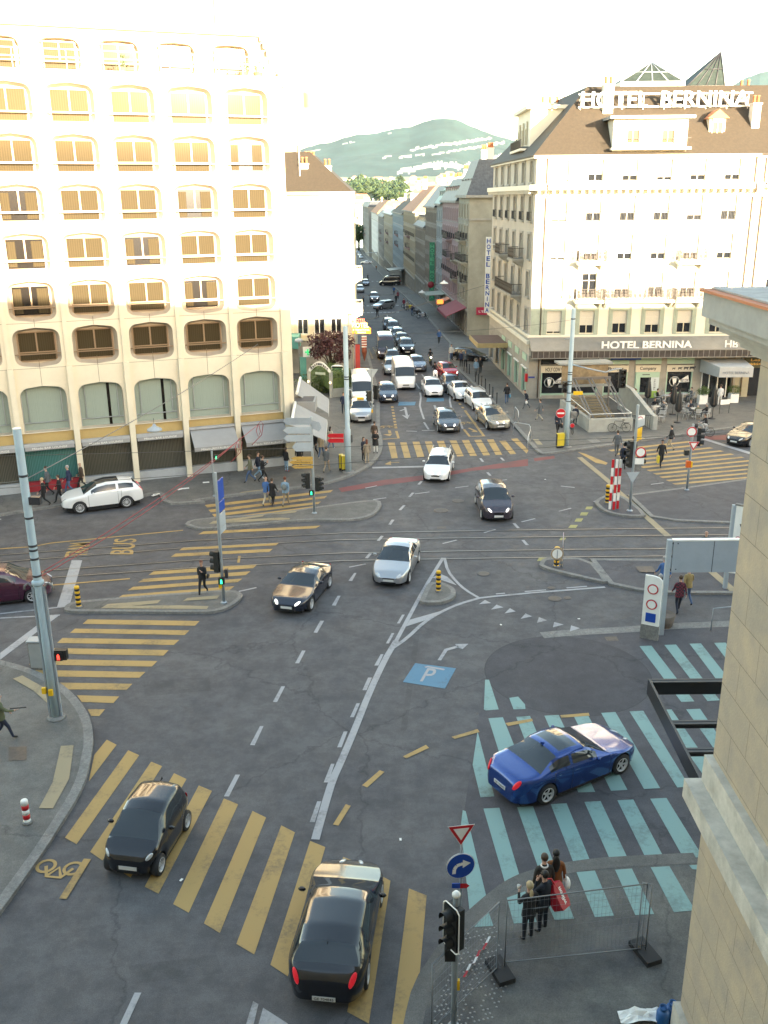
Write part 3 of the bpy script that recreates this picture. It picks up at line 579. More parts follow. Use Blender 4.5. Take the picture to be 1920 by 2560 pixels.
def cell(b, x0, x1, z0, z1, out, cx, cz, dep=.55, shr=.86, M=None):
    """panel with a rounded hole and a tapering reveal"""
    n = len(out); O_ = [(cx + p[0], cz + p[1]) for p in out]; B = []
    for p in O_:
        dx, dz = p[0] - cx, p[1] - cz
        k = min((x1 - cx) / dx if dx > 1e-6 else (x0 - cx) / dx if dx < -1e-6 else 1e9, (z1 - cz) / dz if dz > 1e-6 else (z0 - cz) / dz if dz < -1e-6 else 1e9); B.append((cx + dx * k, cz + dz * k))
    vs = [(p[0], 0, p[1]) for p in B] + [(p[0], 0, p[1]) for p in O_]
    fs = [(i, (i + 1) % n, n + (i + 1) % n, n + i) for i in range(n)]
    b.add(vs, [tuple(reversed(f)) for f in fs], 0, M=M)
    for X in (x0, x1):
        for Z in (z0, z1):       # corner fillers
            i = min(range(n), key=lambda i: (B[i][0] - X) ** 2 + (B[i][1] - Z) ** 2)
            for j in (i, (i - 1) % n):
                a, c = B[j], B[(j + 1) % n]
                if abs(a[0] - c[0]) > 1e-6 and abs(a[1] - c[1]) > 1e-6: b.add([(a[0], 0, a[1]), (c[0], 0, c[1]), (X, 0, Z)], [(0, 1, 2)], 0, M=M)
    vs = [(p[0], 0, p[1]) for p in O_] + [(cx + (p[0] - cx) * shr, dep, cz + (p[1] - cz) * shr) for p in O_]
    b.add(vs, [(i, n + i, n + (i + 1) % n, (i + 1) % n) for i in range(n)], 1, True, M=M)
hotel = thing('modern_hotel', 'tall cream concrete hotel with rows of rounded windows and lounge awnings on the left', 'building', (LA[0], LA[1], 0))
hp = lambda: Matrix.Translation((-LA[0], -LA[1], 0)) @ ML
m_rev = mat('bronze_reveal', (.45, .375, .29), .5, var=.08)
wall = MB(); uc = [1.62 + 3.3 * k for k in range(-4, 5)]
rows = [(22.06 - 2.64 * i) for i in range(6)]
out = rounded(2.62, 2.12, .5, .1)
for r_i, zc in enumerate(rows):
    for u in uc: cell(wall, u - 1.65, u + 1.65, zc - 1.32, zc + 1.32, out, u, zc - .1)
outA = rounded(2.62, 2.7, .55, .08, flat=True)
for u in uc: cell(wall, u - 1.65, u + 1.65, 3.65, 7.54, outA, u, 5.05, .5, .97)
U1, U0 = uc[-1] + 1.65, uc[0] - 1.65
# right end: fluted concrete flank turning away, back block, parapet
wall.add([(U1, 0, 0), (U1 + .55, 0, 0), (U1 + .55, 0, 23.38), (U1, 0, 23.38)], [(0, 1, 2, 3)], 0)
ex = U1 + .55
for k in range(9):
    x = ex + .1 * k * .3; y = .12 + k * .38; wall.box(ex - .3, ex + .05, y, y + .26, 0, 23.38, 0)
wall.add([(ex, .12, 0), (ex, 16, 0), (ex, 16, 23.38), (ex, .12, 23.38)], [(0, 1, 2, 3)], 0)
wall.box(U0, ex, .7, 16, 7.5, 23.4, 0); wall.box(U0, ex - .31, .75, 15.9, 0.0, 7.4, 1)
wall.box(U0, ex + .1, -.08, .6, 23.385, 23.75, 0)
wallm = wall.build('wall', [m_pan, m_rev], hotel, hp())
b = MB()                                                   # pilasters, joints
for u in [x - 1.65 for x in uc] + [U1]:
    b.box(u - .17, u + .17, -.32, -.002, 0, 7.6); b.box(u - .12, u + .12, -.14, -.003, 7.61, 23.3); b.box(u - .03, u + .03, -.16, -.142, 7.61, 23.3)
b.build('pilasters', m_pan, hotel, hp())
b = MB()
for u in uc:
    for zc in rows + [7.45]: b.box(u - .012, u + .012, -.006, .0, zc - 1.55 if zc > 8 else 6.5, zc - 1.1 if zc > 8 else 8.1)
for zc in rows: b.box(U0, U1, -.006, -.0, zc - 1.325, zc - 1.305)
b.build('panel_joints', mat('dark_panel_joint', (.16, .13, .09), .9), hotel, hp())  # dark joint lines of the panel pattern
# rounded windows: frame + panes
def hframe():
    b = MB(); W2, H2 = 1.08, .88
    for x in (-W2, W2 - .08): b.box(x, x + .08, -.03, .03, -H2 - .15, H2 + .15)
    for z in (-H2, H2 - .07, -H2 * .42): b.box(-W2 + .082, W2 - .082, -.028, .03, z, z + .07)
    b.box(-.045, .045, -.026, .03, -H2 * .42 + .072, H2 - .072)
    b.box(-1.3, 1.3, -.42, -.38, -.42, -.36)        # rail across the opening
    return b
fm_ = hframe().mesh('window_frame', m_brz)
pm = {}
b = MB(); b.box(-1.2, 1.2, .045, .06, -1.0, 1.0); backp = b.mesh('surround', m_rev)
for k, mt in (('c', c_brown), ('d', c_room)):
    b = MB(); b.box(-1.06, 1.06, 0, .01, -.86, .86); pm[k] = b.mesh('pane', mt)
b = MB()
for x0, x1 in ((-.95, -.5), (.35, .95)): b.box(x0, x1, -.02, -.005, -.72, .7)
cur = b.mesh('open_curtain', c_brown)
random.seed(11); openset = {(1, 8), (2, 4), (2, 7), (3, 4), (4, 4), (4, 7), (3, 6)}
for i, zc in enumerate(rows):
    for j, u in enumerate(uc):
        if j < 3: continue
        w_ = place('window', fm_, hotel, hp() @ T(u, .5, zc - .1)); place('pane', pm['d' if (i, j) in openset else 'c'], w_, T(0, .02, 0)); place('surround', backp, w_)
        if (i, j) in openset: place('curtain', cur, w_, T(0, .012, 0))
b = MB(); b.box(-1.28, -1.24, -.03, .03, -1.3, 1.3); b.box(-1.3, 1.3, -.03, .03, -.85, -.8); b.box(-.95, -.91, -.03, .03, -.8, 1.3); b.box(.98, 1.02, -.03, .03, -.8, 1.3); fa = b.mesh('window_frame', m_steel)
b = MB(); b.box(-1.28, 1.28, 0, .01, -1.38, 1.38); pa = b.mesh('pane', c_pale); b = MB(); b.box(.38, .55, -.02, -.01, -1.3, 1.3); pk = b.mesh('gap', c_room)
for j, u in enumerate(uc):
    if j < 3: continue
    w_ = place('arched_window', fa, hotel, hp() @ T(u, .42, 5.03)); place('pane', pa, w_, T(0, .05, 0))
    if j in (5, 6): place('curtain_gap', pk, w_, T(0, .04, 0))
b = MB(); g = MB(); rd = MB(); sill = MB()
for j, u in enumerate(uc):
    b.box(u - 1.48, u + 1.48, .12, .2, 2.92, 3.64)
    (g if j != 4 else rd).box(u - 1.48, u + 1.48, .30, .34, .62, 2.92)
b.build('ochre_panel', m_ochre, hotel, hp()); g.build('lounge_glazing', c_darkc, hotel, hp()); rd.build('teal_glazing', c_teal, hotel, hp())
b = MB()
for j, u in enumerate(uc):
    b.box(u - 1.48, u + 1.48, -.02, .29, 0, .6, 1 if j == 4 else 0)
b.build('planter_wall', [mat('pale_stone_sill', (.34, .36, .38), .7), mat('crimson_panel', (.30, .02, .03), .6)], hotel, hp())
# awnings (cassettes closed on three, two let down) with lettering
m_awn = mat('grey_awning_cloth', (.30, .30, .30), .8, var=.05); m_cass = mat('awning_cassette', (.36, .37, .38), .6)
for j in range(3, 9):
    u = uc[j]; b = MB(); o_ = j >= 7
    if o_:
        b.add([(-1.42, -.1, 3.05), (1.42, -.1, 3.05), (1.42, -1.5, 2.2), (-1.42, -1.5, 2.2), (-1.42, -.1, 3.01), (1.42, -.1, 3.01), (1.42, -1.5, 2.16), (-1.42, -1.5, 2.16)], [(0, 3, 2, 1), (4, 5, 6, 7), (0, 4, 7, 3), (1, 2, 6, 5)], 0)
        b.box(-1.42, 1.42, -1.54, -1.5, 1.93, 2.2, 0)
    b.box(-1.45, 1.45, -.28, -.02, 2.86 if not o_ else 3.06, 3.06 if not o_ else 3.2, 1)
    if not o_: b.box(-1.42, 1.42, -.34, -.285, 2.66, 2.9, 0)
    a = b.build('awning', [m_awn, m_cass], hotel, hp() @ T(u, 0, 0))
    s = 'Mikado BAR LOUNGE' if j < 7 else 'Mikado RESTAURANT'
    wtext(s, T(0, 0, 0), -1.0, 1.0, 2.72 if not o_ else 1.99, 2.84 if not o_ else 2.12, m_white, .005, (-.35 if not o_ else -1.55), 'lettering', a)
# penthouse
b = MB(); py = 3.1
outp = rounded(2.3, 1.75, .5, .05)
for u in uc[3:9]: cell(b, u - 1.65, u + 1.65, 23.6, 26.3, outp, u - .1, 24.85, .3, .94, T(0, py, 0))
b.box(U0, uc[3] - 1.65, py, py + .2, 23.6, 26.3, 0); b.box(U0, U1 + .0, py + .5, 15, 23.6, 26.3, 0); b.box(U0, U1 + .1, py - .35, 15, 26.305, 26.6, 0)
for k in range(7): b.box(U1 + .12 + k * .22, U1 + .36 + k * .22, py + .1, py + .9, 26.1 - k * .42, 26.45 - k * .42, 1)
b.build('penthouse', [m_pan, m_rev], hotel, hp())
for u in uc[3:9]:
    w_ = place('window', fm_, hotel, hp() @ T(u - .1, py + .28, 24.85) @ Matrix.Scale(.86, 4)); place('pane', pm['c'], w_, T(0, .04, 0))
b = MB()
for z in (24.75, 24.35): b.box(U0, U1 + .4, .1, .13, z, z + .04)
for k in range(22): b.box(U0 + k * 1.4, U0 + k * 1.4 + .03, .1, .13, 23.75, 24.75)
b.build('terrace_railing', m_white, hotel, hp())
b = MB(); b.box(0, .9, -.25, .25, 0, 2.1); b.box(1.5, 1.65, -.1, .1, 0, 2.8); b.build('roof_mast', mat('pale_brown_metal', (.4, .3, .2), .5), hotel, hp() @ T(U1 - 2.2, 5, 26.6))
b = MB()                                        # terrace things: planters and furniture
o = thing('terrace_parasol', 'small folded parasol standing at the corner of the hotel roof terrace', 'parasol', (ML @ Vector((U1 + .2, .8, 23.4))))
MB().tube([(0, 0, .2), (0, 0, 1.9)], .03, 6).build('pole', m_steel, o); MB().lathe([(.05, .5), (.2, .7), (.16, 1.4), (.03, 1.9)], 8).build('canopy', m_pole, o); MB().box(-.3, .3, -.3, .3, 0, .2).build('base', m_sgrey, o)
for i, (u, c, s) in enumerate(((U1 - .6, 'potted shrub at the right end of the hotel roof terrace', .45), (U1 - 1.5, 'low potted plant beside the end shrub on the hotel roof terrace', .35), (8.0, 'dark potted shrub in front of the middle terrace window', .5))):
    o = thing('potted_shrub', c, 'potted plant', ML @ Vector((u, .9, 23.65)), 0, 'potted plants on the hotel roof terrace')
    MB().lathe([(.2, 0), (.28, .4), (.24, .4), (.2, .35), (0, .35)], 10).build('pot', m_terra, o)
    f = MB(); random.seed(i)
    for _ in range(70): v = Vector((random.gauss(0, .17), random.gauss(0, .17), .35 + s + random.gauss(0, .2))); f.add([v, v + Vector((random.uniform(-.12, .12), random.uniform(-.1, .1), .1)), v + Vector((.08, .02, -.08))], [(0, 1, 2)], 0)
    f.build('foliage', mat('shrub_leaves', (.06, .10, .04), .7, var=.4, scale=5), o)
# ================= Hotel Bernina =================
BO = (12.75, 81.2); BA = 90; MBF = frame((BO[0], BO[1], 0), 90)
vb = lambda px, py: V(px, py, BO, 90)
bern = thing('corner_hotel', 'cream six storey corner hotel with balconies and tall brown roof carrying big white rooftop letters', 'building', (BO[0], BO[1], 0))
bp_ = Matrix.Translation((-BO[0], -BO[1], 0)) @ MBF
SD = (-math.sin(math.radians(2.59)), math.cos(math.radians(2.59)))
SL = 22.3; sO = (BO[0] + SD[0] * SL, BO[1] + SD[1] * SL)                 # far end of the side wall
bs_ = Matrix.Translation((-BO[0], -BO[1], 0)) @ frame((sO[0], sO[1], 0), 180 - 2.59)
m_bwall = mat('hotel_cream_wall', (.66, .62, .52), .8, var=.05, scale=.5)
BW = 18.2; us = [vb(x, 520)[0] for x in (1399, 1484, 1569, 1654, 1737, 1822)]
fl = [(vb(1500, 453)[1], 1.65), (vb(1500, 553)[1], 2.0), (vb(1500, 650)[1], 2.05), (vb(1500, 745)[1], 2.1), (vb(1500, 834)[1], 1.95)]
ops = [(u - .62, u + .62, z, z + h) for u in us for z, h in fl]
doors = {(3, 1), (3, 2), (3, 3), (3, 4), (2, 1), (2, 4)}
b = MB(); EZ = 20.15
wallgrid(b, BW, 3.9, EZ, ops, .22, 0, bp_)
sus = [SL - 1.9 - 3.65 * k for k in range(6)]; sops = [(u - .6, u + .6, z, z + h) for u in sus for z, h in fl]
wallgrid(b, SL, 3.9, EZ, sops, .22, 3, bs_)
b.box(.5, BW, .5, 20, 3.9, EZ - .01, 0, M=bp_)
shop_u = [(1352, 1412), (1420, 1493), (1508, 1568), (1587, 1648), (1665, 1730)]
shops = []
for a, c in shop_u:
    shops.append((vb(a, 950)[0], vb(c, 950)[0]))
sh_ops = [(a, c, .55, 3.05) for a, c in shops] + [(vb(1755, 950)[0], vb(1800, 950)[0] + 1.0, .05, 3.0)]
wallgrid(b, BW, 0, 3.9, sh_ops, .3, 1, bp_)
ss = [(sus[k] - 1.0, sus[k] + 1.0, .4, 2.5) for k in range(6)]
wallgrid(b, SL, 0, 3.9, ss, .25, 1, bs_)
b.box(.6, BW, .6, 20, 0, 3.89, 2, M=bp_)
b.build('wall', [m_bwall, m_stone, m_black, mat('shaded_dirty_side_wall', (.40, .365, .31), .85, var=.12, scale=.5)], bern)  # street side: the front paint darkened for its shade and dirt
random.seed(5)
for i, (z, h) in enumerate(fl):
    for j, u in enumerate(us):
        bl = {0: .75, 1: .72, 2: .72, 3: .62, 4: .6}[i] * random.choice([1, 1, .9, 1.1])
        if (i, j) in ((3, 1), ): bl = .05
        if j == 0: bl = .93 if i < 4 else .9
        window(bern, bp_ @ T(u, 0, z), 1.24, h, m_frame, bl, m_blind, m_grstone if i == 4 else m_bwall, rail=(i == 1))
    for j, u in enumerate(sus):
        window(bern, bs_ @ T(u, 0, z), 1.2, h, m_frame, random.choice([0, .3, .5, .7]), mat('taupe_blind', (.22, .20, .17), .7), m_stone, rail=(i == 1))
m_iron = mat('wrought_iron', (.045, .034, .026), .6, var=.2)
for i, j0, j1, w_ in ((3, 1, 1, 2.6), (3, 2, 3, 6.2), (3, 4, 4, 2.6), (2, 1, 1, 2.5), (2, 4, 4, 2.5)): balcony(bern, bp_ @ T((us[j0] + us[j1]) / 2, 0, fl[i][0] - .12), w_, .95, .95, m_bwall, m_iron)
for i, j0, j1, w_ in ((3, 1, 3, 9.5), (2, 1, 1, 2.8), (2, 3, 3, 2.8)): balcony(bern, bs_ @ T((sus[j0] + sus[j1]) / 2, 0, fl[i][0] - .12), w_, 1.0, .95, m_stone, m_iron)
# cornices and bands, modillions
CZ = vb(1500, 466)[1]
def cornice(z, pr, hh, m, name='cornice', mod=False):
    b = MB()
    b.box(-pr, BW, -pr, -.003, z, z + hh, M=bp_); b.box(-.0, SL, -pr, -.003, z, z + hh, M=bs_)
    if mod:
        for k in range(31): b.box(.1 + k * .6, .3 + k * .6, -pr + .1, -.004, z - .28, z - .003, M=bp_)
        for k in range(36): b.box(.1 + k * .62, .3 + k * .62, -pr + .1, -.004, z - .28, z - .003, M=bs_)
    return b.build(name, m, bern)
cornice(CZ - .25, .62, .4, m_bwall, mod=True); cornice(EZ - .15, .3, .22, m_bwall, 'gutter'); cornice(vb(1500, 838)[1] - .15, .22, .2, m_bwall, 'string_course'); cornice(vb(1500, 850)[1] - .3, .3, .35, m_bwall, 'string_course')
b = MB()
for k, j in enumerate(range(6)):       # green-grey stone strips beside the first-floor windows, brackets
    b.box(us[j] - .98, us[j] - .83, -.05, -.003, fl[4][0] - .4, fl[4][0] + 2.3, M=bp_); b.box(us[j] + .83, us[j] + .98, -.05, -.003, fl[4][0] - .4, fl[4][0] + 2.3, M=bp_)
b.box(.02, 1.0, -.06, -.003, fl[4][0] - .6, fl[4][0] + 2.2, M=bp_); b.box(BW - 1.3, BW - .4, -.06, -.003, fl[4][0] - .6, fl[4][0] + 2.2, M=bp_)
b.build('stone_strips', m_grstone, bern)
b = MB()
for u in (vb(1362, 560)[0], vb(1880, 560)[0] - .2, vb(1895, 560)[0] + .1):
    b.tube([(u, -.09, EZ - .2), (u, -.09, CZ + .25), (u, -.72, CZ + .1), (u, -.72, CZ - .3), (u, -.1, CZ - .9), (u, -.1, .2)], .05, 6, 0, M=bp_)
b.build('drainpipes', mat('brown_pipe', (.12, .08, .05), .5), bern)
# roof
RZ1 = 5.6; b = MB()
c0 = Vector(BO); c1 = c0 + Vector((BW + 16, 0)); c3 = Vector(sO); c2 = c3 + Vector((BW + 16, 0))
hiproof(b, [tuple(c0), tuple(c1), tuple(c2), tuple(c3)], EZ + .08, RZ1, 5.0, 0, 1, .3)
roof = b.build('roof', [m_slate, m_flat], bern, T(-BO[0], -BO[1], 0))
def wp(px, py, Y):              # photo pixel on the plane Y=const -> local building coords
    r = ray(px, py); k = Y / r.y; return Vector((r.x * k - BO[0], Y - BO[1], HC + r.z * k))
# wide wall dormer with balcony rail, small dormer, side dormer, chimneys
d0, d1 = wp(1530, 380, 81.2), wp(1722, 296, 81.2); b = MB()
dops = [(wp(x, 370, 81.2).x - .5, wp(x, 370, 81.2).x + .5, wp(x, 358, 81.2).z, wp(x, 358, 81.2).z + 1.5) for x in (1581, 1668)]
wallgrid(b, d1.x, EZ - .05, d1.z, dops, .2, 0, T(0, -.02, 0), d0.x)
for X in (d0.x, d1.x): b.add([(X, -.02, EZ), (X, 4, EZ), (X, 4, d1.z), (X, -.02, d1.z)], [(0, 1, 2, 3)], 0)
b.box(d0.x - .4, d1.x + .4, -.55, 4.5, d1.z, d1.z + .22, 1); b.box(d0.x - .2, d1.x + .2, -.75, -.03, wp(1600, 372, 81.2).z - .1, wp(1600, 372, 81.2).z + .08, 0)
dz = wp(1600, 372, 81.2).z; dm = b.build('dormer', [m_bwall, m_flat], bern)
for o_ in dops: window(dm, T((o_[0] + o_[1]) / 2, -.02, o_[2]), 1.0, 1.5, m_frame, .35, m_blind)
b = MB(); b.box(d0.x - .15, d1.x + .15, -.7, -.67, dz + .75, dz + .8)
for k in range(int((d1.x - d0.x) / .14)): b.box(d0.x - .1 + k * .14, d0.x - .08 + k * .14, -.7, -.68, dz + .08, dz + .75)
b.build('railing', m_iron, dm)
e0, e1 = wp(1770, 352, 82.6), wp(1815, 296, 82.6); b = MB()
b.box(e0.x, e1.x, e0.y, e0.y + 3, e0.z, e1.z); b.prism([(e0.x - .25, 0), (e1.x + .25, 0), ((e0.x + e1.x) / 2, .7)], 0, 3.4, 1, M=T(0, e0.y - .25, e1.z) @ Matrix(((1, 0, 0, 0), (0, 0, 1, 0), (0, 1, 0, 0), (0, 0, 0, 1))))
sd = b.build('dormer', [m_bwall, m_terra], bern); window(sd, T((e0.x + e1.x) / 2, e0.y - .22, e0.z + .5), .9, 1.35, m_frame, .3, m_blind)
# side dormer block over the street wall
b = MB(); q = wp(1262, 316, 98.5); q2 = wp(1341, 316, 86.5)
b.box(.3, 4.5, 6.5, 14.5, EZ - .2, EZ + 4.1); b.box(-.1, 4.6, 6.2, 14.8, EZ + 4.103, EZ + 4.4); b.box(-.45, .29, 7.0, 14.0, EZ + .75, EZ + .95)
for k in range(46): b.box(-.42, -.39, 7.05 + k * .15, 7.08 + k * .15, EZ + .95, EZ + 1.65, 1)
b.box(-.44, -.38, 7.0, 14.0, EZ + 1.65, EZ + 1.7, 1)
s2 = b.build('dormer', [m_bwall, m_iron], bern)
for y in (8.3, 10.5, 12.7): window(s2, Matrix(((0, 1, 0, .3 - .25), (-1, 0, 0, y), (0, 0, 1, EZ + 1.3), (0, 0, 0, 1))), 1.0, 1.9, m_frame, .3, m_blind)
for (a, c, y0, y1, Y, d, n) in ((1503, 1533, 215, 300, 84.5, .9, 2), (1836, 1878, 222, 300, 87.5, 1.6, 2), (1870, 1899, 262, 350, 83.3, .9, 2), (1345, 1420, 262, 320, 96, 1.2, 4)):
    p0, p1 = wp(a, y1, Y), wp(c, y0, Y); chimney(roof, (p0.x + p1.x) / 2, p0.y, p0.z - 1.5, p1.z - p0.z + 1.5, p1.x - p0.x, d, n).parent = bern
# big roof sign
SY = 84.2; a0, a1 = wp(1452, 270, SY), wp(1874, 238, SY)
sg = thing('rooftop_sign', 'large white rooftop letters on a rail frame in front of the brown hotel roof', 'sign', (0, 0, 0))
wtext('HOTEL  BERNINA', T(BO[0], SY, 0), a0.x, a1.x, a0.z, a0.z + 1.25, m_white, .06, -.05, 'letters', sg, .015)
b = MB(); b.box(a0.x - .2, a1.x + .3, .08, .16, a0.z, a0.z + .12); b.box(a0.x - .2, a1.x + .3, .08, .16, a0.z + 1.0, a0.z + 1.12)
for k in range(9): x = a0.x + k * (a1.x - a0.x) / 8; b.box(x - .03, x + .03, .17, .23, a0.z - 1.4, a0.z + 1.1); b.tube([(x, .2, a0.z + .9), (x, 1.5, a0.z + .2)], .02, 5)
b.build('support_frame', m_white, sg, T(BO[0], SY, 0))
# facade letters, marquee, shop boards
MZ = vb(1500, 893)[1] + .25
mq = MB(); mq.box(-.1, BW + 12, -1.7, -.32, MZ + .55, MZ + .62, 1, M=bp_); mq.box(-.1, BW + 12, -1.75, -1.7, MZ - .05, MZ + .6, 0, M=bp_)
for k in range(64): mq.box(k * .47, k * .47 + .04, -1.79, -1.752, MZ - .02, MZ + .57, 1, M=bp_)
mq.box(-.1, BW + 12, -1.8, -1.752, MZ - .06, MZ - .0, 1, M=bp_); mq.box(-.1, BW + 12, -1.8, -1.752, MZ + .56, MZ + .62, 1, M=bp_)
mq.add([(-.1, -1.7, MZ + .63), (BW + 12, -1.7, MZ + .63), (BW + 12, -.33, MZ + 1.55), (-.1, -.33, MZ + 1.55)], [(0, 1, 2, 3)], 1, M=bp_)
mo = mq.build('marquee', [mat('marquee_glass', (.06, .05, .045), .35, var=.3, scale=3), mat('marquee_metal', (.26, .25, .23), .5, .4)], bern)
wtext('HOTEL BERNINA', bp_, vb(1497, 860)[0] - .1, vb(1718, 850)[0], MZ + .7, MZ + 1.35, m_white, .03, -1.5, 'letters', mo, .03)
wtext('HB', bp_, vb(1798, 850)[0], vb(1830, 850)[0], MZ + .7, MZ + 1.35, m_white, .03, -1.5, 'monogram', mo, .02)
m_board = mat('cream_sign_board', (.62, .56, .44), .5, var=.03); m_ink = mat('dark_lettering', (.03, .03, .035), .5, var=0)
words = ['HOLY COW !', 'Gourmet', 'Burger', 'Company', '']
fasc = MB(); 
for (a, c), s in zip(shops, words):
    b = MB(); b.box(a - .03, c + .03, -.08, -.002, 2.42, 3.0, 0, M=bp_)
    o = b.build('shop_board', [m_board], bern)
    if s: wtext(s, bp_, a + (.35 if s[0] != 'G' else .6), c - .35, 2.52, 2.88, m_ink, .004, -.085, 'lettering', o, .02)
    else:
        k = MB()
        for i in range(4):
            w_ = .22 + .07 * i; x = a + .45 + i * .5
            k.box(x, x + w_, -.09, -.085, 2.68, 2.68 + w_ * .42, M=bp_)
            for l in (0, .8): k.box(x + w_ * l, x + w_ * (l + .2), -.09, -.085, 2.6, 2.68, M=bp_)
            k.box(x + w_, x + w_ * 1.25, -.09, -.085, 2.68 + w_ * .22, 2.68 + w_ * .45, M=bp_)
        k.build('cow_silhouettes', m_ink, o)
    g = MB(); g.box(a, c, .22, .26, .55, 2.42, 0, M=bp_); g.box(a, c, .22, .26, 3.0 - .0, 3.05, 0, M=bp_)
    w_ = g.build('shop_window', m_glass, bern)
    f = MB()
    for x in (a, c - .09): f.box(x, x + .09, -.02, .2, .3, 2.42, M=bp_)
    f.box(a, c, -.03, .2, .42, .56, M=bp_); f.build('mint_frame', m_mint, w_)
    fasc.box(a - .05, c + .05, -.05, -.002, 3.12, 3.75, 0 if s in ('Burger', 'Company', '') else 1, M=bp_)
fasc.build('fascia_panel', [m_mint, m_glass], bern)
def cowsign(u, par):
    k = MB(); k.lathe([(.42, 0), (.42, .01), (0, .012)], 24, 0, bp_ @ T(u, -.0, 1.55) @ UPR); k.build('round_emblem', m_black, par)
    k = MB(); k.add([(x, 0, z) for x, z in ((-.2, .3), (.2, .3), (.14, -.05), (.06, -.3), (-.06, -.3), (-.14, -.05))], [(0, 1, 2, 3, 4, 5)], 0, M=bp_ @ T(u, -.02, 1.55)); k.lathe([(.40, 0), (.43, .004), (.45, 0)], 24, 0, bp_ @ T(u, -.012, 1.55) @ UPR)
    k.add([(.35, 0, .05), (1.15, 0, .55), (1.3, 0, -.05), (.35, 0, -.1)], [(0, 1, 2, 3)], 0, M=bp_ @ T(u, -.02, 1.55)); k.build('cow_face', m_white, par)
    wtext('HOLY COW!', bp_, u + .5, u + 1.22, 1.52, 1.78, m_ink, .003, -.03, 'lettering', par, .02)
for i in (0, 4): cowsign(shops[i][0] + .75, bern)
# mint doorway of the fourth bay with WELCOME, small menu
a, c = shops[3]; b = MB(); b.box(a + .05, c - .05, -.12, -.003, 1.95, 2.4, 0, M=bp_); b.box(a + .05, a + .45, -.1, -.003, .1, 1.95, 0, M=bp_); b.box(c - .75, c - .05, -.1, -.003, .1, 1.95, 1, M=bp_); b.box(c - .75, c - .05, -.12, -.101, .1, .75, 2, M=bp_)
b.box(a + .6, c - .9, -.13, -.121, 2.15, 2.22, 3, M=bp_); dr = b.build('shop_door_surround', [m_mint, mat('pale_welcome_panel', (.55, .60, .60), .5), mat('grass_print', (.28, .42, .08), .6), m_ink], bern)
for i, ch in enumerate('WELCOME'): wtext(ch, bp_, c - .48, c - .32, 1.7 - i * .14, 1.8 - i * .14, m_ink, .002, -.105, 'lettering', dr, .01)
# hotel entrance awning
ea, ec = vb(1745, 940)[0], vb(1852, 920)[0]; b = MB(); za_, zb_ = 2.45, 3.3
b.add([(ea, -.3, zb_ + .25), (ec, -.3, zb_ + .25), (ec + .1, -2.6, zb_ - .1), (ea + .9, -2.6, zb_ - .1), (ea, -.3, za_), (ec, -.3, za_), (ec + .1, -2.6, za_ - .1), (ea + .9, -2.6, za_ - .1)], [(0, 3, 2, 1), (3, 7, 6, 2), (0, 4, 7, 3), (1, 2, 6, 5)], 0, M=bp_)
ho = b.build('entrance_awning', mat('entrance_awning_cloth', (.40, .41, .41), .7), bern); wtext('HOTEL BERNINA', bp_, ea + 1.2, ec - .2, 2.62, 2.85, mat('grey_ink', (.18, .20, .22), .6), .004, -2.62, 'lettering', ho, .01)
b = MB(); b.box(ea + .3, ea + 2.6, -.02, .1, .1, 2.4, 0, M=bp_)
for x in (ea + .3, ea + .95, ea + 1.7, ea + 2.5): b.box(x, x + .09, -.06, -.021, .1, 2.45, 1, M=bp_)
b.box(ea + .3, ea + 2.6, -.06, -.021, 2.3, 2.45, 1, M=bp_); b.build('glass_doors', [m_glass, m_white], bern)
# side shop windows, mint panels, red strip, entrance canopy over the street pavement
for k in range(4):
    u = sus[k]; g = MB(); g.box(u - 1.0, u + 1.0, .18, .22, .4, 2.5, 0, M=bs_); w_ = g.build('shop_window', c_pale, bern)
    f = MB(); f.box(u - 1.0, u - .9, -.04, .15, .4, 2.5, M=bs_); f.box(u + .9, u + 1.0, -.04, .15, .4, 2.5, M=bs_); f.box(u - .9, u + .9, -.06, -.002, 3.3, 3.85, M=bs_); f.build('mint_panel', m_mint, w_)
    f = MB(); f.box(u - 1.1, u + 1.1, -.14, -.003, 2.62, 2.7, M=bs_); f.build('ledge', m_white, w_)
b = MB(); b.box(SL - 16.5, SL - 10.5, -2.9, -.003, 3.2, 3.45, 0, M=bs_); b.box(SL - 16.6, SL - 10.4, -3.0, -2.903, 3.05, 3.5, 1, M=bs_); b.box(SL - 10.48, SL - 10.4, -2.9, -.003, 3.05, 3.5, 1, M=bs_)
b.build('flat_canopy', [mat('rusty_roof_felt', (.13, .075, .055), .8), mat('tan_fascia', (.40, .30, .14), .6)], bern)
b = MB(); b.box(SL - .45, SL - .15, -.22, -.003, 1.6, 2.3, M=bs_); b.build('red_shop_sign', m_red, bern)
b = MB(); b.box(.0, .55, -.02, -.002, 1.95, 2.1, M=bp_ @ T(.02, 0, 0)); b.build('street_name_plate', mat('plate_blue', (.03, .05, .25), .5), bern)
b = MB(); b.box(vb(1525, 890)[0], vb(1600, 890)[0], -.5, -.42, 3.55, 3.75, M=bp_); b.build('blue_strip', m_blue, bern)
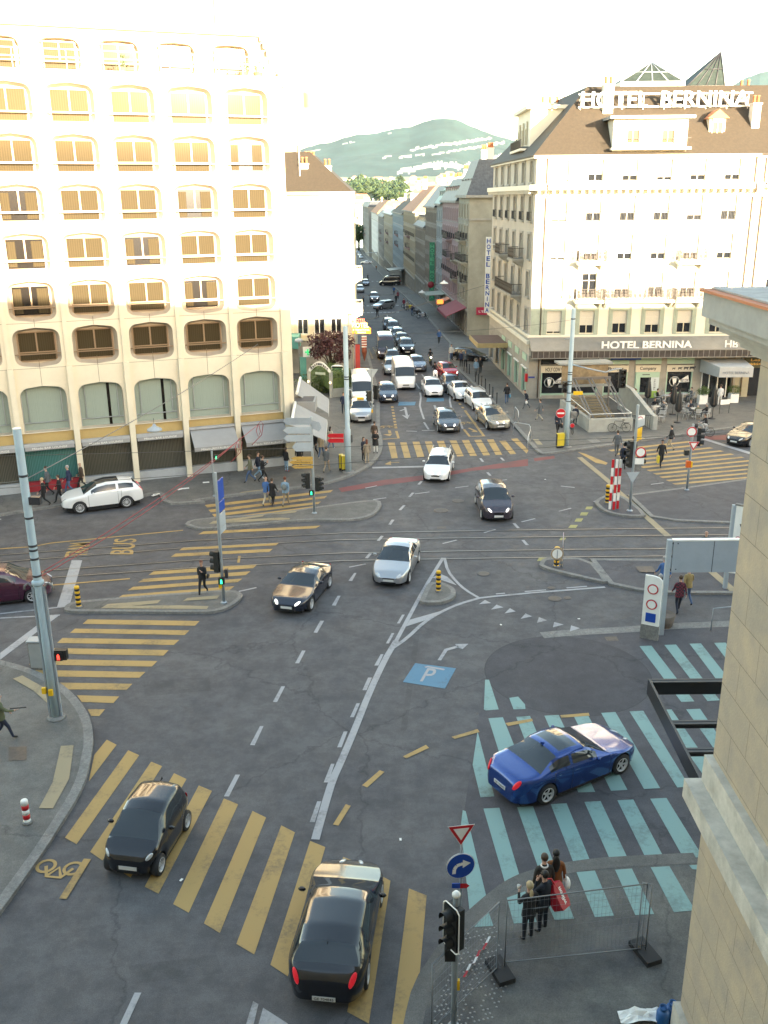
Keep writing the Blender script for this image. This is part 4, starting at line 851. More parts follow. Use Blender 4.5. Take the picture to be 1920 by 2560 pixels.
# vertical hanging sign on the side wall
vs_ = thing('vertical_hotel_sign', 'narrow vertical sign of blue capitals hanging off the side wall of the corner hotel', 'sign', (0, 0, 0))
sq = [wp(1226, 600, 100.6), wp(1222, 783, 100.6)]; ztop, zbot = sq[0].z, sq[1].z; b = MB(); X0 = sO[0] - .72 + .13
b.box(X0 - .28, X0 + .28, 100.9, 101.05, zbot, ztop + .3); b.box(X0 + .28, X0 + .8, 100.95, 101.0, ztop - .5, ztop - .4); b.box(X0 + .28, X0 + .8, 100.95, 101.0, zbot + .5, zbot + .6); b.build('panel', m_white, vs_)
L_ = 'HOTEL BERNINA'; st = (ztop + .2 - zbot) / 13
for i, ch in enumerate(L_):
    if ch != ' ': wtext(ch, T(X0, 100.9, 0), -.2 if ch != 'I' else -.04, .2 if ch != 'I' else .04, ztop + .2 - (i + .92) * st, ztop + .2 - (i + .12) * st, m_blue, .01, -.01, 'letter', vs_, .02)
# ---- brasserie building to the right ----
br = thing('brasserie_building', 'cream building right of the corner hotel with a dark green brasserie front', 'building', (BO[0] + BW, BO[1], 0)); brp = T(BW * 0, 0, 0)
b = MB(); bu = [2.3, 5.6, 8.9, 12.2]; bops = [(u - .62, u + .62, z, z + h) for u in bu for z, h in fl]; wallgrid(b, 16, 3.9, EZ, bops, .22, 0); b.box(.01, 16, .5, 20, 3.9, EZ, 0); wallgrid(b, 16, 0, 3.9, [(1.2, 15, .1, 3.2)], .5, 1); b.box(.02, 16, .6, 20, 0, 3.88, 1)
b.build('wall', [m_bwall, mat('brasserie_stone', (.34, .31, .22), .8)], br)
for z, h in fl:
    for u in bu: window(br, T(u, 0, z), 1.24, h, m_frame, random.choice([.1, .3, .6]), m_blind, m_bwall)
b = MB(); b.box(0, 16, -.6, -.003, CZ - .25, CZ + .15); b.build('cornice', m_bwall, br)
b = MB(); b.box(.3, 15, -.1, -.003, 2.7, 3.7); bo = b.build('brasserie_board', mat('dark_olive_board', (.04, .045, .02), .5), br)
m_gold = mat('gold_letters', (.55, .33, .08), .5); wtext('Les', T(0, 0, 0), 1.15, 1.95, 3.3, 3.55, m_gold, .01, -.11, 'lettering', bo, .02); wtext('Brasseurs', T(0, 0, 0), .5, 3.0, 2.95, 3.22, m_gold, .01, -.11, 'lettering', bo, .02)
b = MB(); b.box(1.2, 15, .45, .49, .1, 3.2); b.build('glazing', m_glass, br)
# roof lanterns behind the roof
for nm, lb, pts, apex, Y in (('glass_pyramid', 'pale glass pyramid skylight rising behind the brown hotel roof', (1550, 1712, 205), (1628, 156), 93), ('glass_lantern', 'taller angular glass and metal roof lantern at the right of the glass pyramid', (1718, 1812, 215), (1802, 131), 93)):
    p0, p1, pa_ = wp(pts[0], pts[2], Y), wp(pts[1], pts[2], Y), wp(*apex, Y + 2); o = thing(nm, lb, 'skylight', (BO[0] + (p0.x + p1.x) / 2, Y, p0.z - 1)); hw = (p1.x - p0.x) / 2; ax = pa_.x - (p0.x + p1.x) / 2; ah = pa_.z - p0.z + 1
    b = MB(); b.box(-hw * 1.0, hw * 1.0, -.2, 4.4, -1.2, 1.0, 1); b.add([(-hw, 0, 1), (hw, 0, 1), (hw, 4.2, 1), (-hw, 4.2, 1), (ax, 2, ah)], [(0, 1, 4), (1, 2, 4), (2, 3, 4), (3, 0, 4)], 0)
    b.build('glazing', [mat('greenish_skylight_glass', (.030, .042, .038), .6, 0, .3, spec=.2), m_bwall], o); f = MB()
    for e in ((-hw, 0), (hw, 0), (0, 0), (-hw / 2, 0), (hw / 2, 0), (hw, 4.2), (-hw, 4.2)): f.tube([(e[0], e[1] - .02, 1), (ax, 1.98, ah + .02)], .05, 5)
    f.tube([(-hw, -.02, 1), (hw, -.02, 1)], .06, 5); f.tube([(-hw / 2 + ax / 2, 1 - .05, (1 + ah) / 2), (hw / 2 + ax / 2, 1 - .05, (1 + ah) / 2)], .04, 5); f.build('glazing_bars', m_dark if nm == 'glass_lantern' else m_sgrey, o)
# ================= station-side building we look out of (casts the evening shade) =================
def ashlar(name, c1, c2, mort, bw=1.35, bh=.72):
    m = bpy.data.materials.new(name); m.use_nodes = True; N = m.node_tree; b = N.nodes['Principled BSDF']; b.inputs['Roughness'].default_value = .85
    tc = N.nodes.new('ShaderNodeTexCoord'); mp = N.nodes.new('ShaderNodeSeparateXYZ'); cb = N.nodes.new('ShaderNodeCombineXYZ'); ad = N.nodes.new('ShaderNodeMath'); ad.operation = 'ADD'
    N.links.new(tc.outputs['Object'], mp.inputs[0]); N.links.new(mp.outputs[0], ad.inputs[0]); N.links.new(mp.outputs[1], ad.inputs[1]); N.links.new(ad.outputs[0], cb.inputs[0]); N.links.new(mp.outputs[2], cb.inputs[1])
    br = N.nodes.new('ShaderNodeTexBrick'); br.inputs['Scale'].default_value = 1; br.inputs['Mortar Size'].default_value = .006; br.inputs['Brick Width'].default_value = bw; br.inputs['Row Height'].default_value = bh
    br.inputs['Color1'].default_value = (*c1, 1); br.inputs['Color2'].default_value = (*c2, 1); br.inputs['Mortar'].default_value = (*mort, 1); N.links.new(cb.outputs[0], br.inputs[0])
    no = N.nodes.new('ShaderNodeTexNoise'); no.inputs['Scale'].default_value = 1.1; no.inputs['Detail'].default_value = 8; no.inputs['Roughness'].default_value = .7; N.links.new(tc.outputs['Object'], no.inputs['Vector'])
    cr = N.nodes.new('ShaderNodeValToRGB'); cr.color_ramp.elements[0].position = .3; cr.color_ramp.elements[1].position = .7; cr.color_ramp.elements[0].color = (.74, .76, .80, 1); cr.color_ramp.elements[1].color = (1.12, 1.05, .92, 1); N.links.new(no.outputs[0], cr.inputs[0])
    mx = N.nodes.new('ShaderNodeMix'); mx.data_type = 'RGBA'; mx.blend_type = 'MULTIPLY'; mx.inputs[0].default_value = 1; N.links.new(br.outputs[0], mx.inputs[6]); N.links.new(cr.outputs[0], mx.inputs[7]); N.links.new(mx.outputs[2], b.inputs['Base Color'])
    bp = N.nodes.new('ShaderNodeBump'); bp.inputs['Strength'].default_value = .35; bp.inputs['Distance'].default_value = .02; n2 = N.nodes.new('ShaderNodeTexNoise'); n2.inputs['Scale'].default_value = 22; n2.inputs['Detail'].default_value = 4; N.links.new(tc.outputs['Object'], n2.inputs['Vector']); N.links.new(n2.outputs[0], bp.inputs['Height']); N.links.new(bp.outputs[0], b.inputs['Normal'])
    MATS[name] = m; return m
m_ash = ashlar('sandstone_ashlar', (.42, .36, .285), (.385, .34, .275), (.16, .14, .11)); m_led = mat('weathered_ledge_stone', (.44, .42, .37), .85, var=.25, scale=2.2, bump=.3)
st = thing('stone_building', 'sandstone block building with a projecting ledge and overhanging cornice at the right edge', 'building', (6.1, 15, 0))
L0 = T(-6.1, -15, 0); b = MB()
b.box(6.1, 30, -.6, 15.0, 7.1, 15.1, M=L0); b.box(6.06, 30, -.6, 15.04, 1.13, 6.15, M=L0); b.build('wall', m_ash, st)
b = MB(); b.box(5.64, 30, -.6, 15.1, 6.153, 6.55, M=L0); b.box(5.95, 30, -.6, 15.05, 6.553, 7.097, M=L0); b.build('ledge', m_led, st)
b = MB(); b.box(5.92, 30, -.6, 15.1, 0, 1.127, M=L0); b.build('plinth', m_led, st)
b = MB(); b.box(5.32, 30, -.6, 15.75, 15.103, 15.5, 0, M=L0)
for k in range(5): b.box(5.4 + k * .14, 30, -.6, 15.6 - k * .12, 15.1 - (k + 1) * .11, 15.1 - k * .11 - .002, 0, M=L0)
b.build('cornice', mat('grey_cornice_stone', (.34, .33, .30), .85, var=.15), st)
b = MB(); b.box(5.26, 30, -.6, 15.8, 15.503, 15.545, 0, M=L0); b.build('terracotta_edging', mat('edging_tile', (.45, .15, .06), .7), st)
b = MB(); b.box(5.42, 30, -.6, 15.68, 15.548, 15.575, 0, M=L0); b.build('roof_covering', mat('grey_roof_covering', (.25, .24, .23), .6, var=.25, scale=3), st)
b = MB(); b.box(-45, 40, -16, -.62, 0, 23.0); b.box(40.01, 105, -16, -.62, 0, 24.9); b.box(-45, 40, -.64, -.3, 21.2, 23.05); b.box(40.01, 105, -.64, -.3, 23.2, 24.95); b.box(-45, 95, -.619, -.45, 5.8, 6.3)  # unseen block, its two heights stepped to set the shade line on the facades
sb = b.build('station_building', m_ash, label='long sandstone station building behind the viewpoint', cat='building')
# black steel frame over the drive
fr = thing('steel_canopy_frame', 'black steel canopy frame without glass beyond the sandstone corner', 'canopy frame', (8.0, 25, 3.1)); b = MB(); m_fr = mat('black_steel', (.016, .018, .022), .45, var=.2)
A_ = G(1620, 1697, 3.2); B_ = G(1750, 1950, 3.2); dx = B_ - A_
for t_, l_ in ((0, 6.5), (.455, 6.4), (.72, 6.3)):
    q = A_ + dx * t_ - Vector((8, 25, 3.1)); b.box(q.x + .08, q.x + l_, q.y - .08, q.y - .0, q.z - (.5 if t_ == 0 else .22), q.z); b.box(q.x + .08, q.x + l_, q.y - .2, q.y - .083, q.z - .05, q.z - .01)
e_ = A_ + dx * 1.9 - Vector((8, 25, 3.1)); a_ = A_ - Vector((8, 25, 3.1))
b.add([(a_.x, a_.y, a_.z - .5), (a_.x + .07, a_.y, a_.z - .5), (e_.x + .07, e_.y, a_.z - .5), (e_.x, e_.y, a_.z - .5), (a_.x, a_.y, a_.z + .01), (a_.x + .07, a_.y, a_.z + .01), (e_.x + .07, e_.y, a_.z + .01), (e_.x, e_.y, a_.z + .01)], [(0, 1, 5, 4), (1, 2, 6, 5), (2, 3, 7, 6), (3, 0, 4, 7), (4, 5, 6, 7), (3, 2, 1, 0)])
b.build('beams', m_fr, fr); b = MB(); b.box(a_.x + 6.4, a_.x + 6.6, e_.y, a_.y + .1, a_.z - .4, a_.z - .002); b.box(a_.x + 6.4, a_.x + 6.6, a_.y - .1, a_.y + .1, -3.1, a_.z - .41); b.build('end_beam', m_fr, fr)

# ================= street row on the right =================
m_rwin = mat('dark_window_frame', (.16, .15, .13), .6)
def street_building(label, y0, y1, ez, wallm, nf, roofm, zb=None, sp=2.5, mans=2.6, ins=1.6, shut=None, balc=0, dx=0.0, endw=False, group='buildings along the right side of the street', ground=None, ww=1.05, name='street_building', cat='building', depth=13, chims=2, front=None):
    X0, X1 = xl(y0) + dx, xl(y1) + dx; base = gz((y0 + y1) / 2) - .6; L = math.hypot(X1 - X0, y1 - y0)
    o = thing(name, label, cat, (X0, y0, base), 0, group); I = T(-X0, -y0, -base)
    Ms = I @ frame((X1, y1, 0), 180 - 2.59); g0 = gz((y0 + y1) / 2) + 3.9
    fh = (ez - .5 - g0) / nf; wh = min(2.0, fh * .62); n = max(1, int(L / sp)); us_ = [L * (k + .5) / n for k in range(n)]
    b = MB(); ops_ = [(u - ww / 2, u + ww / 2, g0 + i * fh + fh * .2, g0 + i * fh + fh * .2 + wh) for u in us_ for i in range(nf)]
    shops_ = [(u - .95, u + .95, base + .9, g0 - .9) for u in us_] if L / n > 2.1 else []
    wallgrid(b, L, g0 - .4, ez, ops_, .2, 0, Ms); wallgrid(b, L, base, g0 - .4, shops_, .25, 1, Ms)
    Me = I @ frame((X0, y0, 0), 90); eo = []
    if endw: eo = [(u - .55, u + .55, g0 + i * fh + fh * .2, g0 + i * fh + fh * .2 + wh) for u in (4.1, 8.5) for i in range(nf)]
    wallgrid(b, depth, base, ez, eo, .2, 0, Me)
    b.add([(L, 0, base), (L, depth, base), (L, depth, ez), (L, 0, ez)], [(0, 1, 2, 3)], 0, M=Ms); b.add([(0, 0, base), (0, depth, base), (0, depth, ez), (0, 0, ez)], [(3, 2, 1, 0)], 0, M=Ms)
    b.box(.4, L - .4, .45, depth - .4, base, ez - .01, 2, M=Ms); b.build('wall', [wallm, ground or m_stone, m_black], o)
    far = y0 > 240
    for i in range(nf):
        for j, u in enumerate(us_): window(o, Ms @ T(u, 0, g0 + i * fh + fh * .2), ww, wh, m_rwin if (i + j) % 3 else m_frame, 0 if far or random.random() < .5 else random.choice([.3, .55]), m_blind, None if far else wallm, rail=(not far and balc and i in (1, 3)), shut=shut)
    if endw:
        for i in range(nf):
            for u in (4.1, 8.5): window(o, Me @ T(u, 0, g0 + i * fh + fh * .2), 1.1, wh, m_rwin, [.45, .5, .3, 0, .2][i % 5], m_shgreen, m_stone)
    if balc:
        for i in (2, 3): 
            if i < nf: balcony(o, Ms @ T(L * .5, 0, g0 + i * fh + fh * .12), min(L * .5, 5.5), .85, .9, wallm, m_iron)
        if balc > 1: balcony(o, Ms @ T(L - 1.3, 0, g0 + 1 * fh + fh * .12), 2.0, .85, .9, wallm, m_iron); balcony(o, Ms @ T(L - 1.3, 0, g0 + 2 * fh + fh * .12), 2.0, .85, .9, wallm, m_iron)
    b = MB(); b.box(-.1, L + .1, -.5, -.003, ez - .15, ez + .15, M=Ms); b.box(0, L, -.16, -.003, g0 - .55, g0 - .35, M=Ms); b.box(0, L, -.12, -.003, ez - fh * 1.1, ez - fh * 1.1 + .15, M=Ms)
    if endw: b.box(-.5, depth, -.5, -.003, ez - .15, ez + .15, M=Me); b.box(0, depth, -.14, -.003, ez - fh * 1.1, ez - fh * 1.1 + .22, M=Me)
    b.build('cornice', m_stone if wallm is not m_bwall else m_bwall, o)
    b = MB(); c_ = [(X0 - .3, y0), (X0 + depth, y0), (X1 + depth, y1), (X1 - .3, y1)]; hiproof(b, [(p[0] - X0, p[1] - y0) for p in c_], ez + .16 - base, mans, ins, 0, 1, .1)
    rf = b.build('roof', [roofm, m_flat if mans < 3.2 else roofm], o)
    for k in range(chims): chimney(rf, 2.8 + (X1 - X0) * (k + .3) / max(1, chims), (y1 - y0) * (k + .5) / max(1, chims), ez + mans - .6 - base, 2.0, .7, 1.4, 0 if far else 3, m_stucco)
    if ins < 2 and not far:
        for u in us_[::1]:
            b = MB(); b.box(-.5, .5, 0, 1.6, 0, 1.5, 0); b.box(-.6, .6, -.15, 1.8, 1.5, 1.62, 1); b.box(-.35, .35, -.02, -.001, .25, 1.3, 2); b.build('dormer', [m_stucco if wallm is m_bwall else wallm, roofm, m_glass], o, Ms @ T(u, .35, ez + .5))
    return o
m_shgreen = mat('green_shutter', (.13, .24, .16), .6); m_shgrey = mat('grey_shutter', (.22, .24, .24), .6)
w1 = mat('rough_beige_wall', (.32, .295, .23), .9, var=.22, scale=.35); w2 = mat('pink_wall', (.33, .235, .23), .85, var=.1); w3 = mat('pale_blue_grey_wall', (.28, .30, .295), .85); w4 = mat('taupe_wall', (.215, .185, .15), .85, var=.12)
w5 = mat('dull_tan_wall', (.24, .21, .17), .85, var=.15); w6 = mat('yellowish_quoin_wall', (.37, .325, .235), .85, var=.12); w7 = mat('light_blue_wall', (.25, .295, .315), .85); w8 = mat('white_render', (.62, .62, .60), .85); w9 = mat('mid_grey_wall', (.20, .20, .19), .85)
m_orange = mat('orange_roof_tiles', (.40, .20, .11), .8, var=.2, scale=2)
random.seed(21)
street_building('rough beige corner building with green blinds and dark slate mansard roof', 121.6, 132.3, 17.15, w1, 5, m_slateg, sp=2.6, mans=4.2, balc=2, endw=True, ww=1.0)
street_building('pink facade building with iron balconies along the street', 132.35, 152.4, 16.5, w2, 5, m_slateg, sp=2.5, mans=3.0, balc=2)
street_building('narrow pale blue grey building beside the pink facade', 152.45, 161.5, 16.0, w3, 5, mat('verdigris_roof', (.24, .33, .30), .6), sp=2.6, mans=2.6)
street_building('taupe facade building carrying the green vertical hotel sign', 161.55, 182, 15.5, w4, 5, m_slateg, sp=2.5, mans=3.4, ins=2.4)
street_building('lower tan building with a rounded roof edge halfway down the street', 182.05, 205, 11.7, w5, 4, m_slateg, sp=2.6, mans=1.8, chims=1)
street_building('yellowish building with stone quoins and orange tiled roof', 206.3, 242, 14.2, w6, 5, m_orange, sp=2.8, mans=5.2, ins=5.2, balc=1, chims=2)
street_building('light blue facade with dark roof farther down the street', 243, 290, 13.2, w7, 5, m_slate, sp=3.2, mans=3.6, ins=4.2, balc=1)
street_building('pale beige building with small roof terrace past the light blue facade', 291, 345, 12.2, w6, 5, m_flat, sp=3.4, mans=1.6, ins=1.2, balc=1)
street_building('grey balconied building before the white gable', 346, 392, 10.6, w9, 5, m_slateg, sp=3.6, mans=2.0, balc=1)
street_building('white gabled building with orange roof near the lake end', 398, 470, 11.0, w8, 6, m_orange, sp=4.2, mans=5, ins=5, chims=1)
street_building('last grey building with many balconies before the lake', 474, 590, 13.0, w9, 7, m_slateg, sp=5, mans=2.5, balc=1, chims=2, dx=-1.2)
for k, (y0, y1, ez_, wm_, lb) in enumerate(((120, 175, 15, w8, 'pale building beyond the pavilion hotel on the left'), (178, 260, 13, w4, 'tan building hidden along the left side of the street'), (265, 380, 10, w3, 'blue grey building far along the left side of the street'))):
    X0 = xl(y0) - 15.6; b = MB(); o = thing('left_street_building', lb, 'building', (X0 - 2, y0, gz(y0) - 1), 0); b.prism([(-14, 0), (0, 0), (xl(y1) - xl(y0), y1 - y0), (xl(y1) - xl(y0) - 14, y1 - y0)], 0, ez_ - gz(y0) + 1, 0); b.build('wall', wm_, o)
    b = MB(); hiproof(b, [(-14, 0), (0, 0), (xl(y1) - xl(y0), y1 - y0), (xl(y1) - xl(y0) - 14, y1 - y0)], ez_ - gz(y0) + 1.15, 4, 5, 0, 0, .2); b.build('roof', m_slate, o)
# blocks behind the row (roofs seen over the first ones)
# street-side shop details
def sp_(y, off=0.0, z=0.0): return Vector((xl(y) - off, y, gz(y) + z))
def awn(y0, y1, off, z0_, z1_, m, name, lb):
    a, c = sp_(y0, 0, z1_), sp_(y1, 0, z1_); o = thing(name, lb, name.replace('_', ' '), a); b = MB(); d, e = sp_(y0, off, z0_) - a, sp_(y1, off, z0_) - a; c = c - a; up = Vector((0, 0, .08)); zz = Vector((0, 0, 0))
    b.add([zz, c, e, d, zz + up, c + up, e + up, d + up], [(0, 1, 2, 3), (7, 6, 5, 4), (0, 4, 5, 1), (1, 5, 6, 2), (2, 6, 7, 3), (3, 7, 4, 0)]); b.build('canopy', m, o)
    dn = Vector((0, 0, -.28)); b = MB(); b.add([d, e, e + dn, d + dn, d + Vector((.03, 0, 0)), e + Vector((.03, 0, 0)), e + dn + Vector((.03, 0, 0)), d + dn + Vector((.03, 0, 0))], [(0, 1, 2, 3), (7, 6, 5, 4), (3, 2, 6, 7)]); b.build('valance', m, o); return o
m_mar = mat('maroon_awning_cloth', (.26, .045, .06), .8); awn(122.5, 134, 2.6, 2.5, 3.6, m_mar, 'shop_awning', 'long maroon shop awning at the foot of the rough beige building')
awn(140, 144, 1.8, 2.5, 3.3, mat('orange_awning_cloth', (.55, .16, .06), .7), 'shop_awning', 'small orange awning along the right pavement beyond the maroon one')
awn(146, 155, 3.0, 3.2, 3.4, mat('grey_green_canopy', (.28, .30, .25), .7), 'hotel_canopy', 'flat grey green hotel canopy over the right pavement down the street')
awn(236, 252, 4, 3.6, 4.0, m_black, 'dark_canopy', 'dark canopy projecting over the pavement far down the street')
awn(400, 410, 5, 4, 4.3, m_dark, 'thin_canopy', 'thin dark canopy at the white gabled building')
o = thing('orange_shop_sign', 'glowing orange hanging sign over the right pavement', 'sign', sp_(139.5, 1.6, 2.9)); MB().box(-.45, .45, -.06, .06, -.3, .3).build('panel', mat('orange_light', (.8, .15, .03), .5, emit=.35, emcol=(1, .2, .03)), o); MB().box(.45, 1.6, -.02, .02, .1, .16).build('bracket', m_dark, o)
o = thing('green_vertical_sign', 'narrow vertical sign of green capitals on the taupe facade', 'sign', sp_(163.5, .5, 0)); b = MB(); za, zb_ = 10.6, 1.5; b.box(-.45, .45, -.1, .1, zb_ - .3, za + .3); b.box(.45, .9, -.05, .05, za - 1, za - .9); b.box(.45, .9, -.05, .05, zb_ + 1, zb_ + 1.1); b.build('panel', mat('dull_green_panel', (.04, .20, .11), .6), o)
for i, ch in enumerate('HOTEL MONTANA'):
    if ch != ' ': wtext(ch, T(0, 0, 0), -.3, .3, za - (i + .9) * .7, za - (i + .15) * .7, mat('sign_green', (.10, .42, .22), .5, var=0), .01, -.11, 'letter', o, .02)
o = thing('red_round_sign', 'dark red octagonal lantern sign on the lower tan building', 'sign', sp_(158, 1.2, 4.2)); MB().lathe([(0, -.1), (.55, -.1), (.55, .1), (0, .1)], 8, 0, UPR).build('panel', mat('dark_red', (.25, .02, .03), .5), o); MB().box(0, 1.2, .11, .14, -.02, .03).build('bracket', m_dark, o)
o = thing('red_signboard', 'red signboard at the side street corner below the rough beige building', 'sign', sp_(121.2, -2.6, 3.3)); MB().box(-1.5, 2.2, -.1, .1, -.45, .5).build('panel', mat('carmine_board', (.40, .02, .06), .5), o); wtext('L\'ERMITAGE', T(0, 0, 0), -1.2, 1.9, -.15, .12, m_white, .01, -.12, 'lettering', o)

# ================= pavilion hotel (left, sunlit) =================
TO = (-3.05, 95.0); tp = lambda px, py, Y=95.0: (lambda r: Vector((r.x * Y / r.y - TO[0], Y - TO[1], HC + r.z * Y / r.y)))(ray(px, py))
term = thing('terminus_hotel', 'sunlit cream hotel with brown hipped roof and clay chimney pots behind the restaurant garden', 'building', (*TO, 0)); m_tw = mat('pale_yellow_stucco', (.66, .58, .42), .8, var=.06)
TE = 17.55; trz = [tp(800, y).z for y in (850, 762, 660, 560)]; tz = [(4.05, 2.2), (tp(0, 762).z, 2.1), (tp(0, 672).z, 2.1), (tp(0, 612).z, 1.7), (tp(0, 545).z, 1.2)]
tcol = [tp(749, 600).x, tp(792, 600).x, tp(835, 600).x, tp(706, 600).x]; b = MB(); wallgrid(b, -0.0, 3.5, TE, [(u - .55, u + .55, z, z + h) for u in tcol for z, h in tz], .2, 0, T(0, 0, 0), -16)
b.add([(0, 0, 0), (0, 20, 0), (0, 20, TE), (0, 0, TE)], [(0, 1, 2, 3)], 0); b.box(-16, -.2, .4, 20, 0, TE - .01, 0); b.box(-16, -.02, -.02, .39, 0, 3.49, 1); b.build('wall', [m_tw, m_stone], term, T(0, 0, 0))
for z, h in tz:
    for u in tcol: window(term, T(u, 0, z), 1.08, h, m_white, .97 if z > 5 else .3, m_blind, m_tw)
b = MB(); b.box(-16, .35, -.35, -.003, 14.75, 15.05); b.box(-16, .5, -.5, -.003, TE - .15, TE + .1); b.box(-16, .3, -.3, -.003, 3.45, 3.7); b.box(.003, .35, -.003, 20, 14.75, 15.05); b.build('cornice', m_tw, term)
b = MB(); hiproof(b, [(-16, 0), (0, 0), (0, 20), (-16, 20)], TE + .12, 6.3 * .6, 4.0, 0, 1, .3); rf = b.build('roof', [m_slate, m_slate], term)
for a, c, y0, y1, Y, n in ((752, 771, 412, 440, 97.5, 2), (809, 828, 417, 445, 98.5, 2), (741, 752, 383, 397, 101, 1), (762, 787, 397, 400, 101, 4)):
    p0, p1 = tp(a, y1, Y), tp(c, y0, Y); chimney(rf, (p0.x + p1.x) / 2, p0.y, p0.z - 1.2, p1.z - p0.z + 1.2, p1.x - p0.x, .8, n)
for zt in (tp(0, 700).z - .2, tp(0, 780).z - .5): balcony(term, Matrix(((0, -1, 0, 0), (1, 0, 0, 2.4), (0, 0, 1, zt), (0, 0, 0, 1))), 3.4, 1.05, 1.0, m_tw, m_tw, .2)
for zt in (tp(0, 700).z - .2, tp(0, 780).z - .5):
    b = MB(); b.box(.05, .95, .8, .95, zt, zt + .9); b.box(.92, 1.02, .8, 4.0, zt, zt + .85); b.build('balcony_parapet', m_tw, term)
# neon sign
ns = thing('neon_hotel_sign', 'glowing orange and red hotel sign projecting over the left pavement', 'sign', (TO[0] + .2, 95.2, 5.2)); b = MB(); p0, p1 = tp(880, 832, 95.2), tp(928, 803, 95.2)
xa, xb = p0.x - .2, p1.x - .2 - .05; zA_, zB_ = p0.z - 5.2 - .1, p1.z - 5.2
b.box(xa, xb, -.12, .12, zA_, zA_ + .55); b.box(xa, xb - .1, -.05, .05, zA_ + .56, zA_ + .62); b.box(xa - .4, xa + .3, -.04, .04, zB_ - .1, zB_); b.build('box', mat('amber_lightbox', (.7, .18, .02), .5, emit=.55, emcol=(1.0, .22, .02)), ns)
n1 = mat('neon_yellow', (.9, .5, .1), .5, emit=1.6, emcol=(1, .55, .12), var=0); n2 = mat('neon_red', (.8, .1, .05), .5, emit=.9, emcol=(1, .12, .06), var=0)
wtext('HOTEL', T(0, 0, 0), xa, xb - .2, zA_ + .62, zA_ + 1.1, n1, .02, -.06, 'letters', ns, .02); wtext('HOTEL', T(0, 0, 0), xa + .1, xb - .5, zA_ + 1.15, zA_ + 1.5, n2, .02, -.04, 'letters', ns, .0)
wtext('INTERNATIONAL', T(0, 0, 0), xa + .1, xb - .1, zA_ + .3, zA_ + .5, n1, .01, -.13, 'letters', ns, .02); wtext('TERMINUS', T(0, 0, 0), xa + .5, xb - .5, zA_ + .06, zA_ + .23, n1, .01, -.13, 'letters', ns, .02)
# ================= lake, far shore, mountain =================
m_lake = mat('lake_water', (.16, .24, .26), .18, var=.15, scale=.02)
b = MB(); b.add([(-1500, 625, -14), (1500, 625, -14), (1500, 1500, -14), (-1500, 1500, -14)], [(0, 1, 2, 3)]); b.build('lake', m_lake, kind='structure')
m_far = mat('far_plain', (.16, .19, .10), .9, var=.4, scale=.006)
def fz(x, y):
    t = max(0, (y - 1500) / 5200); return -12 + 34 * min(1, (y - 1500) / 900) ** 1 + 150 * t * t
b = MB(); xs_ = [-6000 + 400 * i for i in range(31)]; ys2 = [1500, 1700, 2000, 2400, 3000, 3800, 4800, 6000, 7200, 9000, 12000, 40000]
b.add([(x * (1 if y < 12001 else 4), y, fz(x, min(y, 6600))) for y in ys2 for x in xs_], [(j * 31 + i, j * 31 + i + 1, (j + 1) * 31 + i + 1, (j + 1) * 31 + i) for j in range(len(ys2) - 1) for i in range(30)], 0, True)
b.build('far_terrain', m_far, kind='structure')
from mathutils import noise as mn
def mtn(name, Y0, prof, ybase, rock, depth=2500):
    """ridge: prof are photo pixels of the skyline, converted to true heights at distance"""
    b = MB(); cols = []; N = 230; x0, x1 = prof[0][0], prof[-1][0]; K = 44; rk = []
    for i in range(N + 1):
        px = x0 + (x1 - x0) * i / N
        for (a, ya), (c, yc) in zip(prof, prof[1:]):
            if a <= px <= c: py = ya + (yc - ya) * (px - a) / (c - a); break
        r = ray(px, py); Y = Y0 + depth; top = Vector((r.x * Y / r.y, Y, HC + r.z * Y / r.y)); r = ray(px, ybase); bot = Vector((r.x * Y0 / r.y, Y0, HC + r.z * Y0 / r.y))
        for k in range(K + 1):
            t = k / K; p = bot.lerp(top, t); s = t * t * .35 + t * .65; p.z = bot.z + (top.z - bot.z) * s
            if 0 < k < K: d = mn.fractal(Vector((p.x * .0016, p.y * .0016, 3)), 1.0, 2.0, 5) * 90 * math.sin(PI * t); p.z += d * .5; p.y += d
            elif k == K: p.z += mn.fractal(Vector((p.x * .006, 1, 3)), 1, 2, 4) * 9
            cols.append(p)
    b.add(cols, [(i * (K + 1) + k, (i + 1) * (K + 1) + k, (i + 1) * (K + 1) + k + 1, i * (K + 1) + k + 1) for i in range(N) for k in range(K)], 0, True)
    def proj(p):
        q = p - Vector((0, 0, HC))
        v = camo.matrix_world.inverted() @ p; return 960 + FPX * v.x / -v.z, 1280 - FPX * v.y / -v.z
    for fi, f in enumerate(b.f):
        c = sum((b.v[i] for i in f), Vector()) / 4; u, v = proj(c)
        for (xa, ya, xb, yb, hw) in rock:
            if xa <= u <= xb:
                yc = ya + (yb - ya) * (u - xa) / (xb - xa)
                if abs(v - yc + 3.0 * mn.noise(Vector((u * .05, 0, 0)))) < hw * (1 + .8 * mn.noise(Vector((u * .11, v * .11, 1)))): b.m[fi] = 1
    return b.build(name, [mat('mountain_forest', (.017, .038, .034), .9, var=.45, scale=.004), mat('limestone', (.34, .33, .30), .9, var=.3, scale=.01)], kind='structure')
z3f = zm(680, 200, .3616)
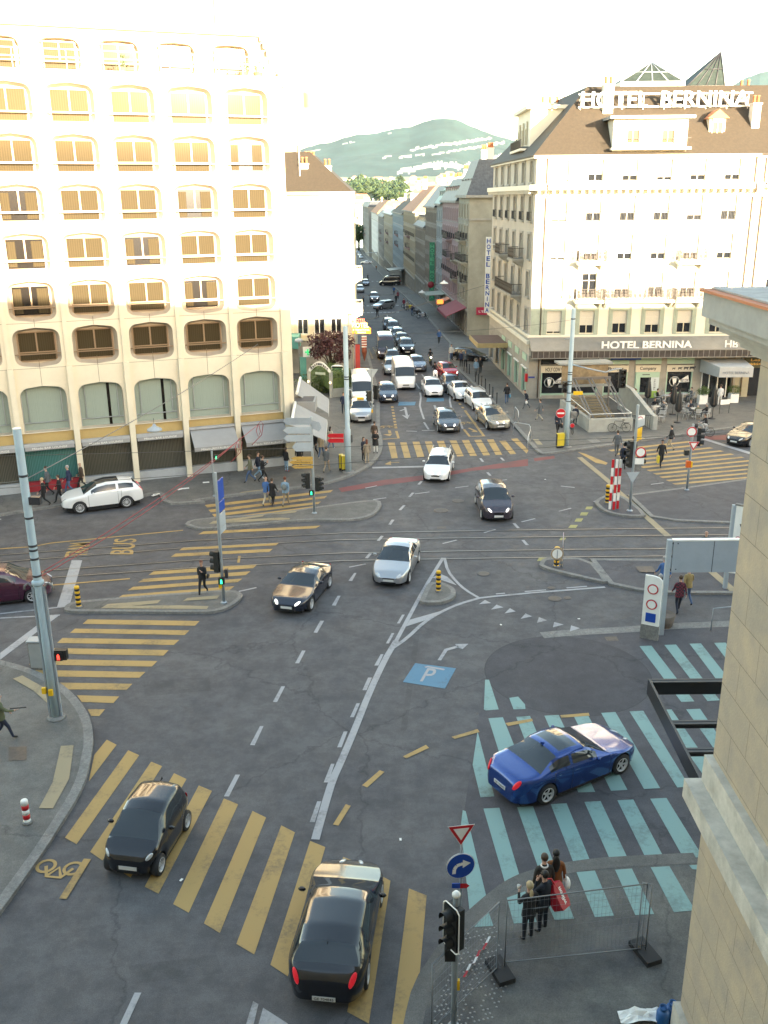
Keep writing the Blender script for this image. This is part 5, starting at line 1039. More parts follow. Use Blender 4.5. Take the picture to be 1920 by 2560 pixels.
mtn('mountain', 6800, [(600, 420)] + [z3f(*p) for p in ((130, 500), (190, 478), (300, 450), (400, 432), (500, 397), (640, 372), (760, 358), (850, 337), (950, 325), (1050, 290), (1130, 268), (1190, 262), (1260, 270), (1330, 300), (1400, 330), (1480, 360), (1550, 380), (1604, 395), (1660, 418))] + [(1400, 372), (1650, 430)], 462,
    [(*z3f(960, 482), *z3f(1520, 400), 3.0), (*z3f(1100, 515), *z3f(1490, 452), 2.5), (*z3f(1520, 445), *z3f(1604, 432), 3), (*z3f(880, 540), *z3f(1060, 515), 2.5), (*z3f(760, 540), *z3f(830, 522), 2), (*z3f(480, 440), *z3f(520, 438), 1.5), (*z3f(255, 495), *z3f(340, 480), 1.5), (*z3f(540, 432), *z3f(570, 428), 1.5), (*z3f(860, 640), *z3f(1180, 570), 6), (*z3f(1060, 590), *z3f(1300, 590), 7), (*z3f(1300, 600), *z3f(1604, 515), 3.5), (*z3f(800, 370), *z3f(830, 370), 1)])
mtn('distant_hill', 9000, [(1770, 262), (1830, 215), (1860, 196), (1900, 181), (1960, 176), (2060, 194), (2300, 300)], 470, [], 3000)
# far town
m_h1 = mat('far_white_wall', (.66, .64, .60), .8); m_h2 = mat('far_tile_roof', (.36, .20, .13), .8); protos = []
for k in range(4):
    W, D, H = ((14, 12, 8), (26, 13, 15), (20, 14, 11), (10, 10, 6))[k]; b = MB(); b.box(-W / 2, W / 2, -D / 2, D / 2, -4, H); r = MB(); r.add([(-W / 2 - 1, -D / 2 - 1, H), (W / 2 + 1, -D / 2 - 1, H), (W / 2 + 1, D / 2 + 1, H), (-W / 2 - 1, D / 2 + 1, H), (-W / 2 + 3, 0, H + D * .35), (W / 2 - 3, 0, H + D * .35)], [(0, 1, 5, 4), (1, 2, 5), (2, 3, 4, 5), (3, 0, 4)])
    protos.append((b.mesh('wall', m_h1), r.mesh('roof', m_h2)))
random.seed(9)
for i in range(240):
    y = 1510 + (i / 240) ** 2.2 * 4300; x = y * random.uniform(-.07, .13); k = random.randrange(4); s = 1 + y / 5200
    o = thing('far_house', 'tiny pale house with a reddish roof in the town across the lake', 'house', (x, y, fz(x, y)), random.uniform(-.6, .6), 'houses of the town across the lake'); o.scale = (s, s, s); place('wall', protos[k][0], o); place('roof', protos[k][1], o)
# far wood: one mass of crowns
b = MB(); random.seed(4)
for i in range(420):
    px = random.uniform(735, 1010); y = random.uniform(1900, 2600); r = ray(px, 480); x = r.x * y / r.y; R = random.uniform(9, 16); c = Vector((x, y, fz(x, y) + 20 + random.random() * 9 + 6 * math.sin(px * .05)))
    for _ in range(7):
        v = c + Vector((random.gauss(0, R * .4), random.gauss(0, R * .4), random.gauss(0, R * .35))); s = R * .5; b.add([v + Vector((-s, 0, -s * .5)), v + Vector((s, 0, -s * .4)), v + Vector((0, s * .5, s * .7)), v + Vector((0, -s, s * .2))], [(0, 1, 2), (0, 1, 3), (1, 2, 3), (0, 2, 3)])
b.build('far_woods', mat('far_tree_green', (.045, .075, .025), .85, var=.5, scale=.03), kind='stuff', label='band of dark green woods on the far shore below the mountain', cat='woods')
# lakeside trees at the street end
def tree(name, lb, cat, loc, h, r, cm, tm, n=500, seed=1, trunk=.12, flat=1.0, lo=.35, group=None, leaf=.16):
    random.seed(seed); o = thing(name, lb, cat, loc, 0, group); b = MB(); b.tube([(0, 0, 0), (.02 * h, 0, h * .35), (-.01 * h, .02 * h, h * .7)], [trunk * 1.4, trunk, trunk * .4], 7)
    cl = []
    for k in range(9):
        a = k * 2.4; rr = r * random.uniform(.3, .85); p = Vector((rr * math.cos(a), rr * math.sin(a), h * random.uniform(lo + .1, .92))); cl.append((p, r * random.uniform(.3, .5))); b.tube([(0, 0, h * .32), p * .5 + Vector((0, 0, h * .2)), p], [trunk * .6, trunk * .35, trunk * .12], 5)
    b.build('trunk', tm, o); f = MB()
    for i in range(n):
        c, R = cl[i % 9]; v = Vector((random.gauss(0, 1), random.gauss(0, 1), random.gauss(0, 1))).normalized() * R * random.random() ** .35; v.z *= flat; p = c + v; s = leaf * random.uniform(.6, 1.5)
        q = Matrix.Rotation(random.random() * 6.28, 3, Vector((random.random() - .5, random.random() - .5, random.random() - .5)).normalized()); f.add([p + q @ Vector(t) for t in ((-s, 0, 0), (0, -s * .45, 0), (s, 0, 0), (0, s * .45, 0))], [(0, 1, 2, 3)])
    f.build('crown', cm, o); return o
m_bark = mat('bark', (.07, .055, .04), .9); m_leaf = mat('leaf_green', (.06, .10, .03), .6, var=.5, scale=2.5); m_plum = mat('purple_leaves', (.075, .028, .03), .6, var=.45, scale=2.5); m_hedge = mat('hedge_green', (.09, .13, .03), .6, var=.45, scale=2.5)
for k, px in enumerate((873, 884, 896)): y = 560 + k * 12; r = ray(px, 590); tree('lakeside_tree', ('left', 'middle', 'right')[k] + ' one of three dark trees at the lake end of the street', 'tree', (r.x * y / r.y, y, -13), 15, 6.5, m_leaf, m_bark, 700, k + 3, .5, .8, .5, 'trees at the lake end', .9)

# evening haze over the whole place
hz = MB(); hz.box(-13000, 13000, -400, 13500, -40, 1300)
hm = bpy.data.materials.new('haze_air'); hm.use_nodes = True; N = hm.node_tree; N.nodes.remove(N.nodes['Principled BSDF']); pv = N.nodes.new('ShaderNodeVolumePrincipled')
pv.inputs['Density'].default_value = .000013; pv.inputs['Color'].default_value = (.55, .85, 1.0, 1); N.links.new(pv.outputs[0], N.nodes['Material Output'].inputs['Volume'])
hz.build('haze', hm, kind='stuff', label='pale evening haze hanging over the town and the mountain', cat='haze')
# ================= vehicles =================
def interp(P_, x):
    if x <= P_[0][0]: return P_[0][1]
    for (a, ya), (b_, yb) in zip(P_, P_[1:]):
        if x <= b_: return ya + (yb - ya) * (x - a) / (b_ - a)
    return P_[-1][1]
def smf(P_, x, r=.09): return sum(interp(P_, x + r * k / 3) for k in range(-3, 4)) / 7
def paintm(name, c, metal=.35, rough=.25): return mat(name, c, rough, metal, var=0, coat=1.0)
m_tyre = m_rub; m_rim = mat('alloy_rim', (.50, .51, .53), .35, .25, 0); m_well = mat('wheel_well', (.006, .006, .007), .9, var=0)
m_hl_off = mat('headlight_glass', (.55, .58, .60), .12, .3, 0); m_hl_on = mat('headlight_lit', (.9, .9, .85), .3, var=0, emit=.35, emcol=(1, .95, .85)); m_tl = mat('tail_light', (.30, .008, .012), .2, var=0); m_tl_on = mat('tail_light_lit', (.5, .01, .02), .3, var=0, emit=.03, emcol=(1, .03, .05))
m_plate = mat('number_plate', (.60, .60, .58), .4, var=0); m_cgl = mat('car_glass', (.022, .028, .034), .04, var=0, spec=.8); m_grille = mat('grille_black', (.01, .01, .011), .4, var=0); m_chrome = mat('chrome', (.5, .5, .5), .15, 1, 0)
SH = {}   # body shapes: length, width, top profile, belt profile, cowl, roof front, roof rear, glass bottom, wheel radius, front/rear axle, sill
SH['hatch'] = dict(L=4.2, W=1.76, H=[(0, .52), (.05, .66), (.35, .80), (1.05, .98), (1.75, 1.38), (2.2, 1.45), (3.2, 1.43), (3.65, 1.34), (4.02, .98), (4.15, .92), (4.2, .55)], B=[(0, .5), (.3, .74), (1.1, .90), (3.2, .97), (4.0, .97), (4.2, .55)], g=(1.05, 1.82, 3.55, 4.02), R=.315, ax=(.84, 3.42))
SH['coupe'] = dict(L=4.24, W=1.80, H=[(0, .45), (.05, .58), (.35, .72), (1.2, .88), (1.35, .91), (2.05, 1.24), (2.5, 1.285), (2.95, 1.24), (3.7, .98), (4.1, .93), (4.24, .5)], B=[(0, .44), (.3, .68), (1.2, .82), (3.0, .86), (4.0, .9), (4.24, .5)], g=(1.3, 2.05, 2.95, 3.7), R=.33, ax=(.82, 3.39))
SH['shooting'] = dict(L=4.26, W=1.81, H=[(0, .5), (.05, .62), (.4, .76), (1.1, .93), (1.85, 1.32), (2.3, 1.40), (3.1, 1.37), (3.6, 1.27), (4.05, .98), (4.18, .93), (4.26, .5)], B=[(0, .5), (.3, .72), (1.1, .87), (3.0, .93), (4.0, .95), (4.26, .5)], g=(1.1, 1.88, 3.52, 4.0), R=.335, ax=(.86, 3.44))
SH['sedan'] = dict(L=4.9, W=1.88, H=[(0, .5), (.05, .66), (.4, .80), (1.45, .97), (2.25, 1.40), (2.75, 1.46), (3.3, 1.43), (4.1, 1.08), (4.75, 1.02), (4.85, .9), (4.9, .55)], B=[(0, .5), (.3, .76), (1.4, .90), (3.4, .98), (4.6, .98), (4.9, .55)], g=(1.45, 2.3, 3.3, 4.1), R=.345, ax=(.86, 3.82))
SH['cabrio'] = dict(L=4.38, W=1.76, H=[(0, .45), (.05, .6), (.35, .76), (1.15, .96), (2.05, 1.36), (2.45, 1.42), (2.8, 1.39), (3.5, 1.04), (4.25, .98), (4.38, .55)], B=[(0, .45), (.3, .7), (1.15, .9), (3.0, .96), (4.2, .95), (4.38, .55)], g=(1.12, 2.1, 2.85, 3.5), R=.32, ax=(.87, 3.48))
SH['wagon'] = dict(L=4.45, W=1.70, H=[(0, .5), (.05, .64), (.4, .78), (1.15, .93), (1.85, 1.36), (2.3, 1.43), (3.7, 1.42), (4.15, 1.32), (4.38, .96), (4.42, .9), (4.45, .5)], B=[(0, .5), (.3, .73), (1.15, .88), (3.2, .93), (4.3, .95), (4.45, .5)], g=(1.15, 1.9, 4.05, 4.4), R=.30, ax=(.83, 3.43), rack=1)
SH['mpv'] = dict(L=4.26, W=1.81, H=[(0, .55), (.05, .72), (.35, .88), (.95, 1.07), (1.75, 1.54), (2.3, 1.63), (3.3, 1.60), (3.75, 1.50), (4.08, 1.0), (4.2, .92), (4.26, .55)], B=[(0, .55), (.3, .82), (1.0, .97), (3.0, 1.04), (4.0, 1.05), (4.26, .55)], g=(.95, 1.8, 3.7, 4.06), R=.32, ax=(.80, 3.49))
SH['suv'] = dict(L=4.55, W=1.83, H=[(0, .6), (.05, .8), (.35, .98), (1.15, 1.12), (1.95, 1.58), (2.5, 1.68), (3.6, 1.65), (4.05, 1.54), (4.4, 1.08), (4.5, 1.0), (4.55, .65)], B=[(0, .6), (.3, .92), (1.2, 1.05), (3.4, 1.13), (4.3, 1.14), (4.55, .65)], g=(1.15, 2.0, 3.95, 4.38), R=.36, ax=(.9, 3.52), sill=.36)
SH['smart'] = dict(L=2.72, W=1.56, H=[(0, .55), (.04, .74), (.2, .88), (.42, .98), (1.08, 1.44), (1.45, 1.54), (2.2, 1.53), (2.45, 1.45), (2.62, 1.05), (2.68, .95), (2.72, .6)], B=[(0, .55), (.2, .82), (.55, .95), (2.3, 1.03), (2.6, 1.0), (2.72, .6)], g=(.42, 1.12, 2.4, 2.62), R=.295, ax=(.42, 2.29))
SH['mini'] = dict(L=3.55, W=1.63, H=[(0, .5), (.04, .68), (.3, .85), (.85, 1.0), (1.5, 1.42), (1.9, 1.49), (2.7, 1.46), (3.05, 1.36), (3.38, .98), (3.5, .92), (3.55, .5)], B=[(0, .5), (.3, .78), (.85, .93), (3.0, 1.0), (3.4, .98), (3.55, .5)], g=(.85, 1.55, 2.98, 3.36), R=.29, ax=(.64, 2.94))
SH['beetle'] = dict(L=4.1, W=1.72, H=[(0, .5), (.06, .68), (.4, .9), (1.0, 1.05), (1.75, 1.43), (2.2, 1.50), (2.8, 1.43), (3.5, 1.08), (3.9, .85), (4.1, .5)], B=[(0, .5), (.3, .78), (1.0, .93), (2.8, .98), (3.7, .85), (4.1, .5)], g=(1.05, 1.75, 2.75, 3.45), R=.32, ax=(.80, 3.31))
SH['van'] = dict(L=5.3, W=1.98, H=[(0, .6), (.05, .85), (.3, 1.05), (.7, 1.25), (1.25, 1.95), (1.6, 2.33), (2.2, 2.48), (5.0, 2.5), (5.2, 2.42), (5.3, 2.1)], B=[(0, .6), (.3, 1.0), (.8, 1.18), (2.0, 1.24), (5.2, 1.3), (5.3, 1.2)], g=(.68, 1.32, 5.2, 5.25), R=.34, ax=(.95, 4.2), van=1)
for s_ in SH.values():
    if s_['L'] < 5: s_['H'][0] = (0, s_['H'][0][1] + .09); s_['B'][0] = (0, s_['B'][0][1] + .07)
WH = {}
def wheel_mesh(R, sp):
    k = (round(R, 3), sp)
    if k in WH: return WH[k]
    t = MB(); t.lathe([(R * .60, -.10), (R * .93, -.105), (R, -.07), (R, .07), (R * .93, .105), (R * .60, .10)], 24, 0, RX(PI / 2), cap=False)
    r = MB(); r.lathe([(0, .055), (R * .18, .06), (R * .2, .04)], 12, 0, RX(PI / 2)); r.lathe([(R * .57, .0), (R * .60, .104), (R * .66, .108), (R * .66, .10)], 24, 0, RX(PI / 2), cap=False)
    for i in range(sp):
        a = 2 * PI * i / sp; w_ = .16 if sp < 7 else .07; p = [(R * .12, -w_ * .5 * R), (R * .61, -w_ * .7 * R), (R * .61, w_ * .7 * R), (R * .12, w_ * .5 * R)]
        c, s = math.cos(a), math.sin(a); r.add([(x * c - y * s, -.09 + (0.02 if x < R * .3 else 0), x * s + y * c) for x, y in p], [(0, 1, 2, 3)])
    b = MB(); b.add([(R * .6 * math.cos(2 * PI * k_ / 16), -.03, R * .6 * math.sin(2 * PI * k_ / 16)) for k_ in range(16)], [tuple(range(16))])
    WH[k] = (t.mesh('tyre', m_tyre), r.mesh('rim', m_rim), b.mesh('brake_disc', m_well)); return WH[k]
def make_car(label, cat, shape, paint_, loc, yaw, group=None, lights=1, brake=0, step=.07, scale=(1, 1, 1), spokes=5, plate=None, roofm=None, roofglass=None, hood=None, name=None, taxi=False, headc=None):
    """local +x is forward; nose at x=0 going back to -L; wheels rest on z=0"""
    s = SH[shape]; L, W, van = s['L'], s['W'], s.get('van'); o = thing(name or cat.replace(' ', '_'), label, cat, loc, yaw, group); c0, c1, c2, c3 = s['g']; R = s['R']; sill = s.get('sill', .24)
    xs = sorted(set([0, .006, .018, .04, .07, .11, .16] + [L - v for v in (0, .006, .018, .04, .07, .11, .16)] + [round(.2 + i * step, 3) for i in range(int((L - .38) / step) + 1)]))
    dx = [s['ax'][0] + .52, (c1 + c2) / 2 + .1, s['ax'][1] - .25] if not van else [s['ax'][0] + .35, 2.1]
    if step < .1:
        for d in dx: xs += [d - .008, d + .008]
        xs = sorted(set(xs))
    NS, NG, NT = 7, 5, 5; ring = []; FD = min(.9, s['ax'][0] + .02); RD = min(.62, L - s['ax'][1] + .02)
    for x in xs:
        zt = smf(s['H'], x, .07 if .1 < x < L - .1 else .02); zb = min(smf(s['B'], x), zt - .02); f = max(0, 1 - x / .85); r_ = max(0, 1 - (L - x) / .75); w = W / 2 * (.50 + .50 * math.sqrt(max(0, 1 - max(0, 1 - x / FD) ** 2))) * (.58 + .42 * math.sqrt(max(0, 1 - max(0, 1 - (L - x) / RD) ** 2))) * (1 - .05 * f - .05 * r_)
        if van: w = W / 2 * (1 - .20 * f ** 2 - .02 * r_)
        zs = sill + .05 * (f + r_)
        for a in s['ax']:
            d = abs(x - a); Ra = R + .055
            if d < Ra: zs = max(zs, R + math.sqrt(Ra * Ra - d * d) - .01)
        zs = min(zs, zb - .04); g = min(1, max(0, (zt - zb - .04) / .3)); wr = w * .93 * (1 - g) + W / 2 * (.90 if van else .71 - .07 * max(0, (x - L * .6) / (L * .4))) * g; wr = min(wr, w * .95); ze = zt - .015 - .05 * g; P_ = []
        for k in range(NS):
            t = k / (NS - 1); yy = w * (.955 + .045 * math.sin(min(1, t * 1.35) * PI / 2 * 1.0) - .055 * max(0, t - .75) / .25 * .8); P_.append((yy, zs + (zb - zs) * t))
        for k in range(1, NG + 1):
            t = k / NG; P_.append((P_[NS - 1][0] * (1 - t) + wr * t + .02 * math.sin(PI * t) * g, zb + (ze - zb) * t))
        for k in range(1, NT + 1):
            t = k / NT; P_.append((wr * (1 - t), ze + (zt - ze) * (1 - (1 - t) ** 2)))
        ring.append(P_)
    n = len(ring[0]); parts = {}
    def put(key, vs):
        b = parts.setdefault(key, MB()); b.add(vs, [(0, 1, 2, 3)], 0, True)
    for i in range(len(xs) - 1):
        x = (xs[i] + xs[i + 1]) / 2
        for k in range(n - 1):
            q = [ring[i][k], ring[i][k + 1], ring[i + 1][k + 1], ring[i + 1][k]]; X = [xs[i], xs[i], xs[i + 1], xs[i + 1]]; yc, zc = sum(p[0] for p in q) / 4, sum(p[1] for p in q) / 4
            gh = interp(s['H'], x) - interp(s['B'], x); key = 'body'
            if k >= n - 1 - NT:
                if c0 + .04 < x < c1 - .02: key = 'windscreen'
                elif c2 + .03 < x < c3 - .05 and not van: key = 'rear_window'
                elif roofglass and roofglass[0] < x < roofglass[1] and yc < W * .30: key = 'sunroof'
                elif roofm and c1 <= x <= c2: key = 'roof'
                elif x < c0: key = 'bonnet' if .16 < x else 'body'
            elif k >= NS - 1:
                gk = k - NS + 1
                if van:
                    if 1 <= gk <= 3 and c0 + .42 < x < 2.0 and zc < 1.95: key = 'side_window'
                elif gh > .2 and 1 <= gk <= NG - 2 and c0 + .45 < x < c3 - .42 and abs(x - dx[1]) > .05: key = 'side_window'
            else:
                if step < .1 and any(abs(x - d) < .0085 for d in dx): key = 'door_gap'
                elif dx[0] < x < dx[1]: key = 'front_door'
                elif not van and dx[1] < x < dx[2]: key = 'rear_door'
            top = interp(s['B'], x)
            for sg in (1, -1):
                v = [(-X[j], q[j][0] * sg, q[j][1]) for j in range(4)]
                if sg > 0: v.reverse()
                kk = key if key in ('body', 'windscreen', 'rear_window', 'sunroof', 'roof', 'bonnet', 'door_gap') else (key, sg)
                put(kk, v)
    for i, xx in ((0, 0), (len(xs) - 1, L)):         # end caps
        P_ = ring[i]; vs = [(-xx, y, z) for y, z in P_] + [(-xx, -y, z) for y, z in reversed(P_[:-1])]; b = parts['body']; b.add(vs, [tuple(range(len(vs))) if i == 0 else tuple(reversed(range(len(vs))))], 0)
    pm_ = {'body': paint_, 'windscreen': m_cgl, 'rear_window': m_cgl, 'side_window': m_cgl, 'sunroof': m_cgl, 'roof': roofm or paint_, 'bonnet': hood or paint_, 'door_gap': m_grille, 'front_door': paint_, 'rear_door': paint_, 'headlight': headc or (m_hl_on if lights else m_hl_off), 'tail_light': m_tl_on if brake else m_tl}
    ob = {}
    for key, b in parts.items():
        nm = key if isinstance(key, str) else key[0]; me = b.mesh(nm, pm_[nm]); bm = bmesh.new(); bm.from_mesh(me); bmesh.ops.remove_doubles(bm, verts=bm.verts, dist=.0005); bm.to_mesh(me); bm.free()
        ob[key] = place(nm, me, o)
    b = MB(); b.box(-L + .25, -.22, -W / 2 + .26, W / 2 - .26, .14, .6)
    b.box(-s['ax'][1] + R + .07, -s['ax'][0] - R - .07, -W / 2 + .07, W / 2 - .07, .13, .32); b.build('underbody', m_well, o)  # box between the axles added to deepen the shade under the car
    def lamp(nm, xx, zz, m_, a_, b_):
        i = min(range(2, len(xs) - 2), key=lambda i: abs(xs[i] - xx)); k = min(range(2, n - 2), key=lambda k: abs(ring[i][k][1] - zz)); V3 = lambda i, k: Vector((-xs[i], ring[i][k][0], ring[i][k][1])); p = V3(i, k); t1 = (V3(i + 2, k) - V3(i - 2, k)).normalized(); t2 = V3(i, k + 1) - V3(i, k - 1); t2 = (t2 - t2.dot(t1) * t1).normalized(); nn = t1.cross(t2)
        for sg in (1, -1): F = Matrix(((t1.x, t2.x, nn.x, p.x), (t1.y * sg, t2.y * sg, nn.y * sg, p.y * sg), (t1.z, t2.z, nn.z, p.z), (0, 0, 0, 1))); b = MB(); b.ball((0, 0, 0), (a_, b_, .03), 12, 0, F); b.build(nm, m_, o)
    hz_ = s['H'][1][1]; lamp('headlight', .13 if not van else .1, hz_ + (.02 if not van else -.05), headc or (m_hl_on if lights else m_hl_off), .17 if shape != 'smart' else .13, .06); lamp('tail_light', L - .1, (interp(s['B'], L - .3) - .12) if not van else 1.2, m_tl_on if brake else m_tl, .19, .075 if shape not in ('mpv', 'suv') else .1)
    t, r, d = wheel_mesh(R, spokes)
    for a in s['ax']:
        for sg in (-1, 1):
            w_ = place('wheel', d, o, T(-a, sg * (W / 2 - .125), R) @ (RZ(PI) if sg > 0 else Matrix())); place('tyre', t, w_); place('rim', r, w_)
    # small parts
    zm_ = interp(s['B'], c0 + .5) + .05
    for sg in (-1, 1):
        b = MB(); b.ball((-(c0 + .55), sg * (W / 2 + .09), zm_ + .05), (.05, .10, .065), 8); b.build('wing_mirror', paint_, o)
        if step < .1:
            b = MB()
            for d in (dx[1] - .18, dx[2] - .16 if not van else dx[1] - .2): b.box(-d - .1, -d + .08, sg * (W / 2 - .035) - .02, sg * (W / 2 - .035) + .02, interp(s['B'], d) - .13, interp(s['B'], d) - .095)
            for kd in ('front_door',): b.build('door_handles', m_chrome if shape == 'sedan' else paint_, ob.get((kd, sg), o))
    zp = .36; b = MB(); b.box(-.03, .012, -.25, .25, zp, zp + .11); pf = b.build('number_plate', m_plate, o); zr_ = .72 if shape not in ('coupe', 'shooting') else .5
    b = MB(); b.box(-L - .014, -L + .03, -.26, .26, zr_ - .2, zr_ - .09); pr = b.build('number_plate', m_plate, o)
    if plate: wtext(plate, T(-L, 0, 0) @ RZ(-PI / 2), -.22, .22, zr_ - .18, zr_ - .11, m_ink, .001, -.016, 'plate_lettering', pr, .01)
    b = MB(); h_ = s['H'][1][1]; b.box(-.05, .006, -W * .15, W * .15, s['H'][0][1] - .12, s['H'][0][1] - .02) if shape not in ('smart', 'coupe') else b.box(-.05, .006, -W * .2, W * .2, .3, .46); b.build('grille', m_grille, o)
    b = MB(); b.box(-.05, .004, -W * .2, W * .2, .25, zp - .02); b.build('lower_intake', m_grille, o)
    if s.get('rack'):
        for sg in (-1, 1):
            b = MB(); b.tube([(-c1 - .1, sg * W * .33, 1.40), (-c1 - .2, sg * W * .33, 1.5), (-c2 + .1, sg * W * .33, 1.5), (-c2, sg * W * .33, 1.42)], .018, 6); b.build('roof_rail', m_rim, o)
    if taxi: MB().box(-c1 - .35, -c1 - .15, -.28, .28, interp(s['H'], c1 + .2), interp(s['H'], c1 + .2) + .14).build('roof_reflection_box', m_yel, o)  # yellow box standing in for a reflection on the roof
    if step < .1: b = MB(); b.add([(-c2 + .1, 0, interp(s['H'], c2) - .01), (-c2 - .12, 0, interp(s['H'], c2) - .02), (-c2 - .1, 0, interp(s['H'], c2) + .08), (-c2 - .1, .02, interp(s['H'], c2))], [(0, 1, 2), (0, 2, 3), (1, 3, 2)]); b.build('aerial_fin', paint_, o)
    return o
def car_w(label, shape, paint_, pf, pr, side, **kw):
    """place by the ground contacts (photo pixels) of the front and rear wheel on one side (side=+1: the car's left)"""
    a, b_ = G(*pf), G(*pr); s = SH[shape]; d = (a - b_); d.z = 0; d.normalize(); yaw = math.atan2(d.y, d.x); lf = Vector((-d.y, d.x, 0))
    mid = (a + b_) / 2; nose = mid + d * ((s['ax'][1] + s['ax'][0]) / 2) - lf * side * (s['W'] / 2 - .06); nose.z = gz(nose.y)
    return make_car(label, kw.pop('cat', 'car'), shape, paint_, nose, yaw, **kw)
def car_n(label, shape, paint_, pn, hd=None, **kw):
    """place by the photo pixel under the middle of the nose; hd: heading in degrees from straight ahead, 180 = towards the viewer"""
    q = G(*pn); yaw = math.radians(90 - (180 - 2.6 if hd is None else hd)); o = make_car(label, kw.pop('cat', 'car'), shape, paint_, Vector((q.x, q.y, gz(q.y))), yaw, **kw)
    if q.y > 118: o.rotation_euler = (0, .03 if hd is None else 0, yaw)
    return o
c_blk = paintm('black_paint', (.008, .009, .014)); c_nvy = paintm('dark_navy_paint', (.012, .015, .030)); c_blu = paintm('deep_blue_paint', (.005, .045, .23), .55); c_sil = paintm('silver_paint', (.42, .43, .45), .7, .3); c_wht = paintm('white_car_paint', (.68, .69, .70), 0, .3)
c_aub = paintm('aubergine_paint', (.050, .038, .052), .4); c_mar = paintm('maroon_paint', (.065, .012, .035), .4); c_gry = paintm('grey_paint', (.085, .09, .105), .5); c_gld = paintm('champagne_paint', (.36, .34, .30), .6); c_redp = paintm('red_paint', (.42, .012, .03), .1); c_slb = paintm('steel_blue_paint', (.20, .22, .27), .6); c_dbl = paintm('slate_blue_paint', (.05, .06, .09), .5)
car_w('black fastback hatchback seen from behind on the yellow crosswalk, brake lights red', 'shooting', c_blk, (952, 2262), (918, 2462), -1, brake=1, lights=0, plate='GE 704845', spokes=5, step=.05)
car_w('tiny black two seat city car crossing the yellow stripes at lower left', 'smart', c_blk, (404, 2183), (468, 2074), 1, lights=0, step=.045, spokes=9)
car_w('deep blue saloon with a glass sunroof on the turquoise bands', 'sedan', c_blu, (1551, 1935), (1367, 2011), -1, lights=0, brake=1, roofglass=(2.45, 3.15), step=.05, plate='GE 70845', headc=m_hl_off)
car_w('low black sports coupe heading down the middle lanes', 'coupe', c_nvy, (781, 1523), (821, 1473), 1, step=.05)
car_w('silver folding roof coupe beside the white lane triangle', 'cabrio', c_sil, (1023, 1457), (1046, 1407), 1, lights=0, step=.05)
car_w('white estate car with roof rails driving onto the red cycle lane', 'wagon', c_wht, (1122, 1204), (1133, 1172), 1)
car_w('dark aubergine people carrier with headlights on in the middle of the junction', 'mpv', c_aub, (1203, 1296), (1190, 1262), -1)
car_w('white sport utility car parked in front of the lounge hotel', 'suv', c_wht, (202, 1285), (318, 1270), 1, lights=0, roofglass=(1.9, 3.2), spokes=12, brake=1)
car_w('maroon people carrier at the left edge of the photo', 'mpv', c_mar, (74, 1508), (-70, 1524), -1, lights=0, spokes=7)
car_n('dark grey hatchback stopped just before the street crosswalk', 'hatch', c_gry, (1125, 1086), 176)
car_n('champagne saloon first in the right hand lane, amber reflection on its windscreen', 'sedan', c_gld, (1252, 1079), 171, scale=1)
car_n('white estate behind the champagne saloon', 'wagon', c_wht, (1211, 1030), 171, lights=0)
car_n('small white rounded car behind the white estate', 'beetle', c_wht, (1163, 1005), 171)
car_n('dark blue small car behind the rounded white one', 'mini', c_dbl, (1137, 985), 172)
car_n('little red city car in the right part of the street', 'mini', c_redp, (1130, 950), 166)
car_n('white compact car alone in the middle lane', 'hatch', c_wht, (1087, 996), 176)
car_n('tall white delivery van with a windscreen at the head of the queue', 'van', c_wht, (1015, 977), 176, cat='van', lights=0)
car_n('slate blue hatchback in front of the tall white van', 'hatch', c_dbl, (972, 1010), 176)
car_n('silver blue hatchback beside the white van', 'hatch', c_slb, (1047, 932), 177, lights=0)
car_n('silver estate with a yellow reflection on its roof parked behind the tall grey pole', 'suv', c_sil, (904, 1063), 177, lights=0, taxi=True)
car_n('white van parked on the left pavement behind the silver estate', 'van', c_wht, (908, 1018), 177, cat='van', lights=0)
c_k = dict(step=.12)
car_n('black off road car with bright fog lamps in the queue', 'suv', c_blk, (1019, 889), None, **c_k)
car_n('dark people carrier in the left queue', 'van', c_aub, (966, 899), None, scale=1, cat='van', **c_k)
car_n('grey estate squeezed between the dark carrier and the white van', 'wagon', c_gry, (984, 915), None, **c_k)
car_n('silver hatchback half hidden behind the tall white van', 'hatch', c_sil, (982, 940), None, **c_k)
for i, (p, c, s) in enumerate((((1008, 868), c_gry, 'hatch'), ((998, 854), c_dbl, 'wagon'), ((986, 841), c_blk, 'suv'), ((975, 828), c_dbl, 'hatch'))):
    car_n(['grey hatchback directly behind the black off road car', 'second car up the queue from the black off road car', 'third car up the queue, black and boxy', 'last dark car at the top of the queue'][i], s, c, p, None, group='cars queuing in the street', **c_k)
car_n('small off road car with headlights before the far crossing', 'suv', c_gry, (937, 757), None, **c_k)
car_w('silver estate turning across the far crossing', 'wagon', c_sil, (955, 774), (978, 772), 1, lights=0, **c_k)
car_n('pale car waiting left of the far crossing', 'hatch', c_sil, (901, 732), None, lights=0, **c_k); car_n('grey blue car coming up beyond the far crossing', 'hatch', c_slb, (915, 715), None, lights=0, **c_k)
car_n('white car standing crosswise far down the street', 'sedan', c_wht, (901, 659), 270, lights=0, **c_k); car_n('black van standing crosswise under the dark canopy', 'van', c_blk, (948, 714), 270, lights=0, cat='van', **c_k)
for i in range(6): car_n('%s parked car from the near end of the far left kerb' % ('first', 'second', 'third', 'fourth', 'fifth', 'sixth')[i], ['hatch', 'wagon'][i % 2], [c_sil, c_wht, c_slb][i % 3], (903 - i * 4.2, 646 - i * 6.5), None, lights=0, group='cars parked far down the left kerb', step=.2)
car_w('black cabriolet half hidden by the stone corner at right', 'cabrio', c_blk, (1880, 1116), (1915, 1104), 1, lights=0)
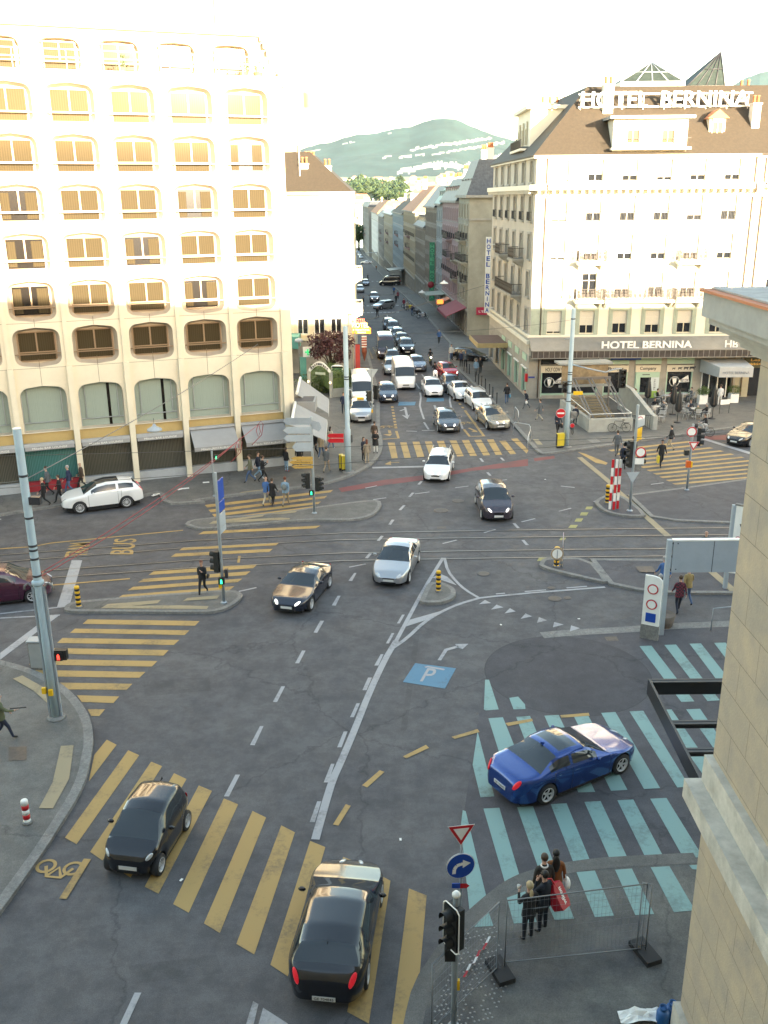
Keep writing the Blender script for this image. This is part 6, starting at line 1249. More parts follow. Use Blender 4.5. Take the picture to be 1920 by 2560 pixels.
car_n('dark car under the tan fascia canopy', 'hatch', c_blk, (1216, 906), 120, lights=0, **c_k)

# two-wheelers
def wheel2(b, r, w_, M): b.lathe([(r * .86, -w_), (r, -w_ * .6), (r, w_ * .6), (r * .86, w_), (r * .86, -w_)], 20, 0, M @ RX(PI / 2))
def motorbike(label, pn, yaw, col, z=0.0, lit=1, group=None, scooter=False):
    q = G(*pn, z); o = thing('scooter' if scooter else 'motorbike', label, 'scooter' if scooter else 'motorbike', q, yaw, group); b = MB(); wheel2(b, .30, .06, T(.65, 0, .30)); b.build('front_wheel', m_tyre, o); b = MB(); wheel2(b, .30, .07, T(-.65, 0, .30)); b.build('rear_wheel', m_tyre, o)
    b = MB(); b.ball((.05, 0, .78), (.33, .17, .17), 10); b.ball((-.35, 0, .75), (.38, .14, .10), 10); b.ball((.1, 0, .48), (.3, .13, .2), 8); b.tube([(.3, 0, .8), (-.2, 0, .35), (-.65, 0, .3)], .04, 6); b.build('body', col, o)
    b = MB(); b.tube([(.65, .08, .3), (.42, .08, .95)], .03, 6); b.tube([(.65, -.08, .3), (.42, -.08, .95)], .03, 6); b.tube([(.35, -.36, 1.02), (.42, -.1, .96), (.42, .1, .96), (.35, .36, 1.02)], .02, 6); b.build('fork', m_dark, o)
    b = MB(); b.ball((.58, 0, .88), (.10, .12, .11), 8); b.build('headlight', m_hl_on if lit else m_hl_off, o); b = MB(); b.ball((-.3, 0, .86), (.34, .13, .06), 8); b.build('seat', m_black, o)
    if scooter: MB().add([(.55, -.2, .35), (.55, .2, .35), (.42, .2, .9), (.42, -.2, .9)], [(0, 1, 2, 3)]).build('leg_shield', col, o)
    return o
FWD = math.radians(-87)
motorbike('motor scooter with bright headlamp ridden between the white compact and the van', (1087, 948), FWD, c_sil, scooter=True); motorbike('motorbike following behind the lit scooter', (1076, 912), FWD, paintm('yellow_fairing', (.5, .5, .1), .1))
for i, p in enumerate(((1056, 797), (1042, 790), (1024, 776), (1016, 770))): motorbike(('white scooter nearest the hotel canopy', 'dark scooter next to the white parked one', 'scooter with a yellow top box', 'farthest parked motorbike down the right pavement')[i], p, -.4, [c_sil, c_blk, paintm('yellow_box', (.6, .5, .05), .1), c_wht][i], .12, 0, 'motorbikes parked on the right pavement', scooter=i < 3)
def bicycle(label, pa, pb, z=.12, col=None, basket=False):
    a, c = G(*pa, z), G(*pb, z); d = c - a; yaw = math.atan2(d.y, d.x); m_ = (a + c) / 2; o = thing('bicycle', label, 'bicycle', m_, yaw)
    for x, nm in ((.53, 'front_wheel'), (-.53, 'rear_wheel')):
        b = MB(); b.lathe([(.315, -.015), (.34, -.015), (.34, .015), (.315, .015), (.315, -.015)], 24, 0, T(x, 0, .34) @ RX(PI / 2))
        for k in range(9): an = k * PI / 4.5; b.box(-.32, .32, -.003, .003, -.003, .003, M=T(x, 0, .34) @ RY(an))
        b.build(nm, m_tyre, o)
    b = MB(); P_ = {'bb': (-.08, 0, .30), 'st': (-.25, 0, .82), 'hd': (.36, 0, .86), 'hb': (.42, 0, .62), 'r': (-.53, 0, .34), 'f': (.53, 0, .34)}
    for u, v in (('bb', 'st'), ('st', 'hd'), ('bb', 'hb'), ('hd', 'hb'), ('hb', 'f'), ('bb', 'r'), ('st', 'r')): b.tube([P_[u], P_[v]], .018, 6)
    b.build('frame', col or m_dark, o); b = MB(); b.tube([(.36, 0, .86), (.34, 0, .98)], .016, 6); b.tube([(.22, -.28, 1.0), (.36, -.12, .99), (.36, .12, .99), (.22, .28, 1.0)], .015, 6); b.build('handlebar', m_steel, o)
    b = MB(); b.ball((-.28, 0, .93), (.14, .08, .035), 8); b.tube([(-.25, 0, .8), (-.27, 0, .92)], .014, 6); b.build('saddle', m_black, o)
    b = MB(); b.box(-.72, -.3, -.08, .08, .70, .72); b.build('luggage_rack', m_dark, o)
    if basket: MB().lathe([(.12, 0), (.17, .24), (.16, .24), (.11, .01)], 8, 0, T(.55, 0, .72)).build('basket', m_dark, o)
    return o
bicycle('old dark bicycle leaning on the concrete subway wall', (1570, 1080), (1525, 1080)); bicycle('bicycle with a front basket being ridden past the cafe terrace', (1772, 1092), (1740, 1092), .0, m_steel, True); bicycle('bicycle locked behind the tall pole at the hotel corner', (1430, 1086), (1421, 1078), .12, m_dark)
# ================= people =================
SKINS = [mat('skin_light', (.48, .29, .21), .55, var=.04), mat('skin_tan', (.36, .20, .13), .55, var=.04), mat('skin_dark', (.10, .05, .035), .55, var=.04)]
HAIRS = {'black': mat('black_hair', (.010, .008, .007), .5), 'brown': mat('brown_hair', (.05, .028, .015), .5), 'blond': mat('blond_hair', (.42, .32, .18), .5), 'grey': mat('grey_hair', (.32, .31, .30), .6), 'red': mat('red_hair', (.14, .04, .02), .5)}
def cloth(c):
    return mat('cloth_%02d_%02d_%02d' % tuple(int(v * 99) for v in c), c, .85, var=.18, scale=6)
m_shoe = mat('dark_shoes', (.015, .013, .012), .5); m_shoew = mat('pale_shoes', (.5, .5, .5), .5)
PEND = []
def person(label, pos, hd=180, h=1.75, pose='walk', top=(.02, .02, .025), legs=(.02, .022, .03), hair='brown', skin=0, arms='hang', coat=.84, long=False, z=.12, group=None, shoes=None, near=False, s=1, bald=False, lean=0, skirt=None):
    q = G(*pos, z) if isinstance(pos, tuple) else pos
    o = thing('person', label, 'person', q, -math.radians(hd), group); k = h / 1.78; J = {}; sit = pose in ('sit', 'ride'); dz = -.43 if sit else 0
    def put(n, x, y, zz): J[n] = Vector((x, y, zz)) * k
    ly = lean
    put('pel', 0, 0, .94 + dz); put('wai', 0, .02 * ly, 1.07 + dz); put('che', 0, .10 * ly, 1.29 + dz); put('nb', 0, .16 * ly, 1.46 + dz); put('nk', 0, .02 + .19 * ly, 1.53 + dz); put('h1', 0, .035 + .21 * ly, 1.59 + dz); put('h2', 0, .03 + .22 * ly, 1.68 + dz); put('h3', 0, .01 + .22 * ly, 1.76 + dz)
    for sd, n in ((1, 'R'), (-1, 'L')):
        put('sh' + n, .175 * sd, .14 * ly, 1.41 + dz); put('hp' + n, .09 * sd, 0, .91 + dz); f = s * sd
        if pose == 'walk': put('kn' + n, .09 * sd, .20 * f if f > 0 else .02, .50 if f > 0 else .49); put('an' + n, .09 * sd, .30 * f if f > 0 else -.32, .09 if f > 0 else .16); put('to' + n, .10 * sd, (.30 + .15) if f > 0 else -.20, .05 if f > 0 else .05)
        elif sit: put('kn' + n, .11 * sd, .42, .52 + (.18 if pose == 'ride' else 0)); put('an' + n, .12 * sd, .42 - (.2 if pose == 'ride' else 0), .12 + (.15 if pose == 'ride' else 0)); put('to' + n, .13 * sd, .56 - (.2 if pose == 'ride' else 0), .06 + (.15 if pose == 'ride' else 0))
        else: put('kn' + n, .10 * sd, .02, .50); put('an' + n, .11 * sd, 0, .09); put('to' + n, .13 * sd, .15, .04)
        a = arms if isinstance(arms, str) else arms[0 if sd > 0 else 1]; sw = -.22 * f if pose == 'walk' else 0
        if a == 'hang': put('el' + n, .235 * sd, -.02 + sw * .35, 1.14 + dz); put('wr' + n, .25 * sd, .06 + sw, .90 + dz + abs(sw) * .2); put('ha' + n, .25 * sd, .09 + sw * 1.1, .82 + dz + abs(sw) * .2)
        elif a == 'up': put('el' + n, .24 * sd, .10, 1.16 + dz); put('wr' + n, .12 * sd, .30, 1.30 + dz); put('ha' + n, .08 * sd, .33, 1.37 + dz)
        elif a == 'face': put('el' + n, .22 * sd, .14, 1.20 + dz); put('wr' + n, .08 * sd, .19, 1.45 + dz); put('ha' + n, .05 * sd, .16, 1.53 + dz)
        elif a == 'fold': put('el' + n, .25 * sd, .04, 1.16 + dz); put('wr' + n, .06 * sd, .20, 1.14 + dz); put('ha' + n, -.02 * sd, .21, 1.16 + dz)
        elif a == 'out': put('el' + n, .27 * sd, .18, 1.20 + dz); put('wr' + n, .24 * sd, .42, 1.14 + dz); put('ha' + n, .22 * sd, .5, 1.13 + dz)
        elif a == 'hip': put('el' + n, .34 * sd, -.04, 1.17 + dz); put('wr' + n, .19 * sd, .08, 1.02 + dz); put('ha' + n, .16 * sd, .10, .98 + dz)
    R = dict(pel=(.155, .115), wai=(.14, .105), che=(.165, .115), nb=(.08, .07), nk=(.055, .055), h1=(.068, .075), h2=(.080, .100), h3=(.055, .07))
    for n in 'RL': R.update({'sh' + n: (.07, .07), 'el' + n: (.048, .048), 'wr' + n: (.032, .032), 'ha' + n: (.036, .026), 'hp' + n: (.095, .095), 'kn' + n: (.065, .065), 'an' + n: (.045, .045), 'to' + n: (.04, .032)})
    E_ = [('pel', 'wai'), ('wai', 'che'), ('che', 'nb'), ('nb', 'nk'), ('nk', 'h1'), ('h1', 'h2'), ('h2', 'h3')]
    for n in 'RL': E_ += [('che', 'sh' + n), ('sh' + n, 'el' + n), ('el' + n, 'wr' + n), ('wr' + n, 'ha' + n), ('pel', 'hp' + n), ('hp' + n, 'kn' + n), ('kn' + n, 'an' + n), ('an' + n, 'to' + n)]
    names = list(J); me = bpy.data.meshes.new('body'); me.from_pydata([tuple(J[n]) for n in names], [(names.index(a), names.index(b_)) for a, b_ in E_], [])
    t = bpy.data.objects.new('body', me); COL.objects.link(t); md = t.modifiers.new('skin', 'SKIN'); md.use_smooth_shade = True; sv = me.skin_vertices[0].data
    for i, n in enumerate(names): sv[i].radius = (R[n][0] * k, R[n][1] * k); sv[i].use_root = (n == 'pel')
    t.modifiers.new('sub', 'SUBSURF').levels = 1 if not near else 2
    PEND.append((t, o, J, dict(top=cloth(top), legs=cloth(legs), skin=SKINS[skin], shoes=shoes or m_shoe), k, near, skirt))
    # hair
    H = J['h2']; b = MB()
    if not bald:
        b.ball((H.x, H.y - .018 * k, H.z + .018 * k), (.092 * k, .108 * k, .108 * k), 12); keep = []
        fs = [(f, m_, s_) for f, m_, s_ in zip(b.f, b.m, b.sm) if not ((lambda c: c.y > H.y + .035 * k and c.z < H.z + .055 * k)(sum((b.v[i] for i in f), Vector()) / len(f))) and (sum((b.v[i] for i in f), Vector()) / len(f)).z > H.z - .085 * k]
        b.f, b.m, b.sm = [list(x) for x in zip(*fs)]
        if long: b.ball((H.x, H.y - .075 * k, H.z - .16 * k), (.085 * k, .05 * k, .22 * k), 8)
        b.build('hair', HAIRS[hair], o)
    if near:
        b = MB()
        for sx in (-1, 1): b.ball((H.x + sx * .032 * k, H.y + .088 * k, H.z - .0), .011, 6)
        b.build('eyes', m_black, o)
    if coat and not sit:
        b = MB(); P_ = [(.10, .09, 1.44), (.185, .125, 1.36), (.185, .135, 1.22), (.165, .13, 1.08), (.19, .15, .95), (.20, .155, coat)] if coat > .7 else [(.10, .09, 1.44), (.185, .125, 1.36), (.185, .135, 1.22), (.165, .13, 1.08), (.19, .15, .95), (.215, .17, .8), (.235, .19, coat)]
        n = 14; vs = []
        for rx, ry, zz in P_:
            off = (zz - .94) / .5 * .14 * ly
            for a in range(n): vs.append((rx * k * math.cos(2 * PI * a / n), (off + .0 + ry * math.sin(2 * PI * a / n)) * k, zz * k))
        b.add(vs, [(i * n + a, i * n + (a + 1) % n, (i + 1) * n + (a + 1) % n, (i + 1) * n + a) for i in range(len(P_) - 1) for a in range(n)], 0, True); b.build('jacket', cloth(top), o)
    return o
def finish_people():
    bpy.context.view_layer.update(); dg = bpy.context.evaluated_depsgraph_get()
    for t, o, J, M_, k, near, skirt in PEND:
        me = bpy.data.meshes.new_from_object(t.evaluated_get(dg)); me.name = 'body'; me.materials.clear()
        b = MB(); b.v = [v.co.copy() for v in me.vertices]; b.f = [list(p.vertices) for p in me.polygons]; b.sm = [True] * len(b.f); b.m = []
        seg = [('pel', 'wai', 0), ('wai', 'che', 0), ('che', 'nb', 0), ('nk', 'h1', 2), ('h1', 'h3', 2)]
        for n in 'RL': seg += [('sh' + n, 'el' + n, 0), ('el' + n, 'wr' + n, 0), ('wr' + n, 'ha' + n, 2), ('hp' + n, 'kn' + n, 1), ('kn' + n, 'an' + n, 2 if skirt else 1), ('an' + n, 'to' + n, 3)]
        for f in b.f:
            c = sum((b.v[i] for i in f), Vector()) / len(f); best = 9; mi = 0
            for a, d, m_ in seg:
                A, D = J[a], J[d]; ab = D - A; t_ = max(0, min(1, (c - A).dot(ab) / ab.length_squared)); r = (c - A - ab * t_).length
                if m_ == 2 and a[0] == 'w' and t_ < .05: r += .05
                if r < best: best = r; mi = m_
            if mi == 0 and c.z < J['pel'].z - .02 * k: mi = 1
            b.m.append(mi)
        H = J['h2']; b.add([H + Vector(p) * k for p in ((-.014, .085, .0), (.014, .085, .0), (0, .118, -.028), (0, .085, -.045), (0, .088, .03))], [(0, 2, 4), (4, 2, 1), (0, 3, 2), (1, 2, 3)], 2, True)
        for sx in (-1, 1): b.ball((H.x + sx * .082 * k, H.y, H.z - .01 * k), (.012 * k, .022 * k, .032 * k), 6, 2)
        for n in 'RL':                                  # five separate fingers
            w_, h_ = J['wr' + n], J['ha' + n]; d = (h_ - w_).normalized(); sg = 1 if n == 'R' else -1; sd = d.cross(Vector((0, 1, 0))); sd = sd.normalized() if sd.length > .2 else Vector((1, 0, 0)); pn_ = d.cross(sd).normalized()
            fw = Vector((0, 1, 0)) - d * d.y; fw = fw.normalized() if fw.length > .2 else Vector((0, 0, 1))
            for i, l in enumerate((.062, .072, .068, .052)):
                st_ = h_ + d * .012 + fw * (.021 - i * .014) * k * 1.0; cu = -Vector((sg, 0, 0)) * .35; b.tube([st_, st_ + d * l * .45 + cu * .008, st_ + d * l * .8 + cu * .03, st_ + d * l + cu * .05], [.0095, .0088, .008, .006], 5, 2)
            st_ = w_.lerp(h_, .55) + fw * .03; b.tube([st_, st_ + (fw * .6 + d * .5) * .035, st_ + (fw * .45 + d * .9) * .06], [.011, .010, .007], 5, 2)
        b.build('body', [M_['top'], M_['legs'], M_['skin'], M_['shoes']], o); bpy.data.objects.remove(t); bpy.data.meshes.remove(me)
    PEND.clear()
zP1 = zm(60, 1120, .2411); zG = zm(1240, 2060, .1447); z15 = zm(1580, 860, .1929); z86 = zm(860, 600, .217)
C = dict(blk=(.012, .012, .014), nvy=(.02, .03, .07), gry=(.09, .10, .11), jean=(.06, .10, .19), brn=(.07, .045, .03), olv=(.13, .13, .085), bei=(.34, .28, .20), crm=(.42, .38, .30), whi=(.55, .55, .54), blu=(.05, .12, .30), wine=(.18, .02, .04), must=(.28, .21, .09), khk=(.26, .21, .15), lbl=(.20, .30, .40), dkb=(.015, .02, .035), rust=(.20, .07, .02))
PP = lambda f, x, y: f(x, y)
def pp(lb, f, xy, hd, top='blk', legs='blk', **kw): return person(lb, f(*xy), hd, top=C[top], legs=C[legs], **kw)
pp('blond person in black with a pale scarf walking behind the white parked car', zP1, (222, 598), 255, 'blk', 'blk', hair='blond', h=1.7); pp('man in a slate jacket beside the blond walker, near the tall left mast', zP1, (262, 488), 262, 'gry', 'blk', h=1.8)
pp('person in black with a pale hood between the blond walker and the man in jeans', zP1, (385, 563), 258, 'blk', 'blk', s=-1, h=1.68); pp('man in navy jacket and blue jeans in front of the lounge window', zP1, (482, 472), 262, 'nvy', 'jean', h=1.78, hair='grey'); pp('bald man in a dark brown jacket by the hotel pilaster', zP1, (612, 432), 262, 'brn', 'blk', bald=True, s=-1)
pp('man in olive jacket and jeans below the open awning', zE, (640, 735), 262, 'olv', 'jean', h=1.82, s=-1); pp('person in a dark top and light jeans behind the man in olive', zE, (738, 685), 100, 'dkb', 'lbl', shoes=m_shoew); pp('person all in black looking at something in hand under the restaurant awning', zE, (795, 735), 75, 'blk', 'blk', arms='up')
pp('woman in black jacket, blue skirt and red boots at the hotel corner', zE, (1088, 600), 40, 'blk', 'lbl', h=1.65, hair='brown', long=True, pose='stand', shoes=mat('red_boots', (.35, .05, .04), .5)); pp('man in blue jacket and cream trousers crossing away, left of the pair', zE, (840, 1025), 20, 'blu', 'crm', h=1.76, z=0, bald=True); pp('person in black coat on the crossing beside the blue jacket', zE, (915, 1033), 15, 'blk', 'blk', h=1.7, z=0, s=-1, hair='brown', coat=.7)
o_ = pp('man in denim jacket with a grey backpack crossing away', zE, (1080, 1035), 12, 'lbl', 'khk', h=1.8, z=0, hair='red'); MB().ball((0, -.2, 1.22), (.15, .10, .2), 8).build('backpack', cloth((.15, .17, .17)), o_)
o_ = pp('red haired woman in black carrying a shoulder bag by the left refuge', zE, (45, 2148), 190, 'blk', 'blk', h=1.68, z=.0, hair='red', arms=('hang', 'up')); MB().ball((-.28, 0, .95), (.06, .16, .13), 8).build('shoulder_bag', m_black, o_)
pp('person in dark jacket and brown trousers walking toward the grey awnings', zC, (535, 1890), 20, 'gry', 'khk', h=1.75); pp('person in beige jacket and jeans beside the lower grey awning', zC, (460, 1690), 15, 'bei', 'jean', shoes=m_shoew); pp('woman with long dark hair and pale coat left of the red arrow sign', zC, (590, 1570), 25, 'crm', 'jean', h=1.67, hair='black', long=True, shoes=m_shoew); pp('person in black under the lower grey awning', zC, (372, 1655), 200, 'blk', 'blk')
pp('woman in dark blue with long hair facing the beige haired friend at the rounded kerb', zC, (1045, 1725), 130, 'dkb', 'blk', h=1.66, hair='brown', long=True, pose='stand', arms='fold'); pp('woman in grey beige clothes with her back turned at the rounded kerb', zC, (1092, 1765), -10, 'khk', 'bei', h=1.68, hair='red', long=True, pose='stand', shoes=m_shoew); pp('person in a big black coat at the signal post by the street mouth', zC, (1212, 1622), 185, 'blk', 'whi', h=1.7, pose='stand', coat=.62, arms='fold'); pp('dark haired person right behind the big black coat', zC, (1195, 1500), 10, 'brn', 'blk', h=1.72, pose='stand')
pp('man in dark blue behind the tall grey mast', zC, (770, 1068), 180, 'nvy', 'dkb'); pp('person in black standing below the yellow direction boards', zC, (160, 1835), 180, 'blk', 'blk', pose='stand')
pp('man in a white sweater and jeans on the right pavement', zA, (625, 300), 180, 'whi', 'jean', h=1.8); pp('person in navy with pale front outside the maroon awning shops', zA, (745, 380), 180, 'nvy', 'blk', pose='stand'); pp('person in dark clothes next to the navy one outside the shops', zA, (797, 383), 180, 'gry', 'blk', pose='stand', s=-1); pp('man in a pale blue shirt near the tan fascia canopy', zA, (925, 492), 185, 'lbl', 'gry'); pp('person in black beside the pale blue shirt', zA, (975, 470), 185, 'blk', 'blk')
pp('person in a bright blue jacket on the right pavement up the street', zA, (475, 92), 175, 'blu', 'blk', h=1.75); o_ = pp('man in black carrying a pink and blue bag beside the mint shop windows', zA, (1300, 825), 5, 'blk', 'jean', h=1.8); MB().ball((.25, 0, .7), (.10, .16, .2), 8).build('shopping_bag', cloth((.10, .28, .42)), o_); o_ = pp('dark clothed person bending with a white bag at the hotel corner', zA, (1545, 885), 240, 'dkb', 'gry', h=1.6, lean=1.2); MB().ball((-.25, .25, .6), (.08, .12, .15), 8).build('plastic_bag', m_white, o_)
pp('person in long grey coat and pale trousers walking left of the concrete subway stairs', zB, (50, 950), 300, 'gry', 'crm', coat=.6); o_ = pp('man in dark jacket with a black satchel left of the no entry sign', zB, (290, 1145), 170, 'dkb', 'blk', h=1.8, arms=('out', 'hang')); MB().box(-.36, -.24, -.2, .2, .55, .85).build('satchel', m_black, o_); pp('person in dark blue just right of the tall mast at the subway wall', zB, (535, 1035), 10, 'dkb', 'blk', h=1.75)
pp('man in dark leather jacket stepping onto the right hand crossing', z7, (600, 200), 5, 'gry', 'gry', h=1.82, z=0); pp('man in black cap and coat leaving the right hand crossing', z7, (652, 308), 5, 'dkb', 'blk', z=0, s=-1); pp('person in dark jacket hidden behind the signal pole of the cycle island', z7, (728, 245), 5, 'blk', 'blk', z=0)
o_ = pp('man in black pullover carrying yellow shopping bags on the right hand crossing', z7, (965, 287), 180, 'blk', 'blk', h=1.83, z=0, skin=1, hair='black'); b = MB(); b.box(.16, .20, -.15, .25, .32, .78); b.box(.24, .29, -.05, .3, .3, .74); b.build('yellow_bags', mat('yellow_plastic', (.62, .50, .05), .4), o_)
pp('man in black top and beige trousers striding over the right hand crossing', z7, (1045, 152), 300, 'blk', 'bei', h=1.8, z=0, hair='black'); pp('waiter dressed in white by the hotel entrance awning', z15, (1130, 798), 0, 'whi', 'whi', h=1.8, pose='stand', coat=.86)
for i, (p, hd, c, l) in enumerate((((225, 765), 260, 'dkb', 'gry'), ((385, 895), 200, 'blk', 'blk'), ((600, 735), 180, 'blk', 'blk'), ((622, 690), 10, 'wine', 'blk'), ((575, 628), 180, 'blu', 'blk'), ((275, 458), 180, 'gry', 'blk'), ((372, 345), 180, 'rust', 'blk'), ((690, 790), 170, 'wine', 'gry'), ((730, 820), 20, 'bei', 'blk'), ((785, 870), 180, 'nvy', 'jean'))):
    pp(['person stepping off the left kerb at the far crossing', 'person in black walking a small dog toward the queue', 'person in black standing by the turning silver estate', 'person in red past the turning silver estate', 'person in blue near the dark canopy', 'tiny figure in grey far up the middle of the street', 'tiny figure in orange far up the street', 'person in dark red among the parked motorbikes', 'person in a pale top among the parked motorbikes', 'person in navy near the parked scooters'][i], z86, p, hd, c, l, z=0 if i in (0, 1, 5) else .12)
pp('man in a blue jacket and white cap behind the sign post', r1, (1012, 690), 350, 'blu', 'gry', z=.1, h=1.78, hair='grey'); pp('stout man in a beige pullover with white cap behind the white totem', r1, (985, 800), 5, 'bei', 'khk', z=0, h=1.72, hair='grey', coat=.9)
C['pl1'] = (.10, .025, .04); o_ = pp('man in a red and black checked shirt walking below the big grey board', r1, (1108, 812), 5, 'pl1', 'dkb', z=0, h=1.75, hair='brown', coat=.8)
chk = mat('checked_cloth', (.1, .03, .04), .85, var=0); N = chk.node_tree; ck = N.nodes.new('ShaderNodeTexChecker'); ck.inputs['Scale'].default_value = 14; ck.inputs['Color1'].default_value = (.16, .02, .04, 1); ck.inputs['Color2'].default_value = (.02, .02, .03, 1); tcn = N.nodes.new('ShaderNodeTexCoord'); N.links.new(tcn.outputs['Object'], ck.inputs['Vector']); N.links.new(ck.outputs[0], N.nodes['Principled BSDF'].inputs['Base Color'])
for c_ in o_.children:
    if c_.name.startswith('jacket'): c_.data.materials[0] = chk
PEND[-1][3]['top'] = chk
pp('man in a mustard jacket and jeans beside the checked shirt', r1, (1160, 758), 350, 'must', 'jean', z=0, h=1.75, s=-1, hair='grey'); pp('bald man in a dark jacket coming from behind the big grey board', r1, (1262, 520), 180, 'blk', 'blk', z=.1, h=1.78, bald=True)
o_ = person('person in camouflage jacket walking at the left edge with a stick', G(10, 1850, .12), 60, 1.72, 'walk', (.10, .11, .06), (.02, .025, .05), 'grey', arms=('out', 'hang')); MB().tube([(.22, .3, 1.2), (.22, .8, 1.1)], .02, 6).build('stick', m_dark, o_)
camo = cloth((.10, .11, .06))
# near group on the corner pavement
W1 = person('blonde woman in black holding a cup, her back to us, on the near corner', G(*zG(545, 2010), .012), -25, 1.70, 'stand', (.020, .017, .017), (.008, .010, .018), 'blond', arms=('hang', 'up'), near=True, coat=.80); MB().lathe([(.03, 0), (.04, .1), (.036, .1), (.028, .01)], 10, 0, T(-.08, .36, 1.28)).build('paper_cup', m_white, W1)
MB().ball((-.03, -.11, 1.47), (.045, .05, .12), 8).build('ponytail', HAIRS['blond'], W1)
W2 = person('young man in dark jacket carrying a big red sports bag on the near corner', G(*zG(800, 1860), .012), -40, 1.78, 'stand', (.010, .014, .024), (.008, .008, .012), 'black', arms=('hang', 'face'), near=True, coat=.84)
b = MB(); Mb = T(.30, -.16, 1.0) @ RX(.95) @ RY(.15); pr = [(-.16, -.30), (-.19, -.2), (-.2, .2), (-.15, .32), (.13, .32), (.18, .2), (.18, -.2), (.14, -.3)]; b.prism(pr, -.15, .15, 0, M=Mb); rb = b.build('sports_bag', mat('red_bag_cloth', (.42, .012, .03), .5, var=.1, scale=8), W2)
me = textmesh('wilson', .16, .001, m_white, .006); place('lettering', me, rb, Mb @ T(0, 0, .153) @ RZ(PI / 2)); me = textmesh('wilson', .16, .001, m_white, .006); place('lettering', me, rb, Mb @ T(.183, 0, 0) @ RY(PI / 2) @ RZ(PI / 2))
b = MB(); b.tube([(.16, .12, 1.40), (.2, -.02, 1.47), (.26, -.16, 1.25), (.3, -.2, 1.1)], .022, 6); b.build('bag_strap', m_red, W2)
W3 = person('man in brown black jacket with white collar standing at the kerb of the near corner', G(*zG(790, 1560), .02), -10, 1.80, 'stand', (.030, .026, .022), (.012, .012, .016), 'brown', near=True, arms='hang'); MB().lathe([(.085, 1.44), (.10, 1.47), (.095, 1.50), (.08, 1.49)], 12).build('collar', m_white, W3)
W4 = person('woman with long black hair, rust top and a white handbag, farthest of the corner group', G(*zG(985, 1450), .01), 5, 1.74, 'stand', C['rust'], (.40, .40, .40), 'black', long=True, near=True, arms='hang', coat=.86); b = MB(); b.ball((.30, -.02, .80), (.09, .17, .16), 10); b.tube([(.27, -.1, .93), (.24, 0, 1.15), (.27, .1, .93)], .012, 5); b.build('handbag', m_white, W4)
MB().ball((0, -.11, 1.42), (.10, .06, .24), 10).build('long_hair', HAIRS['black'], W4)
# riders
o_ = person('scooter rider in dark jacket and helmet on the lit scooter', G(1087, 946, .0) + Vector((0, .35, .28)), 180, 1.72, 'ride', C['blk'], C['dkb'], arms='out', bald=True); MB().ball((0, .03, 1.25), (.13, .15, .14), 10).build('helmet', m_black, o_)
o_ = person('motorbike rider in black behind the scooter', G(1076, 910, .0) + Vector((0, .35, .28)), 180, 1.72, 'ride', C['blk'], C['blk'], arms='out', bald=True); MB().ball((0, .03, 1.25), (.13, .15, .14), 10).build('helmet', m_dark, o_)
q1, q2 = G(1772, 1092), G(1740, 1092); o_ = person('cyclist in black riding past the cafe terrace', (q1 + q2) / 2 + Vector((.2, 0, .42)), 270, 1.74, 'ride', C['blk'], (.5, .5, .5), arms='out', bald=False, hair='brown', lean=.6)
# cafe guests
def chair(label, q, rz, m=None):
    o = thing('cafe_chair', label, 'chair', q, rz, 'aluminium cafe chairs on the terrace'); 
    if 'chair' not in WC:
        b = MB(); b.box(-.21, .21, -.2, .22, .44, .46); l = MB(); k = MB()
        for x in (-.2, .2): k.tube([(x, -.2, .45), (x, -.25, .85)], .013, 5); l.tube([(x, .2, .45), (x * 1.1, .24, 0)], .013, 5); l.tube([(x, -.18, .45), (x * 1.1, -.26, 0)], .013, 5); k.tube([(x * 1.15, -.24, .66), (x * 1.15, .16, .66), (x * 1.1, .2, .45)], .012, 5)
        for z_ in (.58, .67, .76, .84): k.box(-.2, .2, -.26, -.245, z_, z_ + .055)
        WC['chair'] = (b.mesh('seat', m_alu), k.mesh('backrest', m_alu), l.mesh('legs', m_alu))
    for n, me in zip(('seat', 'backrest', 'legs'), WC['chair']): place(n, me, o)
    return o
m_alu = mat('aluminium', (.62, .63, .64), .35, .6, .05)
def table(label, q):
    o = thing('cafe_table', label, 'table', q, 0, 'round cafe tables on the terrace'); MB().lathe([(0, .72), (.38, .72), (.38, .745), (0, .745)], 20).build('tabletop', m_alu, o); b = MB(); b.tube([(0, 0, .03), (0, 0, .72)], .03, 8)
    for k in range(4): b.tube([(0, 0, .06), (.27 * math.cos(k * PI / 2 + .4), .27 * math.sin(k * PI / 2 + .4), .015)], .02, 5)
    b.build('pedestal', m_white, o); MB().lathe([(.03, .747), (.035, .85), (0, .85)], 8).build('glass', m_white, o); return o
tb = [((425, 770), 'table by the mint doorway at the cafe terrace'), ((655, 750), 'table right of the mint doorway behind the closed parasols'), ((800, 950), 'table with three people in a row at the cafe terrace'), ((300, 920), 'table at the end of the concrete subway wall')]
guests = [[(-.7, 0, 'blk'), (.65, .1, 'wine')], [(-.65, .1, 'blk'), (.7, 0, 'gry')], [(-.1, .75, 'dkb'), (-.75, -.65, 'gry'), (.0, -.8, 'olv'), (.75, -.65, 'blk')], [(.1, .7, 'blk'), (.55, -.3, 'gry')]]
gl = ['guest in black at the table by the mint doorway', 'guest in a red jacket by the mint doorway', 'guest in black at the table behind the parasols', 'guest in grey at the right of the table behind the parasols', 'guest in navy facing the three with their backs to us', 'left one of three guests seated with backs to us', 'middle one of three guests, in olive', 'right one of three guests, in black', 'guest in black at the table by the subway wall', 'guest in grey bending at the table by the subway wall']
gi = 0
